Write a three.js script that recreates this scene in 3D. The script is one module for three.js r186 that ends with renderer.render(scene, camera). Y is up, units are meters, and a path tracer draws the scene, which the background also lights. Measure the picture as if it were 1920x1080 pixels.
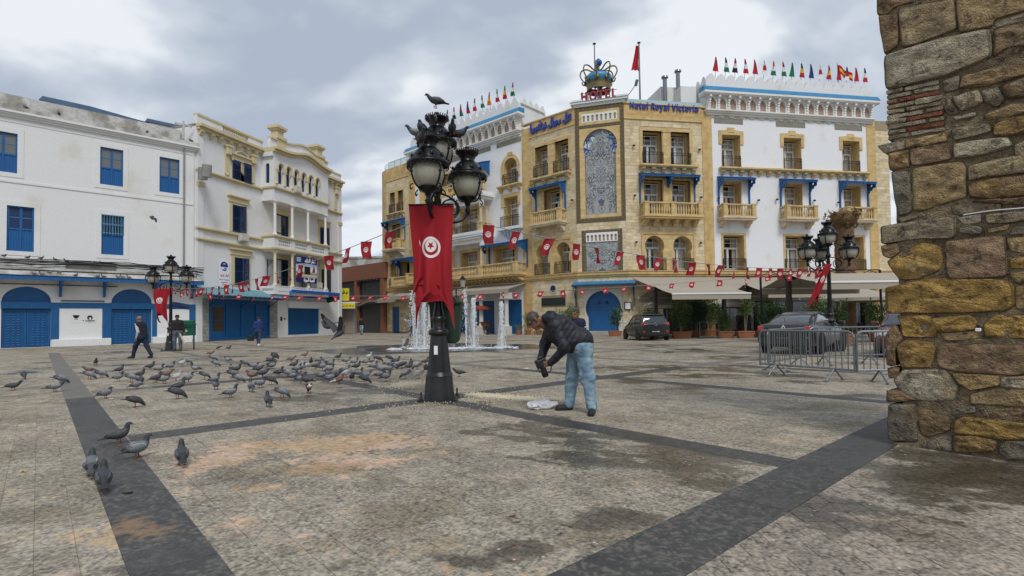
import*as THREE from 'three';
import{mergeGeometries,mergeVertices,toCreasedNormals}from 'three/addons/utils/BufferGeometryUtils.js';
import{RoundedBoxGeometry}from 'three/addons/geometries/RoundedBoxGeometry.js';
import{TextGeometry}from 'three/addons/geometries/TextGeometry.js';
import{FontLoader}from 'three/addons/loaders/FontLoader.js';

// ---------- camera, sky, sun, exposure ----------
const scene=new THREE.Scene();
const camera=new THREE.PerspectiveCamera(2*Math.atan(540/1000)*180/Math.PI,16/9,0.1,2000);
camera.position.set(0,1.28,0);
camera.rotation.order='YXZ';
camera.rotation.set(Math.atan(0.03),0,-0.014);
camera.setViewOffset(1920,1080,0,-30,1920,1080);
scene.add(camera);
const renderer=new THREE.WebGLRenderer({antialias:true});
renderer.setSize(1024,576);
renderer.toneMapping=THREE.LinearToneMapping;
renderer.toneMappingExposure=1.25;
renderer.shadowMap.enabled=true;
renderer.shadowMap.type=THREE.PCFSoftShadowMap;

// ---------- noise ----------
function mulberry(a){return ()=>{a|=0;a=a+0x6D2B79F5|0;let t=Math.imul(a ^ a>>>15,1|a);t=t+Math.imul(t ^ t>>>7,61|t) ^ t;return ((t ^ t>>>14)>>>0)/4294967296;};}
const hash2=(x,y,s)=>{let h=Math.imul(x,374761393)+Math.imul(y,668265263)+Math.imul(s,974634721)|0;h=Math.imul(h ^ h>>>13,1274126177);return ((h ^ h>>>16)>>>0)/4294967296;};
function vnoise(x,y,s=0,per=0){
  let xi=Math.floor(x),yi=Math.floor(y);const fx=x-xi,fy=y-yi;
  const u=fx*fx*(3-2*fx),v=fy*fy*(3-2*fy);
  let x1=xi+1,y1=yi+1;
  if (per){xi=((xi%per)+per)%per;x1=((x1%per)+per)%per;yi=((yi%per)+per)%per;y1=((y1%per)+per)%per;}
  const a=hash2(xi,yi,s),b=hash2(x1,yi,s),c=hash2(xi,y1,s),d=hash2(x1,y1,s);
  return a+(b-a)*u+(c-a)*v+(a-b-c+d)*u*v;
}
function fbm(x,y,oct=5,s=0,per=0,gain=0.5){let a=0.5,t=0,n=0;for (let i=0;i<oct;i++){t+=a*vnoise(x,y,s+i*17,per);n+=a;a*=gain;x*=2;y*=2;if (per) per*=2;}return t/n;}
const hash3=(x,y,z,s)=>hash2(x+Math.imul(z,7919),y+Math.imul(z,104729),s);
function vnoise3(x,y,z,s=0){
  const xi=Math.floor(x),yi=Math.floor(y),zi=Math.floor(z);let fx=x-xi,fy=y-yi,fz=z-zi;
  fx*=fx*(3-2*fx);fy*=fy*(3-2*fy);fz*=fz*(3-2*fz);
  const L=(a,b,t)=>a+(b-a)*t;
  return L(L(L(hash3(xi,yi,zi,s),hash3(xi+1,yi,zi,s),fx),L(hash3(xi,yi+1,zi,s),hash3(xi+1,yi+1,zi,s),fx),fy),
    L(L(hash3(xi,yi,zi+1,s),hash3(xi+1,yi,zi+1,s),fx),L(hash3(xi,yi+1,zi+1,s),hash3(xi+1,yi+1,zi+1,s),fx),fy),fz);
}
const fbm3=(x,y,z,o=3,s=0)=>{let a=.5,t=0,n=0;for (let i=0;i<o;i++){t+=a*vnoise3(x,y,z,s+i*13);n+=a;a*=.5;x*=2;y*=2;z*=2;}return t/n;};
const sst=(a,b,x)=>{const t=Math.min(1,Math.max(0,(x-a)/(b-a)));return t*t*(3-2*t);};
const clamp=(x,a=0,b=1)=>Math.min(b,Math.max(a,x));

{// overcast sky: a layer of streaked grey cloud over a thin blue-grey veil
  const W=2048,Hh=1024,d=new Float32Array(W*Hh*4);
  for (let j=0;j<Hh;j++){
    const el=((j+.5)/Hh-.5)*Math.PI,sy=Math.sin(el),cy=Math.cos(el);
    for (let i=0;i<W;i++){
      const az=((i+.5)/W-.5)*2*Math.PI,k=(j*W+i)*4;
      let r=.24,g=.23,b=.22;
      if (sy>-.02){
        const h=Math.max(sy,0)+.13,X=cy*Math.cos(az)/h,Z=cy*Math.sin(az)/h;
        const wx=X+.7*fbm(X*.8+9,Z*.8,4,5),wz=Z+.7*fbm(X*.8,Z*.8+4,4,8);
        const n1=fbm(wx*1.15+3.1,wz*1.75+1.7,7,21),n2=fbm(wx*3.1+7,wz*4.2,5,40),n0=fbm(X*.4+2,Z*.5+6,3,77);
        const c=clamp((n1-.5)*2.9+.47+(n2-.5)*1.4+(n0-.5)*.5);
        const t=sst(.12,.92,c),w=sst(.66,1,c);
        r=.335+.20*t+.13*w;g=.39+.19*t+.12*w;b=.475+.165*t+.10*w;
        const hz=Math.exp(-Math.max(sy,0)*9)*.45;r+=(.57-r)*hz;g+=(.62-g)*hz;b+=(.70-b)*hz;
     }
      d[k]=r;d[k+1]=g;d[k+2]=b;d[k+3]=1;
   }
 }
  const t=new THREE.DataTexture(d,W,Hh,THREE.RGBAFormat,THREE.FloatType);
  t.mapping=THREE.EquirectangularReflectionMapping;t.magFilter=THREE.LinearFilter;t.minFilter=THREE.LinearFilter;t.needsUpdate=true;
  scene.background=t;scene.environment=t;
}
const sun=new THREE.DirectionalLight(new THREE.Color(1,.975,.94),1.5);
sun.position.set(13,50,13);sun.castShadow=true;sun.shadow.radius=34;sun.shadow.mapSize.set(2048,2048);
Object.assign(sun.shadow.camera,{left:-60,right:60,top:60,bottom:-60,near:1,far:180});
sun.target.position.set(0,0,-25);scene.add(sun,sun.target);
// ---------- helpers ----------
const V3=(x,y,z)=>new THREE.Vector3(x,y,z),PI=Math.PI;
const taken={};
function numbered(n){const k=taken[n]=(taken[n]??-1)+1;return k?n + '_' + String(k).padStart(3,'0'):n;}
function tag(o,label,category,group,kind){if (label) o.userData.label=label;if (category) o.userData.category=category;if (group) o.userData.group=group;if (kind) o.userData.kind=kind;return o;}
function thing(name,label,category,p=[0,0,0],turn=0,group){const o=new THREE.Group();o.name=numbered(name);o.position.set(...p);o.rotation.y=turn;scene.add(o);return tag(o,label,category,group);}
function part(parent,name,geo,m,p,turn){const o=new THREE.Mesh(geo,m);o.name=name;o.castShadow=o.receiveShadow=true;if (p) o.position.set(...p);if (turn) o.rotation.y=turn;(parent||scene).add(o);return o;}
function solo(name,geo,m,label,category,p,turn,group,kind){const o=part(scene,numbered(name),geo,m,p,turn);return tag(o,label,category,group,kind);}
function clean(g){
  let q=g.index?g.toNonIndexed():g.clone();
  for (const k of Object.keys(q.attributes)) if (!['position','normal','uv','color'].includes(k)) q.deleteAttribute(k);
  if (!q.attributes.normal) q.computeVertexNormals();
  return q;
}
function boxUV(g,s=1){
  const p=g.attributes.position,n=g.attributes.normal,uv=new Float32Array(p.count*2);
  for (let i=0;i<p.count;i++){
    const ax=Math.abs(n.getX(i)),ay=Math.abs(n.getY(i)),az=Math.abs(n.getZ(i));
    if (az>=ax&&az>=ay){uv[2*i]=p.getX(i)*s;uv[2*i+1]=p.getY(i)*s;}
    else if (ax>=ay){uv[2*i]=p.getZ(i)*s+.37;uv[2*i+1]=p.getY(i)*s;}
    else{uv[2*i]=p.getX(i)*s;uv[2*i+1]=p.getZ(i)*s;}
 }
  g.setAttribute('uv',new THREE.BufferAttribute(uv,2));return g;
}
function fixColor(l){if (l.some(q=>q.attributes.color)) for (const q of l) if (!q.attributes.color) q.setAttribute('color',new THREE.BufferAttribute(new Float32Array(q.attributes.position.count*3).fill(1),3));return l;}
class GB{// collects geometries, merged by geo()
  constructor(){this.l=[];}
  add(g,m){g=clean(g);if (m) g.applyMatrix4(m);if (!g.attributes.uv) boxUV(g);this.l.push(g);return this;}
  at(g,x=0,y=0,z=0,rx=0,ry=0,rz=0,s=1){return this.add(g,new THREE.Matrix4().compose(V3(x,y,z),new THREE.Quaternion().setFromEuler(new THREE.Euler(rx,ry,rz)),typeof s=='number'?V3(s,s,s):V3(...s)));}
  box(x0,x1,y0,y1,z0,z1){return this.at(new THREE.BoxGeometry(x1-x0,y1-y0,z1-z0),(x0+x1)/2,(y0+y1)/2,(z0+z1)/2);}
  rbox(x0,x1,y0,y1,z0,z1,r=.02,seg=2){return this.at(new RoundedBoxGeometry(x1-x0,y1-y0,z1-z0,seg,r),(x0+x1)/2,(y0+y1)/2,(z0+z1)/2);}
  cyl(x,y,z,r0,r1,h,seg=12){return this.at(new THREE.CylinderGeometry(r1,r0,h,seg),x,y+h/2,z);}
  sph(x,y,z,r,s=[1,1,1],seg=12){return this.at(new THREE.SphereGeometry(r,seg,Math.max(6,seg*.7|0)),x,y,z,0,0,0,s);}
  bar(a,b,r,seg=6,r2=r){const A=V3(...a),B=V3(...b),d=B.clone().sub(A),L=d.length(),g=new THREE.CylinderGeometry(r2,r,L,seg);return this.add(g,new THREE.Matrix4().compose(A.add(B).multiplyScalar(.5),new THREE.Quaternion().setFromUnitVectors(V3(0,1,0),d.normalize()),V3(1,1,1)));}
  tube(pts,r,n=16,seg=6,closed=false){return this.add(new THREE.TubeGeometry(new THREE.CatmullRomCurve3(pts.map(p=>V3(...p)),closed),n,r,seg,closed));}
  lathe(prof,seg=20,x=0,y=0,z=0){return this.at(new THREE.LatheGeometry(prof.map(p=>new THREE.Vector2(p[0],p[1])),seg),x,y,z);}
  ext(shape,d,x=0,y=0,z=0,opt={}){return this.at(new THREE.ExtrudeGeometry(shape,{depth:d,bevelEnabled:false,curveSegments:10,...opt}),x,y,z);}
  col(r,g,b){const q=this.l[this.l.length-1],n=q.attributes.position.count,c=new Float32Array(n*3);for (let i=0;i<n;i++){c[3*i]=r;c[3*i+1]=g;c[3*i+2]=b;}q.setAttribute('color',new THREE.BufferAttribute(c,3));return this;}
  geo(uv=1){const g=this.l.length>1?mergeGeometries(fixColor(this.l)):this.l[0];if (uv) boxUV(g,uv);return g;}
}
const box=(x0,x1,y0,y1,z0,z1)=>new GB().box(x0,x1,y0,y1,z0,z1).geo();
function rectShape(x0,x1,y0,y1){const s=new THREE.Shape();s.moveTo(x0,y0);s.lineTo(x1,y0);s.lineTo(x1,y1);s.lineTo(x0,y1);s.closePath();return s;}
function polyShape(p){const s=new THREE.Shape();p.forEach((q,i)=>i?s.lineTo(q[0],q[1]):s.moveTo(q[0],q[1]));s.closePath();return s;}
// opening outlines, from bottom left: round arch; horseshoe arch
function archPts(x0,x1,y0,spring,k=1,n=14){const c=(x0+x1)/2,r=(x1-x0)/2,p=[[x0,y0],[x1,y0]];for (let i=0;i<=n;i++){const a=PI*i/n;p.push([c+r*Math.cos(a),spring+r*k*Math.sin(a)]);}return p;}
function shoePts(x0,x1,y0,cyy,R,n=20){// straight jambs, circle of radius R wider than the jambs
  const c=(x0+x1)/2,hw=(x1-x0)/2,a0=-Math.acos(clamp(hw/R)),p=[[x0,y0],[x1,y0]];
  for (let i=0;i<=n;i++){const a=a0+(PI-2*a0)*i/n;p.push([c+R*Math.cos(a),cyy+R*Math.sin(a)]);}return p;
}
const holed=(s,holes)=>{for (const h of holes){const p=new THREE.Path();h.forEach((q,i)=>i?p.lineTo(q[0],q[1]):p.moveTo(q[0],q[1]));p.closePath();s.holes.push(p);}return s;};
const rectPts=(x0,x1,y0,y1)=>[[x0,y0],[x1,y0],[x1,y1],[x0,y1]];
function ring(outer,inner,d,o={}){return new GB().ext(holed(polyShape(outer),[inner]),d,0,0,0,o);}
// a facade: local x runs to the viewer's right along the wall, y up, z outwards
class Facade{
  constructor(a,b){this.a=a;this.L=Math.hypot(b[0]-a[0],b[1]-a[1]);this.ux=(b[0]-a[0])/this.L;this.uz=(b[1]-a[1])/this.L;this.th=Math.atan2(-this.uz,this.ux);}
  w(u,v=0,o=0){return [this.a[0]+this.ux*u-this.uz*o,v,this.a[1]+this.uz*u+this.ux*o];}
  part(parent,name,geo,m,u=0,v=0,o=0){return part(parent,name,geo,m,this.w(u,v,o),this.th);}
  thing(name,label,cat,u,v,o,group){return thing(name,label,cat,this.w(u,v,o),this.th,group);}
}
// ---------- textures (tileable unless stated) ----------
function tex(size,fn,rep=1,srgb=true){
  const d=new Uint8Array(size*size*4);
  for (let j=0;j<size;j++) for (let i=0;i<size;i++){const c=fn((i+.5)/size,(j+.5)/size),k=(j*size+i)*4;if (typeof c=='number'){d[k]=d[k+1]=d[k+2]=clamp(c)*255;}else{d[k]=clamp(c[0])*255;d[k+1]=clamp(c[1])*255;d[k+2]=clamp(c[2])*255;}d[k+3]=255;}
  const t=new THREE.DataTexture(d,size,size);t.wrapS=t.wrapT=THREE.RepeatWrapping;t.magFilter=THREE.LinearFilter;t.minFilter=THREE.LinearMipmapLinearFilter;t.generateMipmaps=true;t.repeat.set(rep,rep);if (srgb) t.colorSpace=THREE.SRGBColorSpace;t.needsUpdate=true;return t;
}
function canvasTex(w,h,draw,srgb=true){const c=document.createElement('canvas');c.width=w;c.height=h;draw(c.getContext('2d'),w,h);const t=new THREE.CanvasTexture(c);if (srgb) t.colorSpace=THREE.SRGBColorSpace;t.wrapS=t.wrapT=THREE.RepeatWrapping;return t;}
const P=8;
const T={
  mottle:tex(512,(x,y)=>.80+.2*(fbm(x*P,y*P,6,3,P)*.7+.3*vnoise(x*256,y*256,9,256)),.5),
  mottleN:tex(512,(x,y)=>fbm(x*16,y*16,6,3,16)*.8+.2*vnoise(x*256,y*256,9,256),.5,false),
  grime:tex(512,(x,y)=>{const s=fbm(x*24,y*3,4,31,0),b=fbm(x*5,y*5,6,12,5),m=sst(.56,.76,b),st=sst(.55,.8,s*.6+b*.5);const g=vnoise(x*256,y*256,4,256);const v=.98-.018*m-.03*st*m-.035*g;return [v,v*(1-.01*m),v*(1-.03*m)];},1/9),
  grimeDark:tex(512,(x,y)=>{const b=fbm(x*6,y*6,6,112,6),m=sst(.42,.7,b),g=vnoise(x*256,y*256,4,256),f=fbm(x*40,y*40,4,117,40),v=.98-.2*m-.22*(f-.4)-.06*g;return [v,v*(1-.02*m),v*(1-.06*m)];},1/6),
  stone:tex(512,(x,y)=>{const b=fbm(x*6,y*10,6,71,0),g=vnoise(x*256,y*256,14,256);const v=.80+.24*b+.08*(g-.5);return [v,v*(.98+.02*b),v*(.95+.05*b)];},.4),
  wood:tex(256,(x,y)=>.75+.25*fbm(x*40,y*2,4,5)+.06*(vnoise(x*128,y*16,5,128)-.5),1),
  cloth:tex(128,(x,y)=>.85+.1*Math.sin(x*128*PI)*Math.sin(y*128*PI)+.1*vnoise(x*16,y*16,3,16),6),
  scratch:tex(256,(x,y)=>{const a=fbm(x*9,y*9,5,19,9),b=vnoise(x*128,y*128,6,128);return .45+.4*a+.12*b;},1,false),
};
const mat=(c,rough=.85,o={})=>{const m=new THREE.MeshStandardMaterial({roughness:rough,metalness:0,...o});Array.isArray(c)?m.color.setRGB(...c):m.color.set(c);return m;};
const M={
  plaster:mat([.80,.80,.79],.92,{map:T.grime,bumpMap:T.mottleN,bumpScale:.006}),
  hotelWhite:mat([.84,.85,.87],.9,{map:T.grime,bumpMap:T.mottleN,bumpScale:.004}),
  whiteTrim:mat([.82,.82,.80],.85,{map:T.grime}),
  cream:mat([.66,.56,.34],.85,{map:T.grime,bumpMap:T.mottleN,bumpScale:.004}),
  creamWall:mat([.80,.80,.80],.9,{map:T.grime,bumpMap:T.mottleN,bumpScale:.004}),
  sand:mat([.66,.47,.21],.9,{map:T.stone,bumpMap:T.mottleN,bumpScale:.006}),
  sandTrim:mat([.70,.52,.25],.9,{map:T.stone,bumpMap:T.mottleN,bumpScale:.005}),
  sandJoint:mat([.40,.33,.22],.95,{map:T.mottle}),
  grayPanel:mat([.30,.28,.23],.95,{map:T.mottle}),
  blue:mat([.002,.13,.40],.55,{map:T.wood,bumpMap:T.mottleN,bumpScale:.003}),
  blueDoor:mat([.002,.115,.33],.5,{map:T.mottle,bumpMap:T.mottleN,bumpScale:.004}),
  blueDark:mat([.006,.035,.13],.6,{map:T.wood}),
  blueTile:mat([.03,.26,.52],.4,{map:T.mottle}),
  teal:mat([.16,.36,.42],.6,{map:T.grime}),
  iron:mat([.012,.012,.013],.42,{metalness:.4,roughnessMap:T.scratch}),
  ironBrown:mat([.03,.022,.018],.55),
  frameWhite:mat([.75,.75,.74],.5),
  glass:new THREE.MeshPhysicalMaterial({color:0xffffff,transmission:1,thickness:0,roughness:.03,ior:1.5}),
  darkRoom:mat([.03,.028,.025],.95),
  curtain:mat([.68,.66,.60],.95,{map:T.cloth}),
  awning:mat([.40,.35,.28],.9,{map:T.grime,side:THREE.DoubleSide}),
  awningDark:mat([.30,.26,.21],.9,{map:T.grime}),
  galv:mat([.22,.235,.245],.45,{metalness:.75,roughnessMap:T.scratch}),
  concrete:mat([.40,.38,.35],.92,{map:T.grime,bumpMap:T.mottleN,bumpScale:.006}),
  rubber:mat([.012,.012,.012],.85),
  terra:mat([.40,.16,.075],.85,{map:T.mottle}),
  sandTrim2:mat([.72,.63,.47],.9,{map:T.stone}),
  paleBlue:mat([.42,.58,.62],.7,{map:T.grime}),
  plasterOld:mat([.62,.61,.58],.95,{map:T.grimeDark,bumpMap:T.mottleN,bumpScale:.008}),
  slateBlue:mat([.10,.17,.28],.7,{map:T.mottle}),
  frameBlue:mat([.06,.22,.45],.55),paneGrey:mat([.16,.17,.17],.12),paneDark:mat([.012,.013,.016],.08),paneBrown:mat([.07,.055,.04],.12),
  galvDull:mat([.34,.34,.32],.7,{map:T.mottle}),concreteDark:mat([.17,.165,.155],.92,{map:T.grime}),acBeige:mat([.55,.53,.46],.6),cream2:mat([.74,.67,.47],.85,{map:T.grime}),
  ironWorn:mat([.030,.032,.034],.5,{metalness:.25,map:T.grimeDark,roughnessMap:T.scratch}),cordGrey:mat([.3,.3,.3],.8),
  terra2:mat([.34,.2,.1],.85,{map:T.cloth}),
  railGrey:mat([.07,.085,.085],.5),shadeBrown:mat([.07,.05,.035],.8,{map:T.wood}),
  white:mat([.8,.8,.8],.7),
  black:mat([.01,.01,.01],.7),
  cable:mat([.02,.02,.02],.6),
  marble:mat([.62,.60,.56],.5,{map:T.grime}),
};
const font=await new FontLoader().loadAsync('fonts/droid/droid_sans_bold.typeface.json');
const greyTones=[[.34,.34,.33],[.29,.29,.28],[.39,.385,.37]].map(c=>mat(c,.9,{map:T.mottle,bumpMap:T.mottleN,bumpScale:.01}));
// ---------- the square: paving frame, stains, slabs ----------
const PA=[.664,.7477],PB=[.7477,-.664];
const toST=(x,z)=>[x*PB[0]+z*PB[1],x*PA[0]+z*PA[1]],toXZ=(s,t)=>[s*PB[0]+t*PA[0],s*PB[1]+t*PA[1]];
const SB=[[.36,.76]];for (let k=0;k<9;k++) SB.push([4.72+k*4.42,5.06+k*4.42]);
const TB=[[-1.92,-1.45]];for (let k=0;k<10;k++) TB.push([-7.66-k*5.75,-7.2-k*5.75]);
const SL=[.185,.37];// slab size along s and t
const ORANGE=[[-2.8,-5.32,0.32,0.48,1],[-2.78,-4.98,0.2,0.27,0.9],[-2.28,-5.7,0.64,0.2,0.7],[-1.95,-5.75,0.35,0.33,1],[-1.29,-5.96,0.33,0.33,1],[-1.52,-5.59,0.45,0.24,0.5],[-1.51,-4.7,0.33,0.27,0.75],[-1.17,-4.93,0.25,0.24,0.7],[-2.08,-4.73,0.38,0.24,0.45],[-2.5,-3.43,0.21,0.25,0.8],[-2.18,-3.33,0.2,0.17,0.5],[-1.71,-3.44,0.21,0.16,0.5],[-1.69,-5.29,0.8,0.43,0.45],[-1.96,-4.27,0.26,0.17,0.3]];
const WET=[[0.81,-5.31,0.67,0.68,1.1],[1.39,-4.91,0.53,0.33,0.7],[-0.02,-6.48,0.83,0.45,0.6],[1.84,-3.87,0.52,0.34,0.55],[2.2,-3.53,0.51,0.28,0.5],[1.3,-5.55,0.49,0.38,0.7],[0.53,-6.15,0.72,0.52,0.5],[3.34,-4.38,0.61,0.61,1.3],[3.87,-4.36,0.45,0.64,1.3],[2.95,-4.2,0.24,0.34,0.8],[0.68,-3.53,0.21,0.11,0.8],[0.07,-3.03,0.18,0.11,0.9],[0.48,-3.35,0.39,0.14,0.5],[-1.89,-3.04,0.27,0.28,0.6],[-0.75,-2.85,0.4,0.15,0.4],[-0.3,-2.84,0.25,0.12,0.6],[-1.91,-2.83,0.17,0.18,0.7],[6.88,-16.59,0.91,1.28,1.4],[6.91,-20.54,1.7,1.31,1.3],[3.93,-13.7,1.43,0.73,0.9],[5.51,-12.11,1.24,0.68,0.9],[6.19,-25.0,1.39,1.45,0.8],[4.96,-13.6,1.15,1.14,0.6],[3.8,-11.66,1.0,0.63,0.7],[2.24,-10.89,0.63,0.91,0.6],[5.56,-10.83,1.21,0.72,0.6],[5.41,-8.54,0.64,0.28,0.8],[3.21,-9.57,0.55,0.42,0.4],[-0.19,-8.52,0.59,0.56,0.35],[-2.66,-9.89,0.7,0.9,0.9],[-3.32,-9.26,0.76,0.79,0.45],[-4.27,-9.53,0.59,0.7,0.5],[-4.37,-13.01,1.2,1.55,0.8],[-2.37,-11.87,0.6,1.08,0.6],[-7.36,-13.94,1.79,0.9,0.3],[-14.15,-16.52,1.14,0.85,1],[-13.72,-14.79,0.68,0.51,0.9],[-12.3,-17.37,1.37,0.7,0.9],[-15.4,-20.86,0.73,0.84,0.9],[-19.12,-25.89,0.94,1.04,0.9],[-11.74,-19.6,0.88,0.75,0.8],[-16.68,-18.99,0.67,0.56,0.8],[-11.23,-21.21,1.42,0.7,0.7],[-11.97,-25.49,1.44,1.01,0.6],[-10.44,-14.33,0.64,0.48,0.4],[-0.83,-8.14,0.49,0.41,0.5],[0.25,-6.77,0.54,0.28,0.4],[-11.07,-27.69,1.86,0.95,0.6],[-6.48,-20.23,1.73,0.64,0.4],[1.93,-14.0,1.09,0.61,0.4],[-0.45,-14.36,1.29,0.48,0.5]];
const POOL=[[-7.2,-27.18,1.72,3.94,1],[-4.94,-25.03,1.81,3.35,1],[-2.91,-24.49,2.23,3.21,1],[-0.97,-23.97,1.9,3.08,1],[0.57,-24.48,0.95,3.21,1]];
const blob=(L,x,z)=>{let w=0;for (const [a,b,c,d,k] of L){const u=(x-a)/c,v=(z-b)/d,q=u*u+v*v;if (q<6) w+=k*Math.exp(-q*.9);}return w;};
function paving(x,z,fine){
  const [s,t]=toST(x,z),right=t>-1.45;
  const n1=fbm(x*.9,z*.9,4,51),n2=fbm(x*4.3,z*4.3,4,57),n3=fine?fbm(x*22,z*22,3,63):.5,n4=fine?vnoise(x*90,z*90,66):.5;
  let v=.27+.10*(n1-.5)+.10*(n2-.5)+.12*(n3-.5)+.30*(n4-.5)+.16*((fine?vnoise(x*48,z*48,71):.5)-.5);
  if (fine){const i=Math.floor(right?x/.36:s/SL[0]),j=Math.floor(right?z/.16:t/SL[1]);v*=.86+.26*hash2(i,j,5);}
  const wm=clamp((fbm(x*.35,z*.35,3,90)-.45)*3);
  let c=[v*1.13,v*(.985-.02*wm),v*(.76-.05*wm)];
  if (right) c=[c[0]*.98,c[1]*.97,c[2]*1.02];
  const nn=fbm(x*2.1,z*2.6,5,99);
  const o=sst(.35,.85,blob(ORANGE,x,z)*1.0+(n2-.5)*1.5+(n3-.5)*1.1);
  if (o>0){const k=o*(.3+.55*n3+.25*(n4-.5)),oc=nn>.52?[.66,.43,.29]:[.56,.36,.18];c=c.map((q,i)=>q+(oc[i]*(.75+.5*n3)-q)*k);}
  // streaked damp patches and brown dirt
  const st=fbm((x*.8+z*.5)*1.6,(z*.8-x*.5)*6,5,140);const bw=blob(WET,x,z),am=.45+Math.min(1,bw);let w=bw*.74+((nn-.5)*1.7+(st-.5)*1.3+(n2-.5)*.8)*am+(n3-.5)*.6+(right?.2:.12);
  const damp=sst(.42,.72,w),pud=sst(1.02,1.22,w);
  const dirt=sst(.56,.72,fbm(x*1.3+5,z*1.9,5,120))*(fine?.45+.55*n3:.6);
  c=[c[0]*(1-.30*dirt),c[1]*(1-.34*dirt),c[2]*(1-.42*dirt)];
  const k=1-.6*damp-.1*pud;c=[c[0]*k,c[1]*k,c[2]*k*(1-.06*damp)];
  if (fine&&hash2(Math.floor(x*70),Math.floor(z*70),8)>.9988) c=[.62,.6,.55];
  return{c,rough:.84-.6*damp-.22*pud};
}
const toS=v=>v<=.0031308?v*12.92:1.055*Math.pow(v,1/2.4)-.055;
function groundTex(size,x0,z0,side,fine){
  const a=new Uint8Array(size*size*4),r=new Uint8Array(size*size*4);
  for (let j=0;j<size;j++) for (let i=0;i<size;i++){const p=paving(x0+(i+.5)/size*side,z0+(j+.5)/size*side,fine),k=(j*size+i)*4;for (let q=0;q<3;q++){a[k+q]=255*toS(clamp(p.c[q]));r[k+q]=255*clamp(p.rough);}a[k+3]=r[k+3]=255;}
  return [a,r].map((d,i)=>{const t=new THREE.DataTexture(d,size,size);t.magFilter=THREE.LinearFilter;t.minFilter=THREE.LinearMipmapLinearFilter;t.generateMipmaps=true;t.wrapS=t.wrapT=THREE.ClampToEdgeWrapping;if (!i) t.colorSpace=THREE.SRGBColorSpace;t.needsUpdate=true;return t;});
}
const NEAR=[-8,-15,16],FAR=[-42,-78,84];
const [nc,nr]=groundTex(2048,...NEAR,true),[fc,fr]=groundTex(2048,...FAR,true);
const grain=tex(512,(x,y)=>.6*vnoise(x*200,y*200,33,200)+.4*fbm(x*32,y*32,3,36,32),24,false);
const grain2=grain.clone();grain2.repeat.set(84,84);grain2.needsUpdate=true;
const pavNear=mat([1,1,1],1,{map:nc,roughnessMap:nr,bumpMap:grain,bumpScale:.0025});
const pavFar=mat([1,1,1],1,{map:fc,roughnessMap:fr,bumpMap:grain2,bumpScale:.003});
// dark granite: speckled, with pale dust scuffs and wet sheen
const [dcT,drT]=(()=>{
  const size=1024,a=new Uint8Array(size*size*4),r=new Uint8Array(size*size*4);
  for (let j=0;j<size;j++) for (let i=0;i<size;i++){
    const x=NEAR[0]+(i+.5)/size*NEAR[2],z=NEAR[1]+(j+.5)/size*NEAR[2],k=(j*size+i)*4;
    const n2=fbm(x*3.7,z*3.7,4,201),n3=fbm(x*20,z*20,3,207),n4=vnoise(x*60,z*60,9);
    let v=.058+.03*(n2-.5)+.03*(n3-.5)+.02*(n4-.5);
    const near=sst(6.5,3.2,Math.hypot(x+2,z+3)),sc=sst(.56-.07*near,.68,.25*n3+.4*n4+.35*fbm(x*50,z*90,2,215))*(.2+.8*near);
    const o=sst(.4,.9,blob(ORANGE,x,z)+(n3-.5));
    let c=[v*1.03,v*.985,v*.93];c=c.map((q,m)=>q+([.26,.235,.19][m]-q)*sc*.45);c=c.map((q,m)=>q+([.42,.24,.11][m]-q)*o*.45);
    const w=blob(WET,x,z)+(n2-.5)*1.3;const d=sst(.3,.8,w);c=c.map(q=>q*(1-.35*d));
    for (let q=0;q<3;q++){a[k+q]=255*toS(clamp(c[q]));r[k+q]=255*(.62-.3*d+.2*sc);}a[k+3]=r[k+3]=255;
 }
  return [a,r].map((d,i)=>{const t=new THREE.DataTexture(d,size,size);t.magFilter=THREE.LinearFilter;t.generateMipmaps=true;t.minFilter=THREE.LinearMipmapLinearFilter;if (!i) t.colorSpace=THREE.SRGBColorSpace;t.needsUpdate=true;return t;});
})();
const darkNear=mat([1,1,1],1,{map:dcT,roughnessMap:drT,bumpMap:grain,bumpScale:.0025});
const darkFar=mat([.20,.185,.16],.7,{map:T.mottle});
const wuv=(g,box3)=>{const p=g.attributes.position,uv=new Float32Array(p.count*2);for (let i=0;i<p.count;i++){uv[2*i]=(p.getX(i)-box3[0])/box3[2];uv[2*i+1]=(p.getZ(i)-box3[1])/box3[2];}g.setAttribute('uv',new THREE.BufferAttribute(uv,2));return g;};
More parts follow.
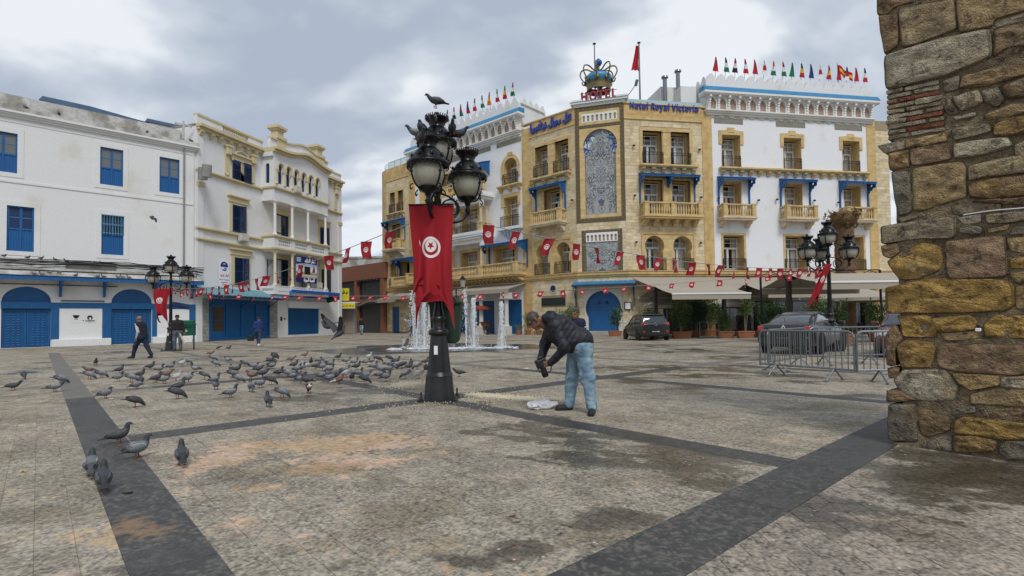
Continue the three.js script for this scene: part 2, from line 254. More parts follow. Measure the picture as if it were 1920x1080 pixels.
// slab with its top at h: top and four sides, corners given in the plane
function slabGeo(c,h,y0=-.03){
  const p=[],q=(a,b,d,e)=>p.push(...a,...b,...d,...a,...d,...e),t=c.map(([x,z])=>[x,h,z]),b=c.map(([x,z])=>[x,y0,z]);
  let ar=0;for (let i=0;i<4;i++){const [x,z]=c[i],[X,Z]=c[(i+1)%4];ar+=x*Z-X*z;}if (ar>0){t.reverse();b.reverse();}
  q(...t);for (let i=0;i<4;i++){const j=(i+1)%4;q(t[i],b[i],b[j],t[j]);}
  const g=new THREE.BufferGeometry();g.setAttribute('position',new THREE.Float32BufferAttribute(p,3));g.computeVertexNormals();return g;
}
const rP=mulberry(77);
{
  // ground sheet reaching the horizon, then the paved square in slabs
  const sheet=new THREE.BufferGeometry(),E=900,pts=[[-E,-E],[E,-E],[E,E],[-E,E]].map(([x,z])=>[x,-.014,z]);
  sheet.setAttribute('position',new THREE.Float32BufferAttribute([0,3,2,0,2,1].flatMap(i=>pts[i]),3));sheet.computeVertexNormals();
  boxUV(sheet,.2);const base=part(scene,'ground',sheet,mat([.30,.28,.24],.9,{map:T.grime}));base.userData.kind='structure';
  const far=new THREE.PlaneGeometry(84,84,1,1);far.rotateX(-PI/2);far.translate(0,-.004,-36);wuv(far,FAR);
  const fz=part(scene,'square_paving',far,pavFar);fz.userData.kind='structure';
  // slabs of the near square
  const plaza=new THREE.Group();plaza.name='paved_ground';plaza.userData.kind='structure';scene.add(plaza);
  const list=[],J=.0036;
  const inBand=(a,b,L)=>L.find(([p,q])=>a<q&&b>p);
  const addCell=(c)=>{const cx=(c[0][0]+c[2][0])/2,cz=(c[0][1]+c[2][1])/2;if (cz>-1.6||cz<-11.5||Math.abs(cx)>-cz*1.02+.6||cx<-7.8||cx>7.8) return;list.push({c,d:Math.hypot(cx,cz)});};
  const runs=(lo,hi,bands)=>{const b=bands.filter(q=>q[1]>lo&&q[0]<hi).sort((p,q)=>p[0]-q[0]);const out=[];let a=lo;for (const q of b){if (q[0]>a) out.push([a,q[0]]);a=q[1];}if (a<hi) out.push([a,hi]);return out;};
  for (const [s0,s1] of runs(-14,16,SB)) for (const [t0,t1] of s1<.4?[[-22,6]]:runs(-22,-1.45,TB)){
    const ns=Math.round((s1-s0)/SL[0]),ds=(s1-s0)/ns,nt=Math.round((t1-t0)/SL[1]),dt=(t1-t0)/nt;
    for (let i=0;i<ns;i++) for (let j=-1;j<nt;j++){
      const o=(i%2)*dt/2,a=s0+i*ds+J/2,b=a+ds-J,e=Math.max(t0,t0+j*dt+o)+J/2,f=Math.min(t1,t0+(j+1)*dt+o)-J/2;if (f-e<.03) continue;
      addCell([toXZ(a,e),toXZ(b,e),toXZ(b,f),toXZ(a,f)]);
   }
 }
  // right of the wide band the slabs lie square to the gate: clipped against the band
  for (let i=-2;i<22;i++) for (let j=6;j<46;j++){
    const o=(j%2)*.18,x0=i*.36+o,z0=-j*.16,c=[[x0+J,z0],[x0+.36-J,z0],[x0+.36-J,z0+.16-J*1.4],[x0+J,z0+.16-J*1.4]];
    const t=c.map(p=>toST(...p));if (t.every(q=>q[1]<-1.44)) continue;if (t.some(q=>q[0]<.8)) continue;
    if (t.some(q=>q[1]<-1.45)){// move corners onto the band's edge along x
      const d=c.map(([x,z],k)=>{const q=t[k][1];return q<-1.447?[x+(-1.447-q)/PA[0],z]:[x,z];});if (d[1][0]-d[0][0]<.03&&d[2][0]-d[3][0]<.03) continue;
      addCell(d.map((p,k)=>k==0||k==3?[Math.min(p[0],c[1][0]-.004),p[1]]:p));continue;
   }
    addCell(c);
 }
  list.sort((p,q)=>p.d-q.d);
  const rest=[];let n=0;
  for (const{c,d}of list){
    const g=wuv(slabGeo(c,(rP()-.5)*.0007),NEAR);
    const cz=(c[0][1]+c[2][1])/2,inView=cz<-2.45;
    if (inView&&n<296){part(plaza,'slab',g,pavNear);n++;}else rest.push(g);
 }
  part(plaza,'distant_slabs',mergeGeometries(rest),pavNear).userData.kind='stuff';
  // dark granite bands, in slabs about a metre long
  const band=(name,s0,s1,t0,t1,alongS)=>{
    const o=new THREE.Group();o.name=numbered(name);o.userData.kind='structure';scene.add(o);
    const L=alongS?s1-s0:t1-t0,m=Math.max(1,Math.round(L/.98)),fl=[];
    for (let i=0;i<m;i++){
      const a=i/m*L+.002,b=(i+1)/m*L-.002,c=alongS?[toXZ(s0+a,t0),toXZ(s0+b,t0),toXZ(s0+b,t1),toXZ(s0+a,t1)]:[toXZ(s0,t0+a),toXZ(s1,t0+a),toXZ(s1,t0+b),toXZ(s0,t0+b)];
      const cx=(c[0][0]+c[2][0])/2,cz=(c[0][1]+c[2][1])/2;if (cz>-1.2||Math.abs(cx)>-cz*1.1+1) continue;
      const near=cz>-14&&cx>-7.4&&cx<7.4,g=slabGeo(c,near?.0012+(rP()-.5)*.001:.002);
      if (near) part(o,'slab',wuv(g,NEAR),darkNear);else fl.push(boxUV(g));
   }
    if (fl.length){const q=part(o,'distant_slabs',mergeGeometries(fl),darkFar);q.userData.kind='stuff';}
    if (!o.children.length){scene.remove(o);taken[name]--;}
 };
  band('dark_granite_band',SB[0][0],SB[0][1],-34,.6,false);
  band('dark_granite_band',.78,9.5,TB[0][0],TB[0][1],true);
  for (let k=1;k<7;k++) band('dark_granite_band',SB[k][0],SB[k][1],-44,TB[0][0]-.004,false);
  for (let k=1;k<7;k++){let e=.78;for (let i=1;i<7;i++){band('dark_granite_strip',e,SB[i][0]-.004,TB[k][0],TB[k][1],true);e=SB[i][1]+.004;}}
}
// ---------- building parts ----------
const sandTones=[[.77,.66,.45],[.73,.615,.40],[.80,.69,.49],[.69,.58,.38],[.75,.62,.39]].map(c=>mat(c,.9,{map:T.stone,bumpMap:T.mottleN,bumpScale:.005}));
const sandVC=mat([1,1,1],.9,{map:T.stone,bumpMap:T.mottleN,bumpScale:.005,vertexColors:true});
const rB=mulberry(4242);
function blockGeo(w,h,d,e=.006){// ashlar: front face with a small chamfer, four sides, no back
  const f=[[e,e],[w-e,e],[w-e,h-e],[e,h-e]].map(([x,y])=>[x,y,d]),b=[[0,0],[w,0],[w,h],[0,h]].map(([x,y])=>[x,y,d-e]),k=[[0,0],[w,0],[w,h],[0,h]].map(([x,y])=>[x,y,0]);
  const p=[],q=(a,c,g,i)=>p.push(...a,...c,...g,...a,...g,...i);q(...f);
  for (let i=0;i<4;i++){const j=(i+1)%4;q(b[i],b[j],f[j],f[i]);q(k[i],k[j],b[j],b[i]);}
  const g=new THREE.BufferGeometry();g.setAttribute('position',new THREE.Float32BufferAttribute(p,3));g.computeVertexNormals();return g;
}
function masonry(F,parent,u0,u1,v0,v1,holes=[],{course=.27,len=.85,own=0,d=.02,o=-.012,name='masonry'}={}){
  const n=Math.max(1,Math.round((v1-v0)/course)),dh=(v1-v0)/n,all=[];let made=0;
  for (let j=0;j<n;j++){
    const a=v0+j*dh,m=a+dh/2;let free=[[u0,u1]];
    for (const h of holes) if (m>h[2]&&m<h[3]) free=free.flatMap(([p,q])=>h[1]<=p||h[0]>=q?[[p,q]]:[[p,h[0]],[h[1],q]].filter(r=>r[1]-r[0]>.02));
    for (const [p,q] of free){
      let x=p,first=true;
      while (x<q-.01){
        let w=(first?(j%2?.5:1):1)*len*(.75+.5*rB());first=false;if (q-x-w<len*.35) w=q-x;
        const g=boxUV(blockGeo(w-.008,dh-.008,d+rB()*.007)),du=rB()*9,uv=g.attributes.uv;for (let i=0;i<uv.count;i++) uv.setXY(i,uv.getX(i)+x+du,uv.getY(i)+a+du);
        if (made<own){F.part(parent,'stone_block',g,sandTones[rB()*5|0],x+.004,a+.004,o);made++;}
        else{const t=sandTones[rB()*5|0].color,c=new Float32Array(g.attributes.position.count*3);for (let i=0;i<c.length;i+=3){c[i]=t.r;c[i+1]=t.g;c[i+2]=t.b;}g.setAttribute('color',new THREE.BufferAttribute(c,3));g.translate(x+.004,a+.004,o);all.push(g);}
        x+=w;
     }
   }
 }
  if (all.length) F.part(parent,name,mergeGeometries(all),sandVC).userData.kind='stuff';
}
function wall(F,parent,u0,u1,v0,v1,holes,m,{th=.35,o=0,name='wall'}={}){
  const g=new GB().ext(holed(rectShape(u0,u1,v0,v1),holes),th,0,0,-th+o);return F.part(parent,name,g.geo(),m);
}
const cache={};const memo=(k,f)=>cache[k]??(cache[k]=f());
function frenchWindow(F,parent,u,v,w,h,depth,curtain=true){// white double casement with a gridded transom
  const key=`fw${w.toFixed(2)}_${h.toFixed(2)}`,f=.065,tr=h*.70;
  const fr=memo(key,()=>{const g=new GB();g.box(-w/2,-w/2+f,0,h,0,.06).box(w/2-f,w/2,0,h,0,.06).box(-w/2+f,w/2-f,0,f*1.6,0,.06).box(-w/2+f,w/2-f,h-f,h,0,.06).box(-w/2+f,w/2-f,tr-.05,tr+.05,.004,.066).box(-.06,.06,f*1.6,tr-.05,.002,.07);
    for (const s of [-1,1]) g.box(s*w/6-.02,s*w/6+.02,tr+.05,h-f,.002,.05);g.box(-w/2+f,w/2-f,(tr+h)/2-.03,(tr+h)/2+.012,.004,.052);
    for (const s of [-1,1]){const a=Math.min(s*.06,s*(w/2-f)),b=Math.max(s*.06,s*(w/2-f));g.box(a,a+.035,f*1.6,tr-.05,.006,.05).box(b-.035,b,f*1.6,tr-.05,.006,.05).box(a+.035,b-.035,f*1.6,f*1.6+.16,.006,.05).box(a+.035,b-.035,tr-.1,tr-.05,.006,.05);}return g.geo();});
  const W=F.part(parent,'window',fr,M.frameWhite,u,v,-depth);
  for (const s of [-1,1]) part(W,'pane',memo(key + 'p',()=>box(-w/4+.045,w/4-.045,.12,tr-.06,-.006,0)),M.glass,[s*w/4,0,.02]);
  part(W,'transom_pane',memo(key + 't',()=>box(-w/2+f,w/2-f,tr+.05,h-f,-.006,0)),M.glass,[0,0,.02]);
  if (curtain) for (const s of [-1,1]){const cw=w*(.2+.3*rB());const cg=new THREE.PlaneGeometry(cw,h*.97,14,1),p=cg.attributes.position;for (let i=0;i<p.count;i++) p.setZ(i,.03*Math.sin(p.getX(i)/cw*26));cg.computeVertexNormals();part(W,'curtain',boxUV(cg),M.curtain,[s*(w/2-cw/2),h/2,-.12]);}
  return W;
}
function ironRail(F,parent,u0,u1,v,h,o){// wrought iron window guard with returns
  const w=u1-u0,key=`ir${w.toFixed(2)}_${h.toFixed(2)}`;
  const g=memo(key,()=>{const g=new GB(),t=.012;for (const y of [.04,h*.78,h]) g.box(-w/2,w/2,y-.014,y+.014,-.014,.014);const n=Math.round(w/.115);for (let i=0;i<=n;i++){const x=-w/2+w*i/n,big=i==0||i==n;g.box(x-(big?.02:t),x+(big?.02:t),0,h,big?-.02:-.01,big?.02:.01);if (!big&&i%3==1) g.at(new THREE.TorusGeometry(.045,.008,4,10),x+w/n/2,h*.89,0);}
    for (const s of [-1,1]) for (const y of [.04,h*.78,h]) g.box(s*w/2-.012,s*w/2+.012,y-.012,y+.012,-.22,0);return g.geo();});
  return F.part(parent,'railing',g,M.iron,(u0+u1)/2,v,o);
}
const balusterProf=[[.055,0],[.055,.05],[.03,.08],[.05,.17],[.065,.27],[.05,.40],[.028,.52],[.028,.58],[.05,.62],[.055,.68]];
const baluster=(hh)=>memo('bal' + hh.toFixed(2),()=>new THREE.LatheGeometry(balusterProf.map(p=>new THREE.Vector2(p[0]*1.15,p[1]*hh/.68)),8));
function balustrade(parent,x0,x1,y,h,z,m,name='balustrade',turnDepth=0){// local to parent, runs along x (or z when turnDepth)
  const g=new GB(),L=turnDepth||(x1-x0),n=Math.max(1,Math.round(L/.21)),bh=h-.2;
  if (turnDepth) g.box(x0-.09,x0+.09,y,y+.09,z-L,z).box(x0-.1,x0+.1,y+h-.11,y+h,z-L,z);else g.box(x0,x1,y,y+.09,z-.09,z+.09).box(x0,x1,y+h-.11,y+h,z-.1,z+.1);
  for (let i=0;i<n;i++) turnDepth?g.at(baluster(bh),x0,y+.09,z-L*(i+.5)/n):g.at(baluster(bh),x0+L*(i+.5)/n,y+.09,z);
  return part(parent,name,g.geo(),m);
}
function corbelGeo(w,h,d){return memo(`co${w}${h}${d}`,()=>{const s=new THREE.Shape();s.moveTo(0,0);s.lineTo(d*.35,0);s.bezierCurveTo(d*.5,h*.1,d*.42,h*.4,d*.75,h*.5);s.bezierCurveTo(d*.95,h*.55,d,h*.7,d,h);s.lineTo(0,h);s.closePath();const g=new THREE.ExtrudeGeometry(s,{depth:w,bevelEnabled:false,curveSegments:4});g.rotateY(-PI/2);g.translate(w/2,0,0);return boxUV(clean(g));});}
function sillBand(F,parent,u0,u1,v,m,n,ch=.38,d=.34){// moulded sill carried on corbels
  const g=new GB().box(u0,u1,v-.13,v,-.02,d+.1).box(u0+.05,u1-.05,v-.22,v-.13,-.02,d);F.part(parent,'sill',g.geo(),m);
  for (let i=0;i<n;i++) F.part(parent,'corbel',corbelGeo(.3,ch,d-.03),m,u0+.3+(u1-u0-.6)*(n>1?i/(n-1):.5),v-.22-ch,0);
}
function awningBlue(F,parent,u0,u1,v,d=.95,drop=.3,post=0){// blue tiled hood, scalloped valance, brackets, posts
  const w=u1-u0,key=`aw${w.toFixed(2)}${d}${drop}`;
  const roof=memo(key,()=>{const g=new GB(),n=Math.round(w/.16);const s=polyShape([[0,drop],[d,0],[d,-.05],[0,drop-.07]]);for (let i=0;i<n;i++){const q=new THREE.ExtrudeGeometry(s,{depth:w/n*.86,bevelEnabled:false});q.rotateY(-PI/2);g.at(q,-w/2+w*(i+1)/n,(i%2)*.012,0);}g.at((()=>{const q=new THREE.ExtrudeGeometry(polyShape([[0,drop-.04],[d-.03,-.04],[d-.03,-.075],[0,drop-.09]]),{depth:w-.02,bevelEnabled:false});q.rotateY(-PI/2);return q;})(),w/2-.01,0,0);return g.geo();});
  const A=F.part(parent,'awning',roof,M.blue,(u0+u1)/2,v,0);
  const n=Math.round(w/.17),vg=memo(key + 'v',()=>{const s=new THREE.Shape(),t=w/n;s.moveTo(-w/2,0);for (let i=0;i<n;i++){const x=-w/2+i*t;s.lineTo(x,-.09);s.lineTo(x+t*.3,-.09);s.quadraticCurveTo(x+t/2,-.24,x+t*.7,-.09);s.lineTo(x+t,-.09);}s.lineTo(w/2,0);s.closePath();const g=new GB();g.ext(s,.03);return g.geo();});
  part(A,'valance',vg,M.blue,[0,-.05,d-.06]);
  const bg=memo(`awb${d}${drop}${post}`,()=>{const s=new THREE.Shape();s.moveTo(0,drop-.1);s.lineTo(d-.07,-.08);s.lineTo(d-.07,-.42);s.quadraticCurveTo(d*.75,-.55,d*.62,-.4);s.quadraticCurveTo(d*.55,-.75,d*.3,-.62);s.quadraticCurveTo(d*.22,-.9,0,-1.0);s.closePath();const h=new THREE.Path();h.absellipse(d*.48,-.22,.12,.1,0,2*PI);s.holes.push(h);const q=new THREE.ExtrudeGeometry(s,{depth:.07,bevelEnabled:false,curveSegments:5});q.rotateY(-PI/2);const g=new GB().at(q,.035,0,0);if (post) g.box(-.06,.06,-post,-.9,.0,.11);return g.geo();});
  for (const s of [-1,1]) part(A,'bracket',bg,M.blue,[s*(w/2-.1),0,.005]);
  return A;
}
function balcony(F,parent,u0,u1,v,d,rail,{slab=M.sandTrim,stone=M.sandTrim,piers=[],corb=0,corbD=0,piersEnd=true}={}){// slab with stone balustrade; v = top of slab
  const B=F.part(parent,'balcony',new GB().box(u0-.08,u1+.08,v-.12,v,-.02,d+.08).box(u0,u1,v-.26,v-.12,-.02,d).geo(),slab);
  const ends=piersEnd?[u0+.17,...piers,u1-.17]:piers;
  for (const p of ends) part(B,'pier',new GB().box(p-.17,p+.17,v,v+rail-.1,d-.34,d-.002).box(p-.2,p+.2,v+rail-.1,v+rail+.02,d-.37,d+.03).box(p-.11,p+.11,v+.2,v+rail-.25,d-.002,d+.015).geo(),stone);
  for (let i=0;i+1<ends.length;i++) balustrade(B,ends[i]+.17,ends[i+1]-.17,v,rail,d-.17,stone);
  for (const e of [u0+.1,u1-.1]) if (d>.5) balustrade(B,e,e,v,rail,d-.34,stone,'side_balustrade',d-.34);
  for (let i=0;i<corb;i++) F.part(parent,'corbel',corbelGeo(.32,.5,d*.7),slab,u0+.3+(u1-u0-.6)*(corb>1?i/(corb-1):.5),v-.26-.5,0);
  return B;
}
// reveal lining round a recessed opening: trim ring on the face plus a lining going back
function surround(F,parent,outer,inner,m,depth=.6,proud=.05,name='window_surround'){
  const g=new GB();g.at(ring(outer,inner,proud+.02).geo(),0,0,-.02);
  const xs=inner.map(p=>p[0]),ys=inner.map(p=>p[1]),cx=(Math.min(...xs)+Math.max(...xs))/2,cy=(Math.min(...ys)+Math.max(...ys))/2,k=.06;
  const grow=inner.map(([x,y])=>[x+Math.sign(x-cx)*k,y+(y<cy?-k:k)]);
  g.at(ring(grow,inner,depth-.02).geo(),0,0,-depth);
  return F.part(parent,name,g.geo(),m);
}
// crenellated cornice: arched brackets under a blue tiled eave, merlons above
function hotelCornice(F,parent,u0,u1,{panels=[]}={}){
  const L=u1-u0,Y=18.24;
  F.part(parent,'cornice_ledge',new GB().box(u0-.25,u1+.25,Y-.1,Y,-.1,.42).box(u0-.18,u1+.18,Y-.22,Y-.1,-.1,.30).box(u0-.1,u1+.1,Y-.38,Y-.22,-.1,.14).geo(),M.whiteTrim);
  const n=Math.round(L/.885),s=L/n;
  const sw=memo('swag' + s.toFixed(3),()=>{const g=new GB(),a=[];for (let i=0;i<=8;i++) a.push([-s/2+.06+(s-.12)*i/8,.02-.17*Math.sin(PI*i/8),.03]);g.tube(a,.028,10,5);g.box(-s/2-.05,-s/2+.05,-.12,.06,0,.06);return g.geo();});
  const arch=memo('arc' + s.toFixed(3),()=>{// one bay: pierced wall with a pointed horseshoe niche
    const g=new GB(),sh=rectShape(-s/2,s/2,0,1.2),p=[[-.27,.02],[.27,.02],[.27,.44],[.31,.58],[.25,.76],[.2,.83],[.1,.96],[0,1.03],[-.1,.96],[-.2,.83],[-.25,.76],[-.31,.58],[-.27,.44]];
    g.ext(holed(sh,[p]),.26,0,0,0);return g.geo();});
  const brk=memo('brk',()=>{const g=new GB();for (let i=0;i<5;i++) g.box(-.075,.075,.12+i*.19,.29+i*.19,.24,.31+i*.045);g.box(-.085,.085,.96,1.14,.24,.58);return g.geo();});
  const niche=memo('niche' + s.toFixed(3),()=>box(-s/2,s/2,0,1.1,.102,.115));
  for (let i=0;i<n;i++){const c=u0+s*(i+.5);F.part(parent,'cornice_arch',arch,M.whiteTrim,c,Y,0);F.part(parent,'niche',niche,mPink,c,Y,0);F.part(parent,'swag',sw,M.whiteTrim2,c,17.82,0);}
  for (let i=0;i<=n;i++) F.part(parent,'cornice_bracket',brk,M.whiteTrim,clamp(u0+s*i,u0+.12,u1-.12),Y,0);
  F.part(parent,'eave',new GB().box(u0-.45,u1+.45,Y+1.15,Y+1.24,-.3,.62).box(u0-.5,u1+.5,Y+1.24,Y+1.42,-.3,.7).geo(),M.whiteTrim);
  const e=new GB(),sl=polyShape([[-.2,0],[.71,0],[.71,.04],[.46,.42],[-.2,.46]]),q=new THREE.ExtrudeGeometry(sl,{depth:L+.96,bevelEnabled:false});q.rotateY(-PI/2);e.at(q,u1+.48,Y+1.42,0);F.part(parent,'blue_tile_course',e.geo(),M.blueTile);
  for (const [x0,x1] of [[u0-.05,u1+.05]]) F.part(parent,'parapet',box(x0,x1,18.1,20.72,-.2,.1),M.plaster);
  const ml=memo('mer' + s.toFixed(3),()=>{const sh=new THREE.Shape(),h=s/2;sh.moveTo(-h+.015,0);sh.lineTo(h-.015,0);sh.lineTo(h-.015,.1);sh.quadraticCurveTo(h*.75,.14,h*.6,.34);sh.quadraticCurveTo(0,.86,-h*.6,.34);sh.quadraticCurveTo(-h*.75,.14,-h+.015,.1);sh.closePath();const g=new GB();g.ext(sh,.28);return g.geo();});
  for (let i=0;i<n;i++) F.part(parent,'merlon',ml,M.plaster,u0+s*(i+.5),20.72,-.19);
  for (const [v,sgn] of [[u0,1],[u1,-1]]) for (let k=0;k<4;k++){const m=F.part(parent,'merlon',ml,M.plaster,v+sgn*.14,20.72,-.62-k*s);m.rotation.y+=PI/2;}
  for (const v of [u0+.0,u1-.28]) F.part(parent,'side_parapet',box(v,v+.28,18.1,20.72,-3.9,-.2),M.plaster);
  for (const [a,b] of panels) F.part(parent,'grille_panel',new GB().box(a,b,17.22,17.66,-.01,.03).geo(),M.grayPanel);
  return s;
}
const mPink=mat([.46,.32,.24],.95,{map:T.mottle});M.whiteTrim2=mat([.66,.62,.54],.9,{map:T.mottle});
// ---------- the corner hotel ----------
const ptDE=[9.08,-42],ptCD=[5.35,-43.13],ptBC=[1.12,-46.98],ptAB=[-11.72,-58.65],ptEF=[16.06,-43.22],ptFG=[30.94,-45.83];
const FB=new Facade(ptAB,ptBC),FC=new Facade(ptBC,ptCD),FD=new Facade(ptCD,ptDE),FE=new Facade(ptDE,ptEF),FF=new Facade(ptEF,ptFG);
const hotel=thing('corner_hotel','sandstone and white corner hotel with tile panel, crenellated roofline and blue hoods','hotel');
const tileTex=canvasTex(512,1024,(c,w,h)=>{// painted tile field: mirrored scrollwork on pale ground
  c.fillStyle='#b9bcbb';c.fillRect(0,0,w,h);const r=mulberry(31);
  for (let i=0;i<1500;i++){c.fillStyle=`rgba(${90 + r() * 90},${100 + r() * 80},${110 + r() * 80},.16)`;c.fillRect(r()*w,r()*h,4+r()*14,3+r()*9);}
  const half=()=>{
    const q=mulberry(12);
    for (let k=0;k<62;k++){// spirals
      const x=20+q()*(w/2-30),y=30+q()*(h-60),R=18+q()*42,d=q()>.5?1:-1,a0=q()*6.28;c.lineWidth=3+q()*4;c.strokeStyle=['#3b4a5c','#4a5a52','#5a5348','#34507c','#454545'][q()*5|0];c.beginPath();for (let t=0;t<30;t++){const rr=R*(1-t/32),a=a0+d*t*.28;const X=x+rr*Math.cos(a),Y=y+rr*Math.sin(a)*1.15;t?c.lineTo(X,Y):c.moveTo(X,Y);}c.stroke();
      if (k%2){c.fillStyle=['#5b7397','#8a8f86','#9a8a62','#dfe0da','#2f4d86'][q()*5|0];c.beginPath();c.ellipse(x,y,5+q()*8,4+q()*6,q()*3,0,6.3);c.fill();}
      for (let m=0;m<3;m++){c.fillStyle=['#6d7f76','#e4e4de','#5d6f8f'][m];const a=a0+m*2.1;c.beginPath();c.ellipse(x+R*Math.cos(a),y+R*Math.sin(a),11,4.5,a,0,6.3);c.fill();}
   }
    for (let y=60;y<h;y+=118){c.strokeStyle='#3c4046';c.lineWidth=5;c.beginPath();c.moveTo(w/2,y);c.bezierCurveTo(w*.42,y+10,w*.36,y+52,w*.4,y+66);c.bezierCurveTo(w*.43,y+90,w*.47,y+92,w/2,y+108);c.stroke();c.fillStyle='#7d8da5';c.beginPath();c.ellipse(w/2,y+50,15,26,0,0,6.3);c.fill();}
 };
  half();c.save();c.translate(w,0);c.scale(-1,1);half();c.restore();
  c.fillStyle='#4f6f9b';c.beginPath();c.ellipse(w/2,h*.83,52,30,0,0,6.3);c.fill();c.fillStyle='#a0664a';c.beginPath();c.ellipse(w/2,h*.865,40,20,0,0,6.3);c.fill();
  c.strokeStyle='rgba(60,60,60,.35)';c.lineWidth=1;for (let i=0;i<=16;i++){c.beginPath();c.moveTo(i*32,0);c.lineTo(i*32,h);c.stroke();}for (let i=0;i<=32;i++){c.beginPath();c.moveTo(0,i*32);c.lineTo(w,i*32);c.stroke();}
});
const blueTileTex=canvasTex(256,256,(c,w,h)=>{c.fillStyle='#8f99a6';c.fillRect(0,0,w,h);const q=mulberry(5);for (let k=0;k<60;k++){c.strokeStyle=['#1d3a86','#27479a','#d5dade','#344466'][q()*4|0];c.lineWidth=5+q()*5;const x=q()*w,y=q()*h,R=10+q()*26;c.beginPath();c.arc(x,y,R,q()*6,q()*6+3.6);c.stroke();}});
const friezeTex=canvasTex(64,64,(c,w,h)=>{c.fillStyle='#4c4130';c.fillRect(0,0,w,h);c.strokeStyle='#8a7a5a';c.lineWidth=3;c.strokeRect(3,3,58,58);c.fillStyle='#7b6b4c';for (const [x,y] of [[32,32],[8,8],[56,8],[8,56],[56,56]]){c.beginPath();c.arc(x,y,x==32?15:7,0,6.3);c.fill();}c.fillStyle='#2e281e';c.beginPath();c.arc(32,32,7,0,6.3);c.fill();});
const frieze=mat([1,1,1],.8,{map:friezeTex});friezeTex.repeat.set(3,3);
{
  const H=hotel,hole=(x0,x1,y0,y1,k=.06)=>rectPts(x0-k,x1+k,y0-k,y1+k);
  const DEP=.95;
  // --- right white wing (FF)
  const cols=[2.22,7.87,13.52],holesF=[];
  for (const c of cols){holesF.push(hole(c-.82,c+.82,13.58,16.28),hole(c-.8,c+.8,9.35,12.35),hole(c-.92,c+.92,5.08,7.98));}
  const gfF=[[.9,4.2],[5.6,9.6],[11,14.4]];for (const [a,b] of gfF) holesF.push(rectPts(a,b,.02,3.6));
  wall(FF,H,.5,15.1,4.7,18.3,holesF.filter(h=>h[0][1]>4),M.hotelWhite);wall(FF,H,.5,15.1,0,4.7,holesF.filter(h=>h[0][1]<4),M.shadeBrown,{name: 'terrace_wall'});  // ground floor coloured dark brown to imitate the shade under the terrace awnings
  wall(FF,H,-.05,.5,0,18.2,[],M.sand,{o:.05,name: 'pilaster'});
  wall(FF,H,15.1,15.95,0,18.2,[],M.sand,{o:.05,name: 'pilaster'});
  wall(FF,H,15.95,17.3,0,18.2,[],M.sandJoint,{o:-.012});masonry(FF,H,15.95,17.3,5.1,17.3,[]);
  for (const c of cols){
    const T0=rectPts(c-.82,c+.82,13.58,16.28);
    surround(FF,H,[[c-1.12,15.5],[c-.82,15.5],[c-.82,16.28],[c+.82,16.28],[c+.82,15.5],[c+1.12,15.5],[c+1.12,16.62],[c+.36,16.68],[c+.3,16.9],[c-.3,16.9],[c-.36,16.68],[c-1.12,16.62]],[[c-.3,16.45],[c+.3,16.45],[c+.3,16.5],[c-.3,16.5]],M.sandTrim,.02,.07,'hood_mould');
    FF.part(H,'reveal',new GB().at(ring(rectPts(c-.88,c+.88,13.52,16.34),T0,DEP).geo(),0,0,-DEP+.003).geo(),M.sandTrim);
    frenchWindow(FF,H,c,13.58,1.62,2.6,DEP);ironRail(FF,H,c-.8,c+.8,13.6,.95,.06);
    FF.part(H,'reveal',new GB().at(ring(rectPts(c-.86,c+.86,9.29,12.41),rectPts(c-.8,c+.8,9.35,12.35),DEP).geo(),0,0,-DEP+.003).geo(),M.sandTrim);
    frenchWindow(FF,H,c,9.35,1.58,2.9,DEP);
    awningBlue(FF,H,c-1.35,c+1.6,12.55,.95,.28,2.2);
    balcony(FF,H,c-1.38,c+1.5,9.35,.95,1.05,{corb:2,slab:M.sandTrim2});
    surround(FF,H,rectPts(c-1.1,c+1.1,5.02,8.15),rectPts(c-.92,c+.92,5.08,7.98),M.sandTrim,DEP,.05);
    frenchWindow(FF,H,c,5.08,1.82,2.8,DEP);ironRail(FF,H,c-1.02,c+1.02,5.1,.95,.12);
 }
  sillBand(FF,H,1.05,15.05,13.54,M.sandTrim,17);
  hotelCornice(FF,H,.1,15.5,{panels:[[.75,3.35],[6.4,9.15],[12,14.7]]});
  for (const [a,b] of gfF){FF.part(H,'shopfront',new GB().box(a+.02,b-.02,.02,.12,-.3,-.22).box(a+.02,a+.1,.12,3.58,-.3,-.22).box(b-.1,b-.02,.12,3.58,-.3,-.22).box((a+b)/2-.04,(a+b)/2+.04,.12,3.58,-.3,-.22).box(a+.1,b-.1,2.5,2.58,-.29,-.23).geo(),M.ironBrown);for (const s of [0,1]) FF.part(H,'shop_pane',box(a+.1+s*(b-a)/2,(a+b)/2-.1+s*(b-a)/2,.12,3.58,-.262,-.256),M.glass);}
  // --- right sandstone bay (FE)
  const wE=[2.38,4.78],hE=[];
  for (const c of wE){hE.push(rectPts(c-.82,c+.82,13.58,16.3),rectPts(c-.8,c+.8,9.35,12.35),rectPts(c-.86,c+.86,5.08,7.8));}
  wall(FE,H,0,7.09,0,17.25,hE,M.sandJoint,{o:-.012});
  masonry(FE,H,.02,6.72,5.12,17.18,[[1.38,5.8,5.1,8.12],[1.3,5.9,9.3,12.5],[1.42,5.74,13.5,16.6]],{own:296});
  masonry(FE,H,.02,7.05,.5,4.6,[[3.0,6.7,0,3.5]],{course:.34,len:1.1});FE.part(H,'terrace_shade_panel',new GB().box(3.0,6.7,.02,3.5,-.02,.02).geo(),M.darkRoom);  // flat dark panel stands in for the shaded terrace opening
  wall(FE,H,6.72,7.14,0,18.2,[],M.sand,{o:.05,name: 'pilaster'});
  wall(FE,H,0,6.72,17.25,18.42,[],M.sand,{o:.045,name: 'frieze_band'});
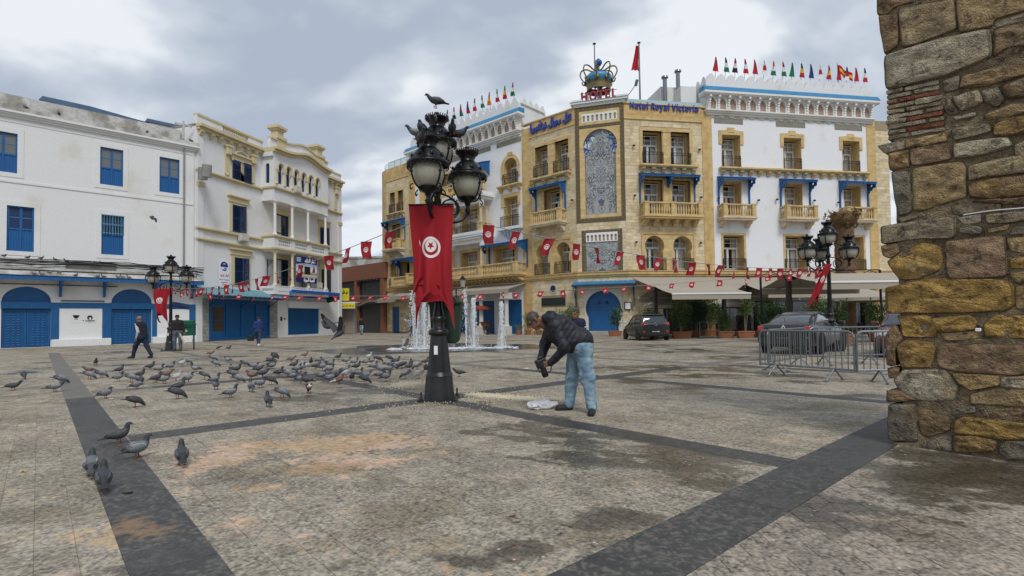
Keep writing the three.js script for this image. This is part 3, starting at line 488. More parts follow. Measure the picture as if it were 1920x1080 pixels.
  FE.part(H,'string_course',new GB().box(.0,6.76,17.17,17.27,-.1,.1).box(-.05,7.15,18.4,18.5,-.3,.14).geo(),M.sandTrim);
  FE.part(H,'parapet_cap',box(-.05,6.9,18.5,18.78,-.35,.06),M.paleBlue);
  const pair=(F,cs,y0,y1,hw,top)=>{// one sandstone frame round two openings
    const x0=cs[0]-hw-.28,x1=cs[1]+hw+.28;const s=holed(polyShape(rectPts(x0,x1,y0,y1+top)),cs.map(c=>rectPts(c-hw,c+hw,y0+.02,y1)));const g=new GB();g.ext(s,.09,0,0,-.03);for (const c of cs) g.at(ring(rectPts(c-hw-.05,c+hw+.05,y0-.03,y1+.05),rectPts(c-hw,c+hw,y0+.02,y1),DEP).geo(),0,0,-DEP-.02);const m=(cs[0]+cs[1])/2,pw=(cs[1]-cs[0])/2-hw-.06;g.box(m-pw,m+pw,y0,y1-.1,.055,.13).box(m-pw-.06,m+pw+.06,y1-.1,y1+.04,.055,.17);F.part(H,'window_surround',g.geo(),M.sandTrim);};
  const shoes=(F,cs,y0,R,cy,hw,y1)=>{const x0=cs[0]-R-.28,x1=cs[1]+R+.28,g=new GB(),in_=cs.map(c=>shoePts(c-hw,c+hw,y0,cy,R));g.ext(holed(polyShape(rectPts(x0,x1,y0-.02,y1)),in_),.1,0,0,-.03);g.at(new THREE.ExtrudeGeometry(holed(polyShape(rectPts(x0+.1,x1-.1,y0-.01,y1-.02)),in_),{depth:DEP-.1,bevelEnabled:false,curveSegments:8}),0,0,-DEP+.05);
    for (const e of [[x0,x0+.16,y0,y1],[x1-.16,x1,y0,y1],[x0+.16,x1-.16,y1-.16,y1]]) g.box(...e,.07,.12);F.part(H,'window_surround',g.geo(),M.sandTrim);};
  pair(FE,wE,13.56,16.3,.82,.28);for (const c of wE){frenchWindow(FE,H,c,13.58,1.62,2.62,DEP);ironRail(FE,H,c-.86,c+.86,13.62,.95,.14);}
  sillBand(FE,H,1.2,6.15,13.54,M.sandTrim,6);
  pair(FE,wE,9.35,12.35,.8,.15);for (const c of wE){frenchWindow(FE,H,c,9.35,1.58,2.9,DEP);awningBlue(FE,H,c-1.24,c+1.24,12.6,.95,.28,2.2);}
  balcony(FE,H,1.22,6.1,9.35,.95,1.05,{piers:[3.62],corb:6});
  shoes(FE,wE,5.08,.82,7.02,.70,8.12);for (const c of wE){frenchWindow(FE,H,c,5.08,1.6,2.75,DEP+.02);ironRail(FE,H,c-.9,c+.9,5.1,.95,.16);}
  // --- centre facet (FD)
  wall(FD,H,0,3.93,0,19.0,[shoePts(.82,3.2,.02,2.12,1.42),shoePts(.76,3.24,9.66,15.22,1.36),rectPts(.74,3.26,5.1,8.2)],M.sandJoint,{o:-.012});
  masonry(FD,H,.0,3.9,8.42,9.05);masonry(FD,H,.0,.38,5.1,8.42);masonry(FD,H,3.62,3.93,5.1,8.42);
  masonry(FD,H,0,.5,.3,4.6,[],{course:.34,len:1});masonry(FD,H,3.5,3.93,.3,4.6,[],{course:.34,len:1});masonry(FD,H,.5,3.5,3.62,4.6,[],{course:.34,len:1});
  const rg=(o,i,z0,d)=>new GB().at(ring(o,i,d).geo(),0,0,z0).geo();
  FD.part(H,'patterned_border',rg(rectPts(.0,3.93,9.05,18.5),rectPts(.34,3.6,9.4,18.16),-.02,.07),frieze);
  FD.part(H,'patterned_border',box(.34,3.6,16.72,17.0,-.02,.045),frieze);
  FD.part(H,'alcove_field',(()=>{const g=new GB();g.ext(holed(polyShape(rectPts(.34,3.6,9.4,16.72)),[shoePts(.76,3.24,9.66,15.22,1.36)]),.1,0,0,-.07);return g.geo();})(),M.sandTrim);
  const tuv=(g,x0,x1,y0,y1)=>{const p=g.attributes.position,u=g.attributes.uv;for (let i=0;i<p.count;i++) u.setXY(i,(p.getX(i)-x0)/(x1-x0),(p.getY(i)-y0)/(y1-y0));return g;};
  const tileM=mat([.72,.72,.72],.35,{map:tileTex}),bt=mat([1,1,1],.3,{map:blueTileTex});
  FD.part(H,'tile_panel',tuv(new GB().ext(polyShape(rectPts(.6,3.4,9.5,16.7)),.05,0,0,-.3).geo(),0,3.4,13.2,16.6),bt);
 {const s=new THREE.Shape();s.moveTo(.77,9.7);s.lineTo(3.23,9.7);s.lineTo(3.2,14.3);s.lineTo(2.8,15.1);s.quadraticCurveTo(2.75,15.95,2,16.2);s.quadraticCurveTo(1.25,15.95,1.2,15.1);s.lineTo(.8,14.3);s.closePath();FD.part(H,'tile_panel',tuv(new GB().ext(s,.03,0,0,-.25).geo(),.75,3.25,9.6,16.2),tileM);}
  const arcade=(x0,x1,y0,y1,n)=>{const w=(x1-x0)/n,hs=[];for (let i=0;i<n;i++) hs.push(shoePts(x0+w*i+w*.26,x0+w*(i+1)-w*.26,y0+.06,y0+(y1-y0)*.62,w*.33,10));const g=new GB();g.ext(holed(polyShape(rectPts(x0,x1,y0,y1)),hs),.08,0,0,-.04);FD.part(H,'arcade_panel',g.geo(),M.whiteTrim);FD.part(H,'arcade_back',box(x0,x1,y0,y1,-.09,-.05),mPink);};
  FD.part(H,'alcove_field',rg(rectPts(.34,3.6,17.0,18.16),rectPts(.55,3.4,17.22,17.92),-.05,.08),M.sandTrim);arcade(.55,3.4,17.22,17.92,8);
  FD.part(H,'patterned_border',rg(rectPts(.4,3.6,5.08,8.42),rectPts(.74,3.26,5.14,8.2),-.02,.06),frieze);arcade(.74,3.26,7.46,8.2,8);
  FD.part(H,'tile_panel',tuv(new GB().box(.74,3.26,5.1,7.46,-.09,-.03).geo(),.74,3.26,4.4,9),tileM);
  FD.part(H,'facet_cap',new GB().box(-.1,4.03,18.5,18.72,-.4,.1).box(-.3,4.25,18.72,18.86,-.5,.3).geo(),M.whiteTrim);
 {const q=new THREE.ExtrudeGeometry(polyShape([[-.6,18.86],[.34,18.86],[.34,18.9],[-.1,19.06],[-.6,19.06]]),{depth:4.6,bevelEnabled:false});q.rotateY(-PI/2);FD.part(H,'blue_tile_course',new GB().at(q,4.26,0,0).geo(),M.teal);}
  FD.part(H,'roof_upstand',new GB().box(-.3,.55,19.06,19.34,-1,-.4).box(3.3,4.25,19.06,19.34,-1,-.4).geo(),M.plaster);
  // door
  const dr=FD.part(H,'door',(()=>{const g=new GB();g.ext(polyShape(shoePts(.8,3.22,.3,2.12,1.42)),.08,0,0,-.34);return g.geo();})(),M.blueDoor);
  part(dr,'door_stile',new GB().box(1.96,2.06,.3,3.3,-.26,-.235).geo(),M.blue);
 {const st=new GB();for (let i=0;i<9;i++) for (let j=0;j<12;j++){const x=.95+i*.265,y=.45+j*.25;if (y>2.1&&Math.hypot(x-2.01,y-2.12)>1.3) continue;st.sph(x,y,-.26,.022,[1,1,.7],6);}part(dr,'studs',st.geo(),M.blueDark);for (const x of [1.7,2.3]) part(dr,'knocker',new GB().at(new THREE.TorusGeometry(.1,.025,6,16),x,2.55,-.22).sph(x,2.66,-.22,.05).geo(),M.iron);}
  FD.part(H,'door_step',box(.4,3.6,.0,.28,-.4,.35),M.concrete);
  FD.part(H,'door_surround',(()=>{const g=new GB();g.ext(holed(polyShape(rectPts(.5,3.5,.28,3.64)),[shoePts(.82,3.2,.3,2.12,1.4)]),.06,0,0,-.02);return g.geo();})(),M.marble);
 {const A=FD.part(H,'door_canopy',(()=>{const g=new GB(),s=polyShape([[0,4.3],[1.3,4.0],[1.3,3.94],[0,4.22]]);const n=26;for (let i=0;i<n;i++){const q=new THREE.ExtrudeGeometry(s,{depth:4.9/n*.86,bevelEnabled:false});q.rotateY(-PI/2);g.at(q,-.3+4.9*(i+1)/n,(i%2)*.02,0);}return g.geo();})(),M.blueTile);part(A,'canopy_frame',new GB().box(-.3,4.6,3.84,3.94,1.2,1.28).box(-.3,-.22,3.84,4.0,0,1.2).box(4.52,4.6,3.84,4.0,0,1.2).box(-.2,-.12,2.2,3.9,.02,.12).box(4.4,4.48,2.2,3.9,.02,.12).bar([-.16,2.7,.1],[-.16,3.86,1.2],.035).bar([4.44,2.7,.1],[4.44,3.86,1.2],.035).geo(),M.blueDark);}
  // --- left sandstone bay (FC)
  const wC=[2.16,4.32],hC=[];for (const c of wC) hC.push(rectPts(c-.72,c+.72,13.58,16.2),rectPts(c-.72,c+.72,5.08,7.8));hC.push(rectPts(2.38,4.1,9.35,12.3));
  wall(FC,H,0,5.72,0,17.25,hC,M.sandJoint,{o:-.012});
  masonry(FC,H,.96,5.7,5.12,17.18,[[1.12,5.34,5.1,8.05],[2.1,4.38,9.3,12.5],[1.16,5.3,13.5,16.5]]);
  masonry(FC,H,.02,5.7,.3,4.6,[[1.9,4.5,2.4,3.12]],{course:.34,len:1.1});
  wall(FC,H,-.05,.96,0,18.15,[],M.sand,{o:.05,name: 'pilaster'});
  wall(FC,H,.96,5.72,17.25,18.5,[],M.sand,{o:.045,name: 'frieze_band'});
  FC.part(H,'string_course',new GB().box(.9,5.72,17.17,17.27,-.1,.1).box(-.05,5.76,18.48,18.58,-.3,.12).geo(),M.sandTrim);
  pair(FC,wC,13.56,16.2,.72,.26);for (const c of wC){frenchWindow(FC,H,c,13.58,1.42,2.5,DEP);ironRail(FC,H,c-.78,c+.78,13.62,.95,.14);}
  sillBand(FC,H,.98,5.3,13.44,M.sandTrim,4);
  surround(FC,H,rectPts(2.12,4.36,9.35,12.5),rectPts(2.38,4.1,9.4,12.3),M.sandTrim,DEP,.06);frenchWindow(FC,H,3.24,9.35,1.7,2.85,DEP);
  awningBlue(FC,H,1.4,4.75,12.5,.95,.28,2.2);balcony(FC,H,1.5,4.7,9.35,.95,1.05,{corb:2,slab:M.sandTrim2});
  shoes(FC,wC,5.08,.72,6.95,.6,8.05);for (const c of wC){frenchWindow(FC,H,c,5.08,1.4,2.7,DEP+.02);ironRail(FC,H,c-.8,c+.8,5.1,.95,.16);}
  FC.part(H,'round_plaque',new GB().at(new THREE.CylinderGeometry(.4,.4,.07,28),3.23,3.87,.03,PI/2).geo(),M.marble);FC.part(H,'round_plaque_centre',new GB().at(new THREE.CylinderGeometry(.27,.27,.03,28),3.23,3.87,.08,PI/2).geo(),mat([.04,.05,.12],.4,{map:blueTileTex}));
  FC.part(H,'dark_plaque',new GB().box(1.95,4.42,2.44,3.1,-.02,.05).geo(),mat([.02,.028,.024],.25));
  // --- belt course above the ground floor
  for (const [F,a,b] of [[FC,-.05,5.8],[FD,-.1,4.05],[FE,-.05,7.15],[FF,-.05,17.3],[FB,-3.6,17.4]]) F.part(H,'belt_course',new GB().box(a,b,4.62,4.78,-.02,.1).box(a-.03,b+.03,4.78,5.0,-.02,.2).box(a-.05,b+.05,5.0,5.07,-.02,.26).geo(),M.sand);
  // --- left white wing (FB) with loggias, and the stone end bay
  const cB=15.9,hB=[hole(cB-.8,cB+.8,13.58,15.0),hole(cB-.85,cB+.85,9.7,12.4),hole(13.9,16.3,5.2,7.9),rectPts(9.3,11.6,9.5,12.0),rectPts(9.2,11.5,5.2,7.9),rectPts(9.3,11.4,13.6,16.2),rectPts(3,5,13.6,16.2),rectPts(3,5,9.5,12.3),rectPts(3,5,5.2,7.9),rectPts(6,8,13.6,16.2),rectPts(6,8,9.5,12.3),rectPts(5.6,7.6,5.2,7.9)];
  hB[0]=archPts(cB-.86,cB+.86,13.52,15.15);const sh=[[14.5,17,3.1],[10.8,13.6,3.1],[7.2,9.8,3.1],[3.2,6,3.1]];for (const [a,b,h] of sh) hB.push(rectPts(a,b,.02,h));
  wall(FB,H,1.82,17.35,0,18.3,hB,M.hotelWhite);
  for (const [a,b,h] of sh){const n=22;const g=new GB();for (let i=0;i<n;i++) g.box(a,b,.03+i*h/n,.03+(i+.86)*h/n,-.2,-.14);g.box(a,b,.02,h,-.24,-.2);FB.part(H,'roller_shutter',g.geo(),M.blueDoor);}
  surround(FB,H,archPts(cB-1.15,cB+1.15,14.2,15.15),archPts(cB-.8,cB+.8,14.21,15.15),M.sandTrim,.02,.09,'arch_hood');FB.part(H,'keystone',box(cB-.3,cB+.3,16.2,16.5,0,.12),M.sandTrim);
  FB.part(H,'reveal',new GB().at(ring(archPts(cB-.86,cB+.86,13.5,15.15),archPts(cB-.8,cB+.8,13.56,15.15),DEP).geo(),0,0,-DEP+.003).geo(),M.sandTrim);
  frenchWindow(FB,H,cB,13.58,1.58,2.5,DEP);ironRail(FB,H,cB-.95,cB+.95,13.62,.95,.1);sillBand(FB,H,14.45,17.3,13.5,M.sandTrim,3);
  surround(FB,H,rectPts(cB-1.15,cB+1.15,11.6,12.75),rectPts(cB-.85,cB+.85,11.62,12.42),M.sandTrim,.02,.09,'hood_mould');
  FB.part(H,'reveal',new GB().at(ring(rectPts(cB-.91,cB+.91,9.64,12.46),rectPts(cB-.85,cB+.85,9.7,12.4),DEP).geo(),0,0,-DEP+.003).geo(),M.sandTrim);
  frenchWindow(FB,H,cB,9.7,1.68,2.65,DEP);ironRail(FB,H,cB-1.05,cB+1.05,9.72,.95,.3);
 {const g=new GB();g.box(14.5,17.3,9.4,9.66,-.02,.5);for (let k=0;k<3;k++) for (let i=0;i<7-k*2;i++) g.at(new THREE.ConeGeometry(.2,.3,4),14.9+k*.36+i*.36,9.2-k*.26,.2-k*.05,PI,PI/4,0);FB.part(H,'muqarnas_base',g.geo(),M.whiteTrim);}
  // loggia stack
  const wz=(y0,y1,c,w)=>{surround(FB,H,rectPts(c-w/2-.3,c+w/2+.3,y0,y1+.3),rectPts(c-w/2-.02,c+w/2+.02,y0+.01,y1),M.sandTrim,DEP,.06);frenchWindow(FB,H,c,y0,w,y1-y0,DEP);};
  wz(9.5,12.0,10.45,2.2);wz(5.2,7.9,10.35,2.2);wz(13.6,16.2,10.35,2.0);wz(13.6,16.2,4,1.9);wz(9.5,12.3,4,1.9);wz(5.2,7.9,4,1.9);wz(13.6,16.2,7,1.9);wz(9.5,12.3,7,1.9);wz(5.2,7.9,6.6,1.9);
  surround(FB,H,rectPts(13.6,16.6,5.1,8.2),rectPts(13.9,16.3,5.2,7.9),M.sandTrim,DEP,.06);frenchWindow(FB,H,15.1,5.2,2.38,2.65,DEP);
  const colG=memo('colB',()=>new THREE.LatheGeometry([[.2,0],[.2,.1],[.15,.14],[.14,.2],[.125,1.5],[.13,1.62],[.2,1.72],[.22,1.9]].map(p=>new THREE.Vector2(...p)),14));
  const scallop=(x0,x1,h,d)=>{const s=new THREE.Shape();s.moveTo(x0,h);s.lineTo(x0,0);s.lineTo(x0+.3,0);const n=6,w=(x1-x0-.6)/n;s.lineTo(x0+.34,.22);for (let i=0;i<n;i++) s.lineTo(x0+.3+w*(i+1),i<n/2-.5?.3+(i%2)*.05:.3-((i+1)%2)*.05*(i==n-1));s.lineTo(x1-.3,0);s.lineTo(x1,0);s.lineTo(x1,h);s.closePath();const g=new GB();g.ext(s,d);return g;};
  for (const [y,top] of [[9.3,12.3],[5.15,8.6]]){// open porches: floor, columns, arched beam, roof band
    const u0=8.2,u1=13.5,d=1.5;for (const [u,z] of [[u0+.3,d-.3],[u1-.3,d-.3],[u0+.3,.45],[u1-.3,.45],[(u0+u1)/2-2,d-.3]].slice(0,4)) FB.part(H,'loggia_column',new GB().box(-.24,.24,0,1.0,-.24,.24).box(-.28,.28,.98,1.08,-.28,.28).at(colG,0,1.08,0,0,0,0,[1,(top-y-1.5)/1.9,1]).geo(),M.sandTrim,u,y,z);
    FB.part(H,'loggia_beam',scallop(u0,u1,.7,.3).geo(),M.whiteTrim,0,top-.45,d-.4);
    FB.part(H,'loggia_roof',new GB().box(u0-.1,u1+.1,top+.2,top+.42,-.02,d+.1).box(u0-.25,u1+.25,top+.42,top+.52,-.02,d+.25).box(u0-.05,u1+.05,top+.62,top+.95,-.02,d+.05).geo(),M.whiteTrim);
    FB.part(H,'loggia_tile_edge',new GB().at((()=>{const q=new THREE.ExtrudeGeometry(polyShape([[0,0],[.32,0],[.02,.14],[0,.14]]),{depth:5.7,bevelEnabled:false});q.rotateY(-PI/2);return q;})(),u1+.2,top+.52,d-.06).geo(),M.blueTile);
 }
  ironRail(FB,H,8.7,12.9,9.35,.95,1.3);
  balustrade(FB.part(H,'loggia_floor',new GB().box(8.1,13.6,9.1,9.3,-.02,1.55).geo(),M.whiteTrim),0,.01,0,.01,0,M.sandTrim);
  for (const u of [8.4,10.2,12.2,13.3]) FB.part(H,'terrace_pier',new GB().box(-.26,.26,0,1.1,-.26,.26).box(-.3,.3,1.1,1.2,-.3,.3).geo(),M.sandTrim,u,13.25,1.15);
  balustrade(FB.part(H,'terrace_floor',box(8.2,13.5,13.2,13.26,-.02,1.5),M.whiteTrim),8.6,13.1,13.26,1.0,1.15,M.sandTrim);
  awningBlue(FB,H,9.2,13.3,15.9,1.3,.4,0);awningBlue(FB,H,13.0,17.9,8.1,1.4,.3,2.2);awningBlue(FB,H,3,7.6,8.1,1.2,.3,0);
  balcony(FB,H,2.0,17.6,5.35,1.45,1.0,{piers:[5,8.5,13.2],corb:0});
  for (let i=0;i<30;i++) FB.part(H,'corbel',corbelGeo(.26,.3,.8),M.sandTrim,2.3+i*.52,4.74,.22);
  for (const u of [17.0,13.9,10.3,6.6]){FB.part(H,'arcade_column',new GB().box(-.32,.32,0,.75,-.32,.32).at(new THREE.LatheGeometry([[.26,.75],[.24,.85],[.2,.95],[.18,2.95],[.24,3.1]].map(p=>new THREE.Vector2(...p)),14),0,0,0).box(-.42,.42,3.1,3.2,-.42,.42).box(-.36,.36,3.2,3.62,-.36,.36).geo(),M.marble,u,0,2.0);}
  FB.part(H,'fabric_awning',new GB().at((()=>{const q=new THREE.ExtrudeGeometry(polyShape([[.1,4.55],[2.4,3.95],[2.4,3.6],[2.36,3.6],[2.36,3.9],[.1,4.5]]),{depth:8.2,bevelEnabled:false});q.rotateY(-PI/2);return q;})(),17.6,0,0).at((()=>{const q=new THREE.ExtrudeGeometry(polyShape([[.1,4.55],[2.4,3.95],[2.4,3.6],[2.36,3.6],[2.36,3.9],[.1,4.5]]),{depth:8.6,bevelEnabled:false});q.rotateY(-PI/2);return q;})(),9.0,0,0).geo(),M.awning);
  hotelCornice(FB,H,1.3,17.0,{panels:[[14.2,17.2],[10.6,13.4],[7.0,9.8]]});
  // stone end bay, curving away at its left
  const hA=[rectPts(-2.72,-1.72,13.58,15.9),rectPts(-1.2,-.2,13.58,15.9),rectPts(-2.3,-.7,9.35,12.2),rectPts(-2.7,-1.6,5.1,7.85),rectPts(-.9,.9,5.1,7.85),rectPts(-2.4,-1.1,.02,2.9)];
  wall(FB,H,-3.4,1.82,0,17.25,hA,M.sandJoint,{o:.03});
  masonry(FB,H,-3.4,.9,5.12,17.2,[[-2.95,0,13.5,16.1],[-2.5,-.5,9.3,12.4],[-2.85,1,5,8]],{o:.03});masonry(FB,H,-3.4,1.8,.2,4.6,[[-2.4,-1.1,0,2.9]],{o:.03,course:.4,len:1});
  wall(FB,H,.9,1.95,0,17.3,[],M.sand,{o:.1,name: 'pilaster'});wall(FB,H,-3.4,1.95,17.25,18.75,[],M.sand,{o:.1,name: 'frieze_band'});
  FB.part(H,'blue_side_door',new GB().box(-2.4,-1.1,.1,2.88,-.2,-.12).box(-1.78,-1.72,.1,2.88,-.12,-.1).geo(),M.blueDoor);
  for (const [x0,x1] of [[-2.72,-1.72],[-1.2,-.2]]){surround(FB,H,rectPts(x0-.2,x1+.2,13.5,16.1),rectPts(x0,x1,13.58,15.9),M.sandTrim,DEP,.09);frenchWindow(FB,H,(x0+x1)/2+.05,13.58,.9,2.3,DEP);ironRail(FB,H,x0-.05,x1+.05,13.6,.95,.15);}
  sillBand(FB,H,-3.1,.1,13.5,M.sandTrim,4);surround(FB,H,rectPts(-2.5,-.5,9.35,12.4),rectPts(-2.3,-.7,9.36,12.2),M.sandTrim,DEP,.09);frenchWindow(FB,H,-1.5,9.35,1.4,2.8,DEP);awningBlue(FB,H,-3.2,.2,12.5,1.0,.28,2.2);balcony(FB,H,-2.9,0,9.35,.95,1.05,{corb:2,slab:M.sandTrim2});
  surround(FB,H,rectPts(-2.85,-1.5,5.1,8),rectPts(-2.7,-1.6,5.12,7.85),M.sandTrim,DEP,.09);frenchWindow(FB,H,-2.15,5.1,1,2.7,DEP);ironRail(FB,H,-2.75,-1.55,5.12,.95,.15);surround(FB,H,rectPts(-1.1,1.0,5.1,8),rectPts(-.9,.9,5.12,7.85),M.sandTrim,DEP,.09);awningBlue(FB,H,-1.0,2.4,8.05,1.2,.3,2.0);balcony(FB,H,-1.0,2.2,5.2,1.2,.95,{});
  FB.part(H,'fabric_awning',new GB().at((()=>{const q=new THREE.ExtrudeGeometry(polyShape([[.1,4.1],[1.4,3.8],[1.4,3.4],[1.36,3.4],[1.36,3.75],[.1,4.05]]),{depth:3.6,bevelEnabled:false});q.rotateY(-PI/2);return q;})(),.2,0,0).geo(),M.awning);
 {// rounded corner of the end bay: blocks bent round an arc, then the side wall
    const R=3,c=FB.w(-3.4,0,-R),n=8,a0=FB.th;const bl=new GB(),g=new THREE.CylinderGeometry(R-.0,R-.0,18.75,20,1,true,0,PI*.62);
    const q=part(H,'rounded_corner',boxUV(clean(g)),M.sand,[c[0],18.75/2,c[2]],a0-PI*.62);
    const rail=new GB(),post=[];for (let i=0;i<=14;i++){const a=-PI/2-.1-i/14*1.4;}
    const gp=new GB();gp.box(-3.4,1.3,18.78,19.62,-.3,-.285);const gl=FB.part(H,'glass_balustrade',gp.geo(),mat([.45,.6,.6],.1,{transparent:true,opacity:.45}));const fr=new GB();for (let i=0;i<5;i++) fr.box(-3.4+i*1.16,-3.37+i*1.16,18.76,19.66,-.31,-.275);fr.box(-3.4,1.3,19.62,19.66,-.31,-.275);part(gl,'rail_frame',fr.geo(),M.galv);
    const cg=new THREE.CylinderGeometry(R-.3,R-.3,.84,20,1,true,0,PI*.6);part(H,'glass_balustrade',clean(cg),gl.material,[c[0],19.2,c[2]],a0-PI*.6);
 }
  // --- roof and dark interior behind the fronts
  const inner=(d)=>[FB.w(-3.2,0,-d-.4),FB.w(17.3,0,-d),FC.w(5.7,0,-d),FD.w(3.9,0,-d),FE.w(7.0,0,-d),FF.w(17.2,0,-d),[38,0,-72],[-18,0,-76]].map(p=>[p[0],p[2]]);
  const prism=(pts,y0,y1)=>{const g=new THREE.ExtrudeGeometry(polyShape(pts.map(([x,z])=>[x,-z])),{depth:y1-y0,bevelEnabled:false});g.rotateX(-PI/2);g.translate(0,y0,0);return boxUV(clean(g));};
  part(H,'roof',prism(inner(.1),18.05,18.2),M.concrete);part(H,'interior',prism(inner(1.5),.0,18.0),M.darkRoom);
  for (const y of [4.85,9.2,13.35]) part(H,'storey_floor',prism(inner(.36),y-.1,y),M.darkRoom);
  // roof structures, flues
  FF.part(H,'roof_block',new GB().box(-2.8,-.6,18.2,21.0,-5,-2.2).box(-1.6,-.2,18.2,20.6,-2.2,-1).geo(),M.plaster);
  for (const [u,y] of [[-1.4,22.2],[-2.6,21.6]]) FF.part(H,'flue',new GB().cyl(0,0,0,.17,.17,y-18.2).cyl(0,y-18.25,0,.3,.26,.16).geo(),M.galv,u,18.2,-1.8);
  // wall lamps
  for (const [F,u,v] of [[FE,.75,15],[FE,6.4,14.9],[FE,.75,11],[FE,6.45,11],[FE,.8,7.3],[FE,6.3,7.3],[FF,.9,11],[FF,4.5,10.9],[FF,6.2,11],[FF,9.7,11],[FF,12,10.9],[FC,5.4,11],[FC,.5+.7,10.6]]) F.part(H,'wall_lamp',memo('wl',()=>new GB().sph(0,0,.16,.11,[1,.8,1],8).bar([0,0,0],[0,.05,.14],.03).geo()),M.ironBrown,u,v,.02);
}
// rooftop letters and name signs
const textGeo=(s,size,d)=>{const g=new TextGeometry(s,{font,size,depth:d,curveSegments:4,bevelEnabled:false});g.computeBoundingBox();return g;};
// ---------- stroke lettering for the Arabic signs (runs right to left; x grows to the left) ----------
const tooth=[[0,.02],[.02,.36],[.04,.02],[.26,0]],loop=[[.02,.05],[.0,.25],[.12,.36],[.24,.25],[.2,.06],[.04,.04],[.34,0]];
const AR={// code: [strokes, dots, advance, joins next]
  a:[[[[.06,1],[.06,0]]],[],.24,0],l:[[[[.02,1.02],[.02,.02],[.3,0]]],[],.3,1],L:[[[[.02,1.02],[.04,-.12],[.22,-.3],[.42,-.2],[.46,.12]]],[],.58,0],
  r:[[[[.06,.32],[.1,.02],[.34,-.26]]],[],.4,0],z:[[[[.06,.32],[.1,.02],[.34,-.26]]],[[.08,.58]],.4,0],w:[[[[.28,.1],[.1,.12],[.06,.3],[.2,.4],[.3,.26],[.28,-.05],[.05+.4,-.28]]],[],.5,0],
  n:[[tooth],[[.04,.6]],.27,1],b:[[tooth],[[.06,-.24]],.27,1],y:[[tooth],[[-.02,-.24],[.16,-.24]],.27,1],t:[[tooth],[[-.04,.6],[.14,.6]],.27,1],
  f:[[loop],[[.12,.6]],.34,1],q:[[loop],[[.04,.6],[.2,.6]],.34,1],m:[[[[.0,0],[.04,.22],[.2,.22],[.2,-.04],[.06,-.04],[.36,0]]],[],.34,1],
  k:[[[[.4,1.02],[.04,.62],[.36,.34],[.36,0],[0,0]],[[.36,0],[.46,0]]],[],.46,1],h:[[[[.0,.34],[.28,.36],[.06,.02],[.4,0]]],[],.38,1],c:[[[[.3,.4],[.08,.38],[.06,.2],[.24,.14],[.02,.02],[.38,0]]],[],.36,1],
  s:[[[[0,.02],[.02,.3],[.05,.02],[.16,.02],[.18,.3],[.2,.02],[.32,.02],[.34,.32],[.36,0],[.48,0]]],[],.48,1],S:[[[[0,0],[.05,.22],[.3,.38],[.42,.16],[.3,0],[.05,0],[.46,.24],[.52,0]]],[],.54,1],
  T:[[[[.12,1],[.12,.02]],[[0,0],[.15,.26],[.36,.24],[.36,.02],[.05,0],[.46,0]]],[],.46,1],d:[[[[.06,.4],[.2,.12],[.0,.02]]],[],.3,0],e:[[[[.0,0],[.06,.3],[.26,.3],[.26,.02],[.06,.02]]],[[.06,.56],[.22,.56]],.36,0],' ':[[],[],.3,0],
};
function arab(word){let x=0;const S=[],D=[];for (const ch of word){const [st,dt,adv]=AR[ch];for (const s of st) S.push(s.map(([a,b])=>[x+a,b]));for (const [a,b] of dt) D.push([x+a,b]);x+=adv;}return{S,D,w:x};}
function arabCanvas(c,word,xr,y,size,lw){const{S,D,w}=arab(word);c.lineWidth=lw;c.lineCap=c.lineJoin='round';for (const s of S){c.beginPath();s.forEach(([a,b],i)=>i?c.lineTo(xr-a*size,y-b*size):c.moveTo(xr-a*size,y-b*size));c.stroke();}for (const [a,b] of D){c.beginPath();c.arc(xr-a*size,y-b*size,lw*.62,0,7);c.fill();}return w*size;}
function arabSolid(word,size,th,d){const{S,D,w}=arab(word),g=new GB();let k=0;for (const s of S) for (let i=0;i+1<s.length;i++){const [x0,y0]=s[i],[x1,y1]=s[i+1],L=Math.hypot(x1-x0,y1-y0)*size;g.at(new THREE.BoxGeometry(L+th*.8,th,d),(w-(x0+x1)/2)*size,(y0+y1)/2*size,(k++%5)*.003,0,0,Math.atan2(y1-y0,-(x1-x0)));}for (const [a,b] of D) g.box((w-a)*size-th*.6,(w-a)*size+th*.6,b*size-th*.6,b*size+th*.6,-d/2,d/2);return{g:g.geo(),w:w*size};}
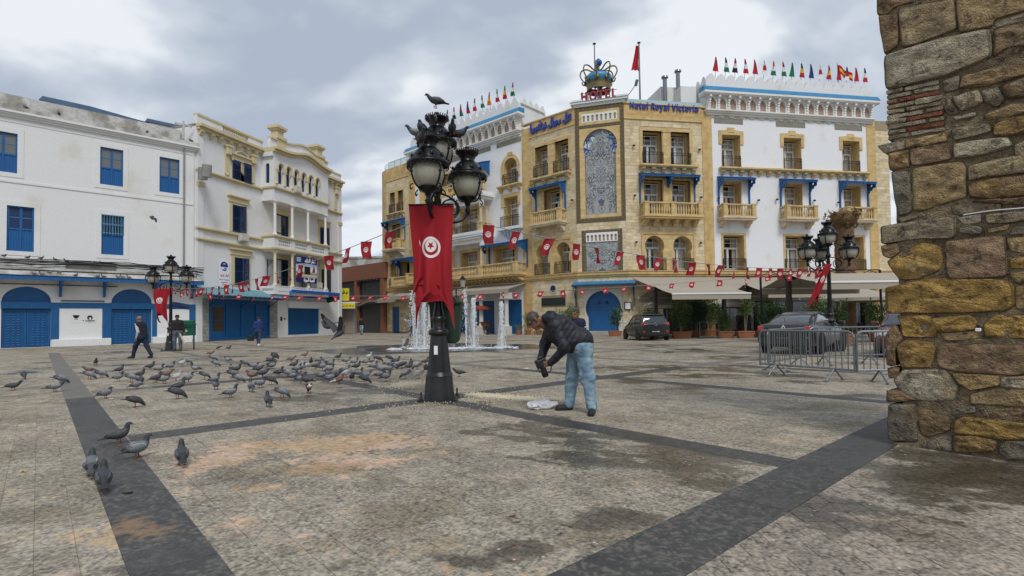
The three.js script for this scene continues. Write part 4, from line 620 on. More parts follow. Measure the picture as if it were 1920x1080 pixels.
{// hotel signs
  const signBlue=mat([.02,.05,.30],.4),signRed=mat([.30,.005,.02],.45);
  const t1=textGeo('Hotel Royal Victoria',.52,.1),bw=t1.boundingBox.max.x;const o1=FE.thing('name_sign','raised blue hotel name letters above the right sandstone bay','sign',.45,18.0,.06);
  t1.scale(5.95/bw,1,1);part(o1,'letters',clean(t1),signBlue);part(o1,'mounting_rail',box(.1,5.8,.1,.14,-.05,-.02),M.galv);
  const q=arabSolid('nzL rwyaL fyktwrya',.62,.11,.1),o2=FC.thing('name_sign','raised blue Arabic letters above the left sandstone bay','sign',1.0,17.68,.14);q.g.scale(4.4/q.w,1,1);part(o2,'letters',q.g,signBlue);part(o2,'mounting_rail',box(.05,4.3,.0,.03,-.1,-.06),M.galv);
  const hs=FD.thing('rooftop_sign','red HOTEL letters standing on the roof edge below the crown','sign',.35,19.05,-.75);
  const t2=textGeo('HOTEL',.74,.14),b2=t2.boundingBox.max.x;t2.scale(3.0/b2,1,1);part(hs,'letters',clean(t2),signRed,[0,.22,0]);const t3=textGeo('HOTEL',.8,.03);t3.scale(3.06/t3.boundingBox.max.x,1,1);part(hs,'letter_edge',clean(t3),M.white,[-.03,.19,-.035]);
  part(hs,'support_frame',new GB().box(0,3,.2,.24,-.1,-.06).box(0,3,.9,.94,-.1,-.06).box(.4,.44,-.05,1,-.1,-.06).box(1.6,1.64,-.05,1,-.1,-.06).box(2.6,2.64,-.05,1,-.1,-.06).bar([.5,0,-.9],[.5,.9,-.1],.025).bar([2.4,0,-.9],[2.4,.9,-.1],.025).geo(),M.galv);
  const cr=FD.thing('crown_sign','large open crown with blue lining and blue ball on the hotel roof','crown',1.75,20.45,-1.9);const gold=mat([.20,.16,.07],.5,{metalness:.5});
  part(cr,'rim',new GB().at(new THREE.CylinderGeometry(1.02,.98,.55,40,1,true),0,.3,0).at(new THREE.TorusGeometry(1.02,.05,8,40),0,.57,0,PI/2).at(new THREE.TorusGeometry(.98,.05,8,40),0,.03,0,PI/2).geo(),mat([.20,.16,.07],.5,{metalness:.5,side:THREE.DoubleSide}));
  part(cr,'base_frame',new GB().cyl(0,-1.4,0,.07,.07,2.7).bar([-.9,-1.4,0],[-.9,.1,0],.04).bar([.9,-1.4,0],[.9,.1,0],.04).bar([0,-1.4,.9],[0,.1,.9],.04).geo(),M.galv);
  part(cr,'lining',new GB().lathe([[.95,.7],[1.15,.95],[1.1,1.2],[.75,1.42],[.35,1.5],[.05,1.45]],28).geo(),mat([.07,.28,.52],.45,{side:THREE.DoubleSide}));
  for (let k=0;k<8;k++){const a=k/8*2*PI,ca=Math.cos(a),sa=Math.sin(a),P2=(r,y)=>[r*ca,y,r*sa];part(cr,'arch',new GB().tube([P2(1.05,.75),P2(1.35,1.1),P2(1.55,1.55),P2(1.4,1.95),P2(1.0,2.0),P2(.5,1.75),P2(.1,1.72)],.062,22,6).geo(),gold);part(cr,'leaf',new GB().at(new THREE.SphereGeometry(.2,8,6),...P2(1.15,.82),0,-a,0,[.45,1,1]).tube([P2(1.05,.62),P2(1.3,.7),P2(1.42,.95)],.06,8,5).geo(),gold);}
  part(cr,'orb',new GB().lathe([[.0,2.1],[.2,2.2],[.33,2.4],[.3,2.58],[.12,2.74],[.02,2.86],[0,2.86]],16).geo(),mat([.01,.09,.42],.35));part(cr,'stem',new GB().cyl(0,1.6,0,.1,.1,.55).geo(),gold);
  const fp=FD.thing('roof_pole','bare grey pole behind the crown','pole',1.3,18.2,-3);part(fp,'shaft',new GB().cyl(0,0,0,.07,.05,6.9,8).geo(),M.galv);part(fp,'finial',new GB().sph(0,6.95,0,.15,[1,.5,1]).geo(),M.ironBrown);
  const f2=FE.thing('flagpole','tall flagpole with a limp red flag beside the crown','flagpole',2.1,18.2,-1.5);part(f2,'shaft',new GB().cyl(0,0,0,.09,.06,6.0,8).geo(),M.galv);part(f2,'finial',new GB().sph(0,6.05,0,.15,[1,.5,1]).geo(),M.ironBrown);
 {const s=new GB(),w=new THREE.PlaneGeometry(.55,2.1,12,16),p=w.attributes.position;for (let i=0;i<p.count;i++){const x=p.getX(i),y=p.getY(i),k=(1.05-y)/2.1;p.setXYZ(i,-.05-(x+.27)*(.45+.75*k),y,.09*Math.sin(x*26+y*1.5));}w.computeVertexNormals();part(f2,'flag',clean(w),mat([.45,.006,.02],.85,{side:THREE.DoubleSide}),[0,4.75,0]);}
  const fl=FD.thing('roof_floodlight','floodlight on a thin arm at the roof edge beside the HOTEL letters','floodlight',4.1,19.05,-.6);part(fl,'arm',new GB().bar([0,0,0],[.75,.75,.4],.03).geo(),M.galv);part(fl,'lamp_head',new GB().at(new RoundedBoxGeometry(.22,.5,.3,2,.03),.85,.95,.4,.3,0,-.3).geo(),M.galv);
  const sb=FD.thing('notice_board','small framed white notice beside the blue arched door','notice',3.95,1.95,.08);part(sb,'frame',new GB().box(-.27,.27,0,.62,0,.04).geo(),M.black);part(sb,'sheet',new GB().box(-.2,.2,.07,.55,.041,.046).geo(),M.white);
}
// small national flags along both battlements: [stripe colours], set upright on sloping staffs
{
  const cols={r: '#b01325',w: '#e4e4e4',g: '#156b42',k: '#1a1a1a',b: '#1d2f6f',y: '#e0b320',o: '#d86a1a'};
  const pats=['r','kwg','rwk','rwr','r','wrw','owg','rwg','g','kyr','b','wrw','ryr','r','brw','r','bwr'],patsL=['gwg','rwk','grg','kbr','gwr','kwg','ryo','gwr','gyr','rwg'];
  const words={r: 'red',w: 'white',g: 'green',k: 'black',b: 'blue',y: 'yellow',o: 'orange'};
  const mats={};const fm=p=>mats[p]??(mats[p]=mat([1,1,1],.85,{side:THREE.DoubleSide,map:canvasTex(32,32,(c)=>{[...p].forEach((q,i)=>{c.fillStyle=cols[q];c.fillRect(0,i*32/p.length,32,32/p.length+1);});})}));
  const rF=mulberry(9);
  const ordn=['first','second','third','fourth','fifth','sixth','seventh','eighth','ninth','tenth','eleventh','twelfth','thirteenth','fourteenth','fifteenth','sixteenth','seventeenth'];
  const put=(F,u,p,where,nth)=>{
    const o=F.thing('roof_flag',`${ordn[nth - 1]} small flag from the left on the ${where}, ${[...new Set(p)].map(q => words[q]).join(' and ')}`,'flag',u,21.0,-.05,'small flags along the battlements');
    part(o,'staff',memo('rst',()=>new GB().bar([0,0,0],[0,1.75,.12],.02,5).geo()),M.galv);
    const lean=(rF()-.5)*.5,g=new THREE.PlaneGeometry(1,1,5,6),q=g.attributes.position;for (let i=0;i<q.count;i++){const a=q.getX(i)+.5,b=.5-q.getY(i);q.setXYZ(i,(a-.45)*(.06+.5*b)+lean*b*.4,1.72-b*1.15-a*.12*b,.12+.06*Math.sin(a*7+b*3));}g.computeVertexNormals();part(o,'cloth',clean(g),fm(p));
 };
  pats.forEach((p,i)=>put(FF,1.0+i*.88,p,'right battlement',i+1));patsL.forEach((p,i)=>put(FB,7.4+i*1.0,p,'left battlement',i+1));
  const o=FF.thing('roof_flag','taller red and yellow flag flying among those on the right battlement','flag',12.6,21,-.05,'small flags along the battlements');part(o,'staff',new GB().bar([0,0,0],[-.1,2.1,0],.025,5).geo(),M.galv);const g=new THREE.PlaneGeometry(1.4,.75,10,4),q=g.attributes.position;for (let i=0;i<q.count;i++){const x=q.getX(i)+.7;q.setXYZ(i,x-.08,q.getY(i)+1.55-x*.5,.1*Math.sin(x*6));}g.computeVertexNormals();part(o,'cloth',clean(g),fm('ryr'));
}
// ---------- white building with blue shutters, left ----------
const FL=new Facade([-30.71,-31.5],[-23.14,-39.07]),FM=new Facade([-23.14,-39.07],[-18.0,-56.2]);
const louvre=(w,h,arch=0)=>memo(`lv${w}${h}${arch}`,()=>{const g=new GB(),f=.07;g.box(0,f,0,h,0,.045).box(w-f,w,0,h,0,.045).box(f,w-f,0,.1,0,.045).box(f,w-f,h-.08,h,0,.045).box(f,w-f,h*.48,h*.48+.08,0,.045);const n=Math.round(h/.085);for (let i=1;i<n;i++) g.at(new THREE.BoxGeometry(w-2*f,.075,.012),w/2,i*h/n,.022,.6);if (arch) g.at(new THREE.CylinderGeometry(w/2,w/2,.04,18,1,false,-PI/2,PI),w/2,h,.022,PI/2,0,0);return g.geo();});
{
  const B=thing('white_building','white plastered building with blue wooden windows and two arched shop doors','building');
  const ups=[[-.3,1.0,10.6,13.05],[5.0,6.27,10.66,13.18],[8.35,9.6,10.69,13.2]],los=[[.55,1.8,5.87,8.63],[5.1,6.32,6.0,8.68]];
  const doors=[[.38,2.63,1.5],[5.68,7.95,6.8]];
  const holes=[...ups,...los].map(r=>rectPts(...r));for (const [a,b,c] of doors) holes.push([[a,.02],[b,.02],[b,2.82],...archPts(a,b,2.82,2.82,.82).slice(2),[a,2.82]].filter((p,i,A)=>!i||Math.hypot(p[0]-A[i-1][0],p[1]-A[i-1][1])>.001));
  wall(FL,B,-7,10.5,0,14.2,holes,M.plaster,{th:.5});
  FL.part(B,'chamfered_corner',(()=>{const g=new THREE.ExtrudeGeometry(polyShape([[0,0],[.5,-.35],[.5,-2],[0,-2]].map(([x,y])=>[x,y])),{depth:14.2,bevelEnabled:false});g.rotateX(-PI/2);g.scale(1,1,-1);const q=clean(g);const p=q.attributes.position;for (let i=0;i<p.count;i+=3){const t=[p.getX(i),p.getY(i),p.getZ(i)];p.setXYZ(i,p.getX(i+2),p.getY(i+2),p.getZ(i+2));p.setXYZ(i+2,...t);}q.computeVertexNormals();return boxUV(q);})(),M.plaster,10.5,0,0);
  FL.part(B,'cornice',new GB().box(-7,10.65,14.0,14.12,-.1,.12).box(-7,10.75,14.12,14.24,-.1,.22).box(-7,10.85,14.24,14.36,-.1,.34).geo(),M.plaster);
  FL.part(B,'roof_edge',box(-7,10.8,14.36,14.62,-.3,.26),M.plasterOld);
  FL.part(B,'roof_parapet',new GB().box(-7,9.9,14.3,15.75,-1.4,-1.1).geo(),M.plasterOld);FL.part(B,'flat_roof',box(-7,10.6,14.0,14.3,-12,-.3),M.concrete);
  FL.part(B,'string_course',new GB().box(-7,10.5,10.02,10.16,-.02,.05).box(-7,10.5,13.7,13.78,-.02,.03).geo(),M.plaster);
  FL.part(B,'interior',box(-7,10.3,.1,14,-3,-1.2),M.darkRoom);
  for (const [a,b,c,d] of [...ups,...los]){
    FL.part(B,'window_frame_band',new GB().at(ring(rectPts(a-.28,b+.28,c-.25,d+.3),rectPts(a+.01,b-.01,c+.01,d-.01),.03).geo(),0,0,0).geo(),M.plaster);
    const up=c>9,w=b-a,h=d-c,g=new GB(),f=.09,mid=up?h*.46:h*.5;
    g.box(0,f,0,h,0,.08).box(w-f,w,0,h,0,.08).box(f,w-f,h-f,h,0,.08).box(f,w-f,0,f,0,.08).box(f,w-f,mid-.05,mid+.05,0,.08).box(w/2-.05,w/2+.05,f,h-f,0,.085);
    const W=FL.part(B,'window',g.geo(),M.blue,a,c,-.16);
    for (const s of [0,1]){const x0=s?w/2+.05:f,x1=s?w-f:w/2-.05;const pg=new GB();const n=4;for (let i=0;i<n;i++) pg.box(x0+(x1-x0)*i/n+.004,x0+(x1-x0)*(i+1)/n-.004,f,mid-.05,.01,.035+(i%2)*.004);part(W,'panel',pg.geo(),M.blue);
      part(W,'glazing_bar',new GB().box(x0,x1,(mid+h)/2-.02,(mid+h)/2+.02,.01,.05).box(x0,x0+.03,mid+.05,h-f,.01,.05).geo(),M.frameBlue);
      for (const k of [0,1]){const y0=k?(mid+h)/2+.02:mid+.05,y1=k?h-f:(mid+h)/2-.02;part(W,'pane',box(x0+.02,x1,y0,y1,.02,.026),up?M.paneGrey:M.blueDark);}}
    if (!up&&a>4){const bg=new GB();for (let i=0;i<=8;i++) bg.box(w*i/8-.012,w*i/8+.012,mid,h+.05,.17,.19);for (let i=0;i<3;i++) bg.box(-.04,w+.04,mid+.1+i*.6,mid+.13+i*.6,.165,.195);part(W,'security_grille',bg.geo(),M.teal);}
 }
  // shop doors: arched fanlight board, header box, embossed roller doors
  for (const [a,b,c] of doors){
    const g=new GB();g.ext(polyShape([[a,2.8],[b,2.8],...archPts(a,b,2.8,2.82,.82).slice(2)]),.06,0,0,-.2);FL.part(B,'arched_board',g.geo(),M.blueDoor);
    FL.part(B,'header_box',box(a-.02,b+.02,2.4,2.8,-.3,.06),M.blueDoor);
    for (const s of [0,1]){const x0=s?(a+b)/2+.01:a+.02,x1=s?b-.02:(a+b)/2-.01,w=x1-x0,q=new GB();q.box(x0,x1,.05,2.4,-.22,-.17);q.box(x0,x0+.1,.05,2.4,-.17,-.13).box(x1-.1,x1,.05,2.4,-.17,-.13);for (let i=0;i<15;i++){const y=.1+i*.155;for (let j=0;j<3;j++) q.at(new THREE.SphereGeometry(.11,8,4),x0+.2+(w-.4)*(j+.5)/3,y+.07,-.17,0,0,0,[1.1,.45,.22]);q.box(x0+.1,x1-.1,y-.01,y+.006,-.17,-.155);}FL.part(B,'roller_door',q.geo(),M.blueDoor);}
 }
  // blue painted surround, white panels and plinths
  FL.part(B,'blue_painted_band',new GB().box(2.63,3.02,.46,2.78,0,.03).box(5.2,5.68,.46,2.78,0,.03).box(3.02,5.2,2.42,2.78,0,.028).geo(),M.blueDoor);FL.part(B,'blue_painted_band',new GB().box(7.97,8.26,.46,2.76,0,.03).box(8.26,10.64,2.4,2.74,0,.028).box(10.26,10.64,1.4,2.4,0,.03).geo(),M.blueDoor);
  for (const [a,b] of [[2.66,5.66],[7.96,10.4]]) FL.part(B,'plinth',new GB().rbox(a,b,-.02,.46,-.1,.28,.04).geo(),M.plaster);
  FL.part(B,'meter_door',new GB().box(8.9,10.24,.5,2.38,0,.045).box(8.86,8.9,.5,2.4,0,.06).box(10.18,10.2,1.4,1.5,.045,.08).geo(),M.whiteTrim);
  const st=mat([1,1,1],.9,{map:canvasTex(128,64,(c)=>{c.fillStyle='#d9d9d6';c.fillRect(0,0,128,64);c.fillStyle='#111';c.beginPath();c.moveTo(12,8);c.lineTo(44,8);c.lineTo(40,20);c.lineTo(32,30);c.lineTo(22,30);c.lineTo(16,20);c.fill();c.fillRect(20,34,16,3);c.beginPath();c.ellipse(92,26,13,16,0,0,7);c.fill();c.fillStyle='#d9d9d6';c.beginPath();c.ellipse(93,31,6,9,0,0,7);c.fill();c.fillStyle='#111';c.fillRect(70,44,46,6);c.fillRect(86,55,12,2);c.beginPath();c.arc(62,44,3,0,7);c.fill();})});
 {const g=new THREE.PlaneGeometry(1.4,.62);FL.part(B,'wall_stencil',g,st,4.25,1.75,.006);}
  // canopy over the doors
  const cn=FL.part(B,'canopy',(()=>{const g=new GB(),q=new THREE.ExtrudeGeometry(polyShape([[0,4.78],[1.12,4.36],[1.12,4.30],[0,4.7]]),{depth:17.9,bevelEnabled:false});q.rotateY(-PI/2);g.at(q,10.9,0,0);return g.geo();})(),M.plasterOld);
 {const s=rectShape(-7,10.9,0,.24),hs=[];for (let i=0;i<72;i++){const x=-6.9+i*.247;if (x>-.5) hs.push(Array.from({length:6},(_,k)=>[x+.035*Math.cos(k*PI/3),.1+.035*Math.sin(k*PI/3)]));}const g=new GB();g.ext(holed(s,hs),.025);part(cn,'perforated_fascia',g.geo(),M.blue,[0,4.1,1.1]);part(cn,'fascia_back',box(-.5,10.9,4.12,4.32,1.06,1.07),M.plaster);part(cn,'fascia_edge',box(-7,10.92,4.34,4.38,1.0,1.16),M.blueDark);}
  for (const u of [.6-1.2,3.06,5.28,8.12,10.4]) FL.part(B,'bracket',memo('lbr',()=>{const s=new THREE.Shape();s.moveTo(0,1.1);s.lineTo(1.02,.95);s.lineTo(1.02,.8);s.quadraticCurveTo(.35,.72,.16,0);s.lineTo(0,0);s.closePath();const q=new THREE.ExtrudeGeometry(s,{depth:.12,bevelEnabled:false,curveSegments:5});q.rotateY(-PI/2);return boxUV(clean(q));}),M.blue,u+.06,3.15,.01);
  FL.part(B,'pipe_rail',new GB().bar([-6,3.88,.1],[6,3.88,.1],.03).bar([3.1,2.9,.07],[5.3,2.9,.07],.035).geo(),M.cable);
  FL.part(B,'ledge',new GB().box(-7,10.6,4.78,4.9,0,.3).box(-7,10.6,5.38,5.46,0,.1).geo(),M.plasterOld);
  FL.part(B,'cable_tray',new GB().box(3.3,5.9,5.0,5.3,.02,.16).geo(),M.concreteDark);
 {const g=new GB(),r=mulberry(3);for (let k=0;k<8;k++){const pts=[];for (let i=0;i<=18;i++){const u=-6+i*.95;pts.push([u,5.12+.05*k+.1*(r()-.5)-.25*Math.max(0,Math.sin(u*.55+1.2))*(k%3==0?1:.4),.1+.04*k]);}g.tube(pts,.022,60,4);}for (let k=0;k<4;k++){const pts=[];for (let i=0;i<=6;i++){const t=i/6;pts.push([8.5+2.2*t,5.2-.15*k-(.4+.1*k)*Math.sin(PI*t)*.6,.14+.03*k]);}g.tube(pts,.02,20,4);}FL.part(B,'cable_bundle',g.geo(),M.cable);}
  FL.part(B,'drainpipe',new GB().cyl(9.86,5.1,.1,.06,.06,9.0,8).box(9.72,10.0,4.9,5.2,.0,.2).geo(),M.galvDull);
  FL.part(B,'cable_pole',new GB().box(9.78,9.9,14.3,16.1,-.1,.02).box(9.3,10.4,15.8,15.92,-.12,-.02).box(9.72,9.86,14.8,15.3,.02,.12).geo(),M.plasterOld);
  FL.part(B,'rear_block',new GB().box(2.4,8.6,14.3,17.0,-9,-5).geo(),M.plaster);FL.part(B,'rear_block',box(8.6,13.5,14.3,16.9,-11,-4.4),M.plaster);
  FL.part(B,'rear_coping',new GB().at((()=>new THREE.ExtrudeGeometry(polyShape([[2.2,17.0],[8.6,16.75],[8.6,17.0],[5,17.3],[2.4,17.3]]),{depth:4.4,bevelEnabled:false}))(),0,0,-9.2).geo(),M.slateBlue);FL.part(B,'rear_coping',new GB().box(8.4,13.7,16.9,17.12,-11.2,-4.2).geo(),M.slateBlue);
  const wl=(u,lab)=>{const o=FL.thing('floodlight',lab,'floodlight',10.95,12.35,.3+u,'cylindrical floodlights on the white corner');part(o,'housing',new GB().at(new THREE.CylinderGeometry(.32,.32,.82,18),.0,0,.5,.12).at(new THREE.CylinderGeometry(.335,.335,.06,18),0,-.41,.45,.12).geo(),M.galvDull);part(o,'arm',new GB().bar([0,0,-.3-u],[0,0,.2],.05).geo(),M.galvDull);};
  wl(-.2,'cylindrical grey floodlight nearer the white wall corner');wl(.75,'cylindrical grey floodlight at the outer end of the corner arm');
  const ss=FL.thing('street_name_sign','blue street name plates leaning above the white meter door','sign',9.55,2.62,.1);part(ss,'plate',new GB().at(new THREE.BoxGeometry(.75,.28,.02),0,.1,.0,-.2,0,-.18).geo(),M.blueDark);part(ss,'plate',new GB().at(new THREE.BoxGeometry(.6,.22,.02),.35,.06,.05,-.3,0,-.22).geo(),M.blueDark);
}
// ---------- cream and white villa with loggias ----------
{
  const B=thing('villa_building','white villa with cream mouldings, columned loggias and blue shutters','building'),O=1.3;
  const wl=[[3.25,5.1,12.8,14.55],[3.28,4.5,8.65,10.8],[3.5,4.8,4.4,6.6],[14.3,15.5,8.65,10.8],[14.5,15.7,4.4,6.6],[14.6,15.6,12.9,14.5],[8.2,9.8,8.5,11],[8.2,9.8,4.5,7]];
  wall(FM,B,0,17.9,0,16.2,[...wl.map(r=>rectPts(...r)),rectPts(9.74,14.19,.2,2.66),rectPts(1.1,7.3,.05,3.0)],M.creamWall,{th:.5});
  FM.part(B,'interior',box(.2,17.6,.05,16,-3,-1.3),M.darkRoom);
  FM.part(B,'end_wall',box(17.5,17.9,0,16.2,-9,-.5),M.creamWall);FM.part(B,'near_end_wall',box(.0,.4,0,16.2,-7,-.5),M.creamWall);
  FM.part(B,'flat_roof',box(0,17.9,16.0,16.2,-9,0),M.concrete);
  const ledge=(name,u0,u1,y,d,m,o=0,h=.24)=>FM.part(B,name,new GB().box(u0-.02,u1+.02,y-h,y-h*.5,-.05+o,o+d*.5).box(u0-.06,u1+.06,y-h*.5,y,-.05+o,o+d).geo(),m);
  ledge('main_cornice',0,6.5,16.15,.5,M.cream,0,.4);ledge('main_cornice',13.9,17.9,16.15,.5,M.cream,0,.4);
  for (const y of [12.82,8.5,7.68]){ledge('string_course',0,6.5,y,.22,M.cream);ledge('string_course',13.9,17.9,y,.22,M.cream);}
  for (const [a,b] of [[0,2.3],[5.0,6.6],[14,17.9]]) FM.part(B,'roof_parapet',box(a,b,16.15,16.8,-.3,.02),M.creamWall);
  FM.part(B,'parapet_cap',box(14,17.9,16.8,16.95,-.36,.08),M.cream);balustrade(FM.part(B,'parapet_cap',box(0,6.6,16.8,16.95,-.36,.08),M.cream),2.3,5.0,16.15,.66,-.14,M.cream);
  for (const u of [.25,1.2,2.0,2.95,3.8,4.7,5.6,14.3,15.1,16,16.8,17.6]) FM.part(B,'corbel',corbelGeo(.28,.42,.34),M.cream,u,15.32,0);
  for (const [u,h] of [[2.75,1.6],[5.4,1.6],[13.95,1.6],[16.9,1.6]]) FM.part(B,'console_pilaster',new GB().box(-.2,.2,-1.4,.6,0,.12).rbox(-.24,.24,.1,.75,.1,.34,.06).box(-.28,.28,.7,.85,0,.4).sph(0,-1.45,.1,.16,[1,.7,.8],8).geo(),M.cream,u,14.5,0);
  for (const [u0,u1,y0,y1] of [[0,.55,0,15.3],[17.35,17.9,0,15.3]]){FM.part(B,'corner_pilaster',box(u0,u1,y0,y1,-.02,.08),M.creamWall);FM.part(B,'pilaster_cap',new GB().box(u0,u1+.05,11.5,11.85,-.02,.16).geo(),M.cream);}
  for (const [a,b,c,d,arched] of [[3.05,5.3,12.8,14.9,1],[2.85,4.95,8.62,11.5],[3.05,5.3,4.4,7.3],[13.95,15.85,8.62,11.5],[14.05,16.2,4.4,7.3]]){
    const inn=wl.find(r=>r[0]>a-.2&&r[1]<b+.2&&Math.abs(r[2]-c)<.3);FM.part(B,'window_surround',new GB().at(ring(rectPts(a+.15,b-.15,c,d-.45),rectPts(inn[0],inn[1],c+.01,inn[3]),.09).geo(),0,0,-.01).box(a+.05,b-.05,d-.5,d-.1,-.01,.14).box(a-.05,b+.05,d-.1,d+.02,-.01,.28).geo(),M.cream);
    if (arched){for (const [x,w] of [[3.27,.78],[4.32,.78]]) FM.part(B,'shutter',louvre(w,1.6,1),M.blueDark,x,12.82,.1+(x>4?.12:0));FM.part(B,'arch_moulding',new GB().at(new THREE.TorusGeometry(.95,.1,6,18,PI),4.18,14.3,.1).geo(),M.cream);}
    else{const w=inn[1]-inn[0],h=inn[3]-inn[2];FM.part(B,'shutter',louvre(+(w*.62).toFixed(2),+h.toFixed(2)),M.blueDark,inn[0],inn[2],.05);const s2=FM.part(B,'shutter',louvre(+(w*.38).toFixed(2),+h.toFixed(2)),M.blueDark,inn[0]+w*.63,inn[2],.1);s2.rotation.y-=.5;}
 }
  const acU=(u,y,o)=>FM.part(B,'air_conditioner',new GB().rbox(-.42,.42,0,.55,0,.36,.03).at(new THREE.TorusGeometry(.2,.015,5,18),-.08,.28,.365).box(-.42,.42,-.06,0,0,.3).geo(),M.acBeige,u,y,o);acU(4.2,7.98,.1);acU(13.2,4.6,.5);acU(9.2,12.95,O);
  // projecting loggia bay
  const u0=6.5,u1=13.9;
  const slabs=[[4.05,4.42],[7.45,7.72],[11.75,12.95]];
  for (const [a,b] of slabs) FM.part(B,'loggia_slab',new GB().box(u0,u1,a,b-.14,0,O-.05).geo(),M.creamWall);
  for (const y of [7.72,12.95,8.8]) FM.part(B,'string_course',new GB().box(u0-.1,u1+.1,y-.14,y,0,O+.14).box(u0-.04,u1+.04,y-.24,y-.14,0,O+.06).geo(),M.cream);
  for (const [y0,y1] of [[3.75,4.5],[7.72,8.68]]){// pierced parapets
    for (const [a,b] of [[u0,u0+.55],[u0+2.05,u0+2.65],[u0+4.3,u0+4.9],[u1-.55,u1]]) FM.part(B,'parapet_pier',box(a,b,y0,y1,O-.22,O),M.creamWall);
    for (const [a,b] of [[u0+.55,u0+2.05],[u0+2.65,u0+4.3],[u0+4.9,u1-.55]]){const hs=[],n=Math.round((b-a)/.24);for (let i=0;i<n;i++) for (let j=0;j<2;j++){const x=a+(b-a)*(i+.5)/n,y=y0+.3+j*.3;hs.push(Array.from({length:8},(_,k)=>[x+.09*Math.cos(k*PI/4),y+.1*Math.sin(k*PI/4)]));}const g=new GB();g.ext(holed(rectShape(a,b,y0,y1),hs),.1,0,0,O-.16);FM.part(B,'pierced_panel',g.geo(),M.creamWall);}
    FM.part(B,'parapet_return',box(u0,u0+.14,y0,y1,0,O-.22),M.creamWall);FM.part(B,'parapet_return',box(u1-.14,u1,y0,y1,0,O-.22),M.creamWall);
 }
  const col=(h)=>memo('vc' + h,()=>new GB().at(new THREE.LatheGeometry([[.2,0],[.2,.1],[.14,.16],[.13,.3],[.11,h-.35],[.15,h-.3],[.12,h-.22],[.2,h-.08]].map(p=>new THREE.Vector2(...p)),14)).box(-.2,.2,h-.09,h,-.2,.2).geo());
  for (const u of [6.75,8.9,11.05,13.65]){FM.part(B,'column',col(2.95),M.creamWall,u,8.8,O-.15);FM.part(B,'column',col(2.95),M.cream2,u,4.5,O-.15);}
  // closed top storey with six arched lights, wavy cornice and pediment
  const ar=[7.25,8.25,9.25,10.25,11.25,12.25].map(c=>archPts(c-.27,c+.27,13.25,14.75));const sideA=archPts(.4,.8,13.25,14.75);
  FM.part(B,'top_storey_wall',(()=>{const g=new GB();g.ext(holed(rectShape(u0,u1,12.95,16.1),ar),.3,0,0,O-.3);return g.geo();})(),M.creamWall);
  for (const u of [u0,u1-.25]) FM.part(B,'top_storey_side',(()=>{const q=new THREE.ExtrudeGeometry(holed(rectShape(.0,O-.3,12.95,16.1),[sideA]),{depth:.25,bevelEnabled:false});q.rotateY(-PI/2);return new GB().at(q,u+.25,0,0).geo();})(),M.creamWall);
  for (let i=0;i<6;i++){const c=7.25+i;FM.part(B,'arch_moulding',new GB().at(ring(archPts(c-.4,c+.4,14.3,14.75),archPts(c-.27,c+.27,14.31,14.75),.08).geo(),0,0,O).geo(),M.cream);const W=FM.part(B,'window',new GB().box(-.27,-.22,0,1.9,0,.05).box(.22,.27,0,1.9,0,.05).box(-.22,.22,.9,.95,0,.05).box(-.02,.02,0,1.9,0,.05).geo(),M.blueDark,c,13.25,O-.22);part(W,'pane',box(-.22,.22,0,1.9,.0,.02),M.paneDark);FM.part(B,'small_column',memo('smc',()=>new GB().lathe([[.14,0],[.1,.12],[.085,.25],[.075,.95],[.13,1.1],[.15,1.25]],10).geo()),M.cream,c-.5,13.2,O+.02);}
  FM.part(B,'window',box(0,.06,13.25,15.2,.38,.84),M.blueDark,u0+.1,0,0);
  const wave=t=>.55*Math.exp(-Math.pow((t-.55)/.22,2));// the cornice rises in the middle
  const sweep=(y0,d0,d1,th)=>{const g=new GB(),n=36;for (let i=0;i<n;i++){const a=u0-.2+(u1-u0+.4)*i/n,b=u0-.2+(u1-u0+.4)*(i+1)/n,ya=y0+wave(i/n),yb=y0+wave((i+1)/n);const q=new THREE.ExtrudeGeometry(polyShape([[a,ya],[b,yb],[b,yb+th],[a,ya+th]]),{depth:d1-d0,bevelEnabled:false});g.at(q,0,0,d0);}return g.geo();};
  FM.part(B,'wavy_cornice',sweep(16.05,.2,O+.45,.2),M.cream);FM.part(B,'wavy_cornice',sweep(15.85,.2,O+.2,.2),M.cream);FM.part(B,'gable_field',sweep(16.25,O-.5,O-.2,.75),M.creamWall);FM.part(B,'gable_cap',sweep(17.0,O-.56,O-.08,.14),M.cream);FM.part(B,'cornice_underfill',sweep(15.5,.2,O-.02,.36),M.creamWall);FM.part(B,'bay_roof',box(u0,u1,16.0,16.25,-.2,O-.5),M.concrete);
  for (const u of [7.5,12.9]) FM.part(B,'urn_pedestal',new GB().box(-.5,.5,0,.7,-.45,.45).box(-.6,.6,.7,.95,-.55,.55).box(-.38,.38,.95,1.5,-.35,.35).box(-.5,.5,1.5,1.65,-.48,.48).box(-.62,.62,1.65,1.85,-.58,.58).box(-.4,.4,1.85,2.0,-.36,.36).geo(),M.cream,u,16.5,.75);
  // lattice screens, door and dark openings inside the loggias
  for (const a of [6.9,11.4]){const g=new GB();for (let i=-9;i<14;i++){const x=i*.15;const c0=Math.max(0,-x),c1=Math.min(2.2,1.3-x);if (c1>c0) g.bar([x+c0,c0,0],[x+c1,c1,0],.02,4).bar([1.3-x-c0,c0,.03],[1.3-x-c1,c1,.03],.02,4);}FM.part(B,'lattice_screen',g.geo(),M.plaster,a,4.6,.3);FM.part(B,'lattice_backing',box(0,1.3,0,2.2,.2,.22),M.blueDark,a,4.6,0);}
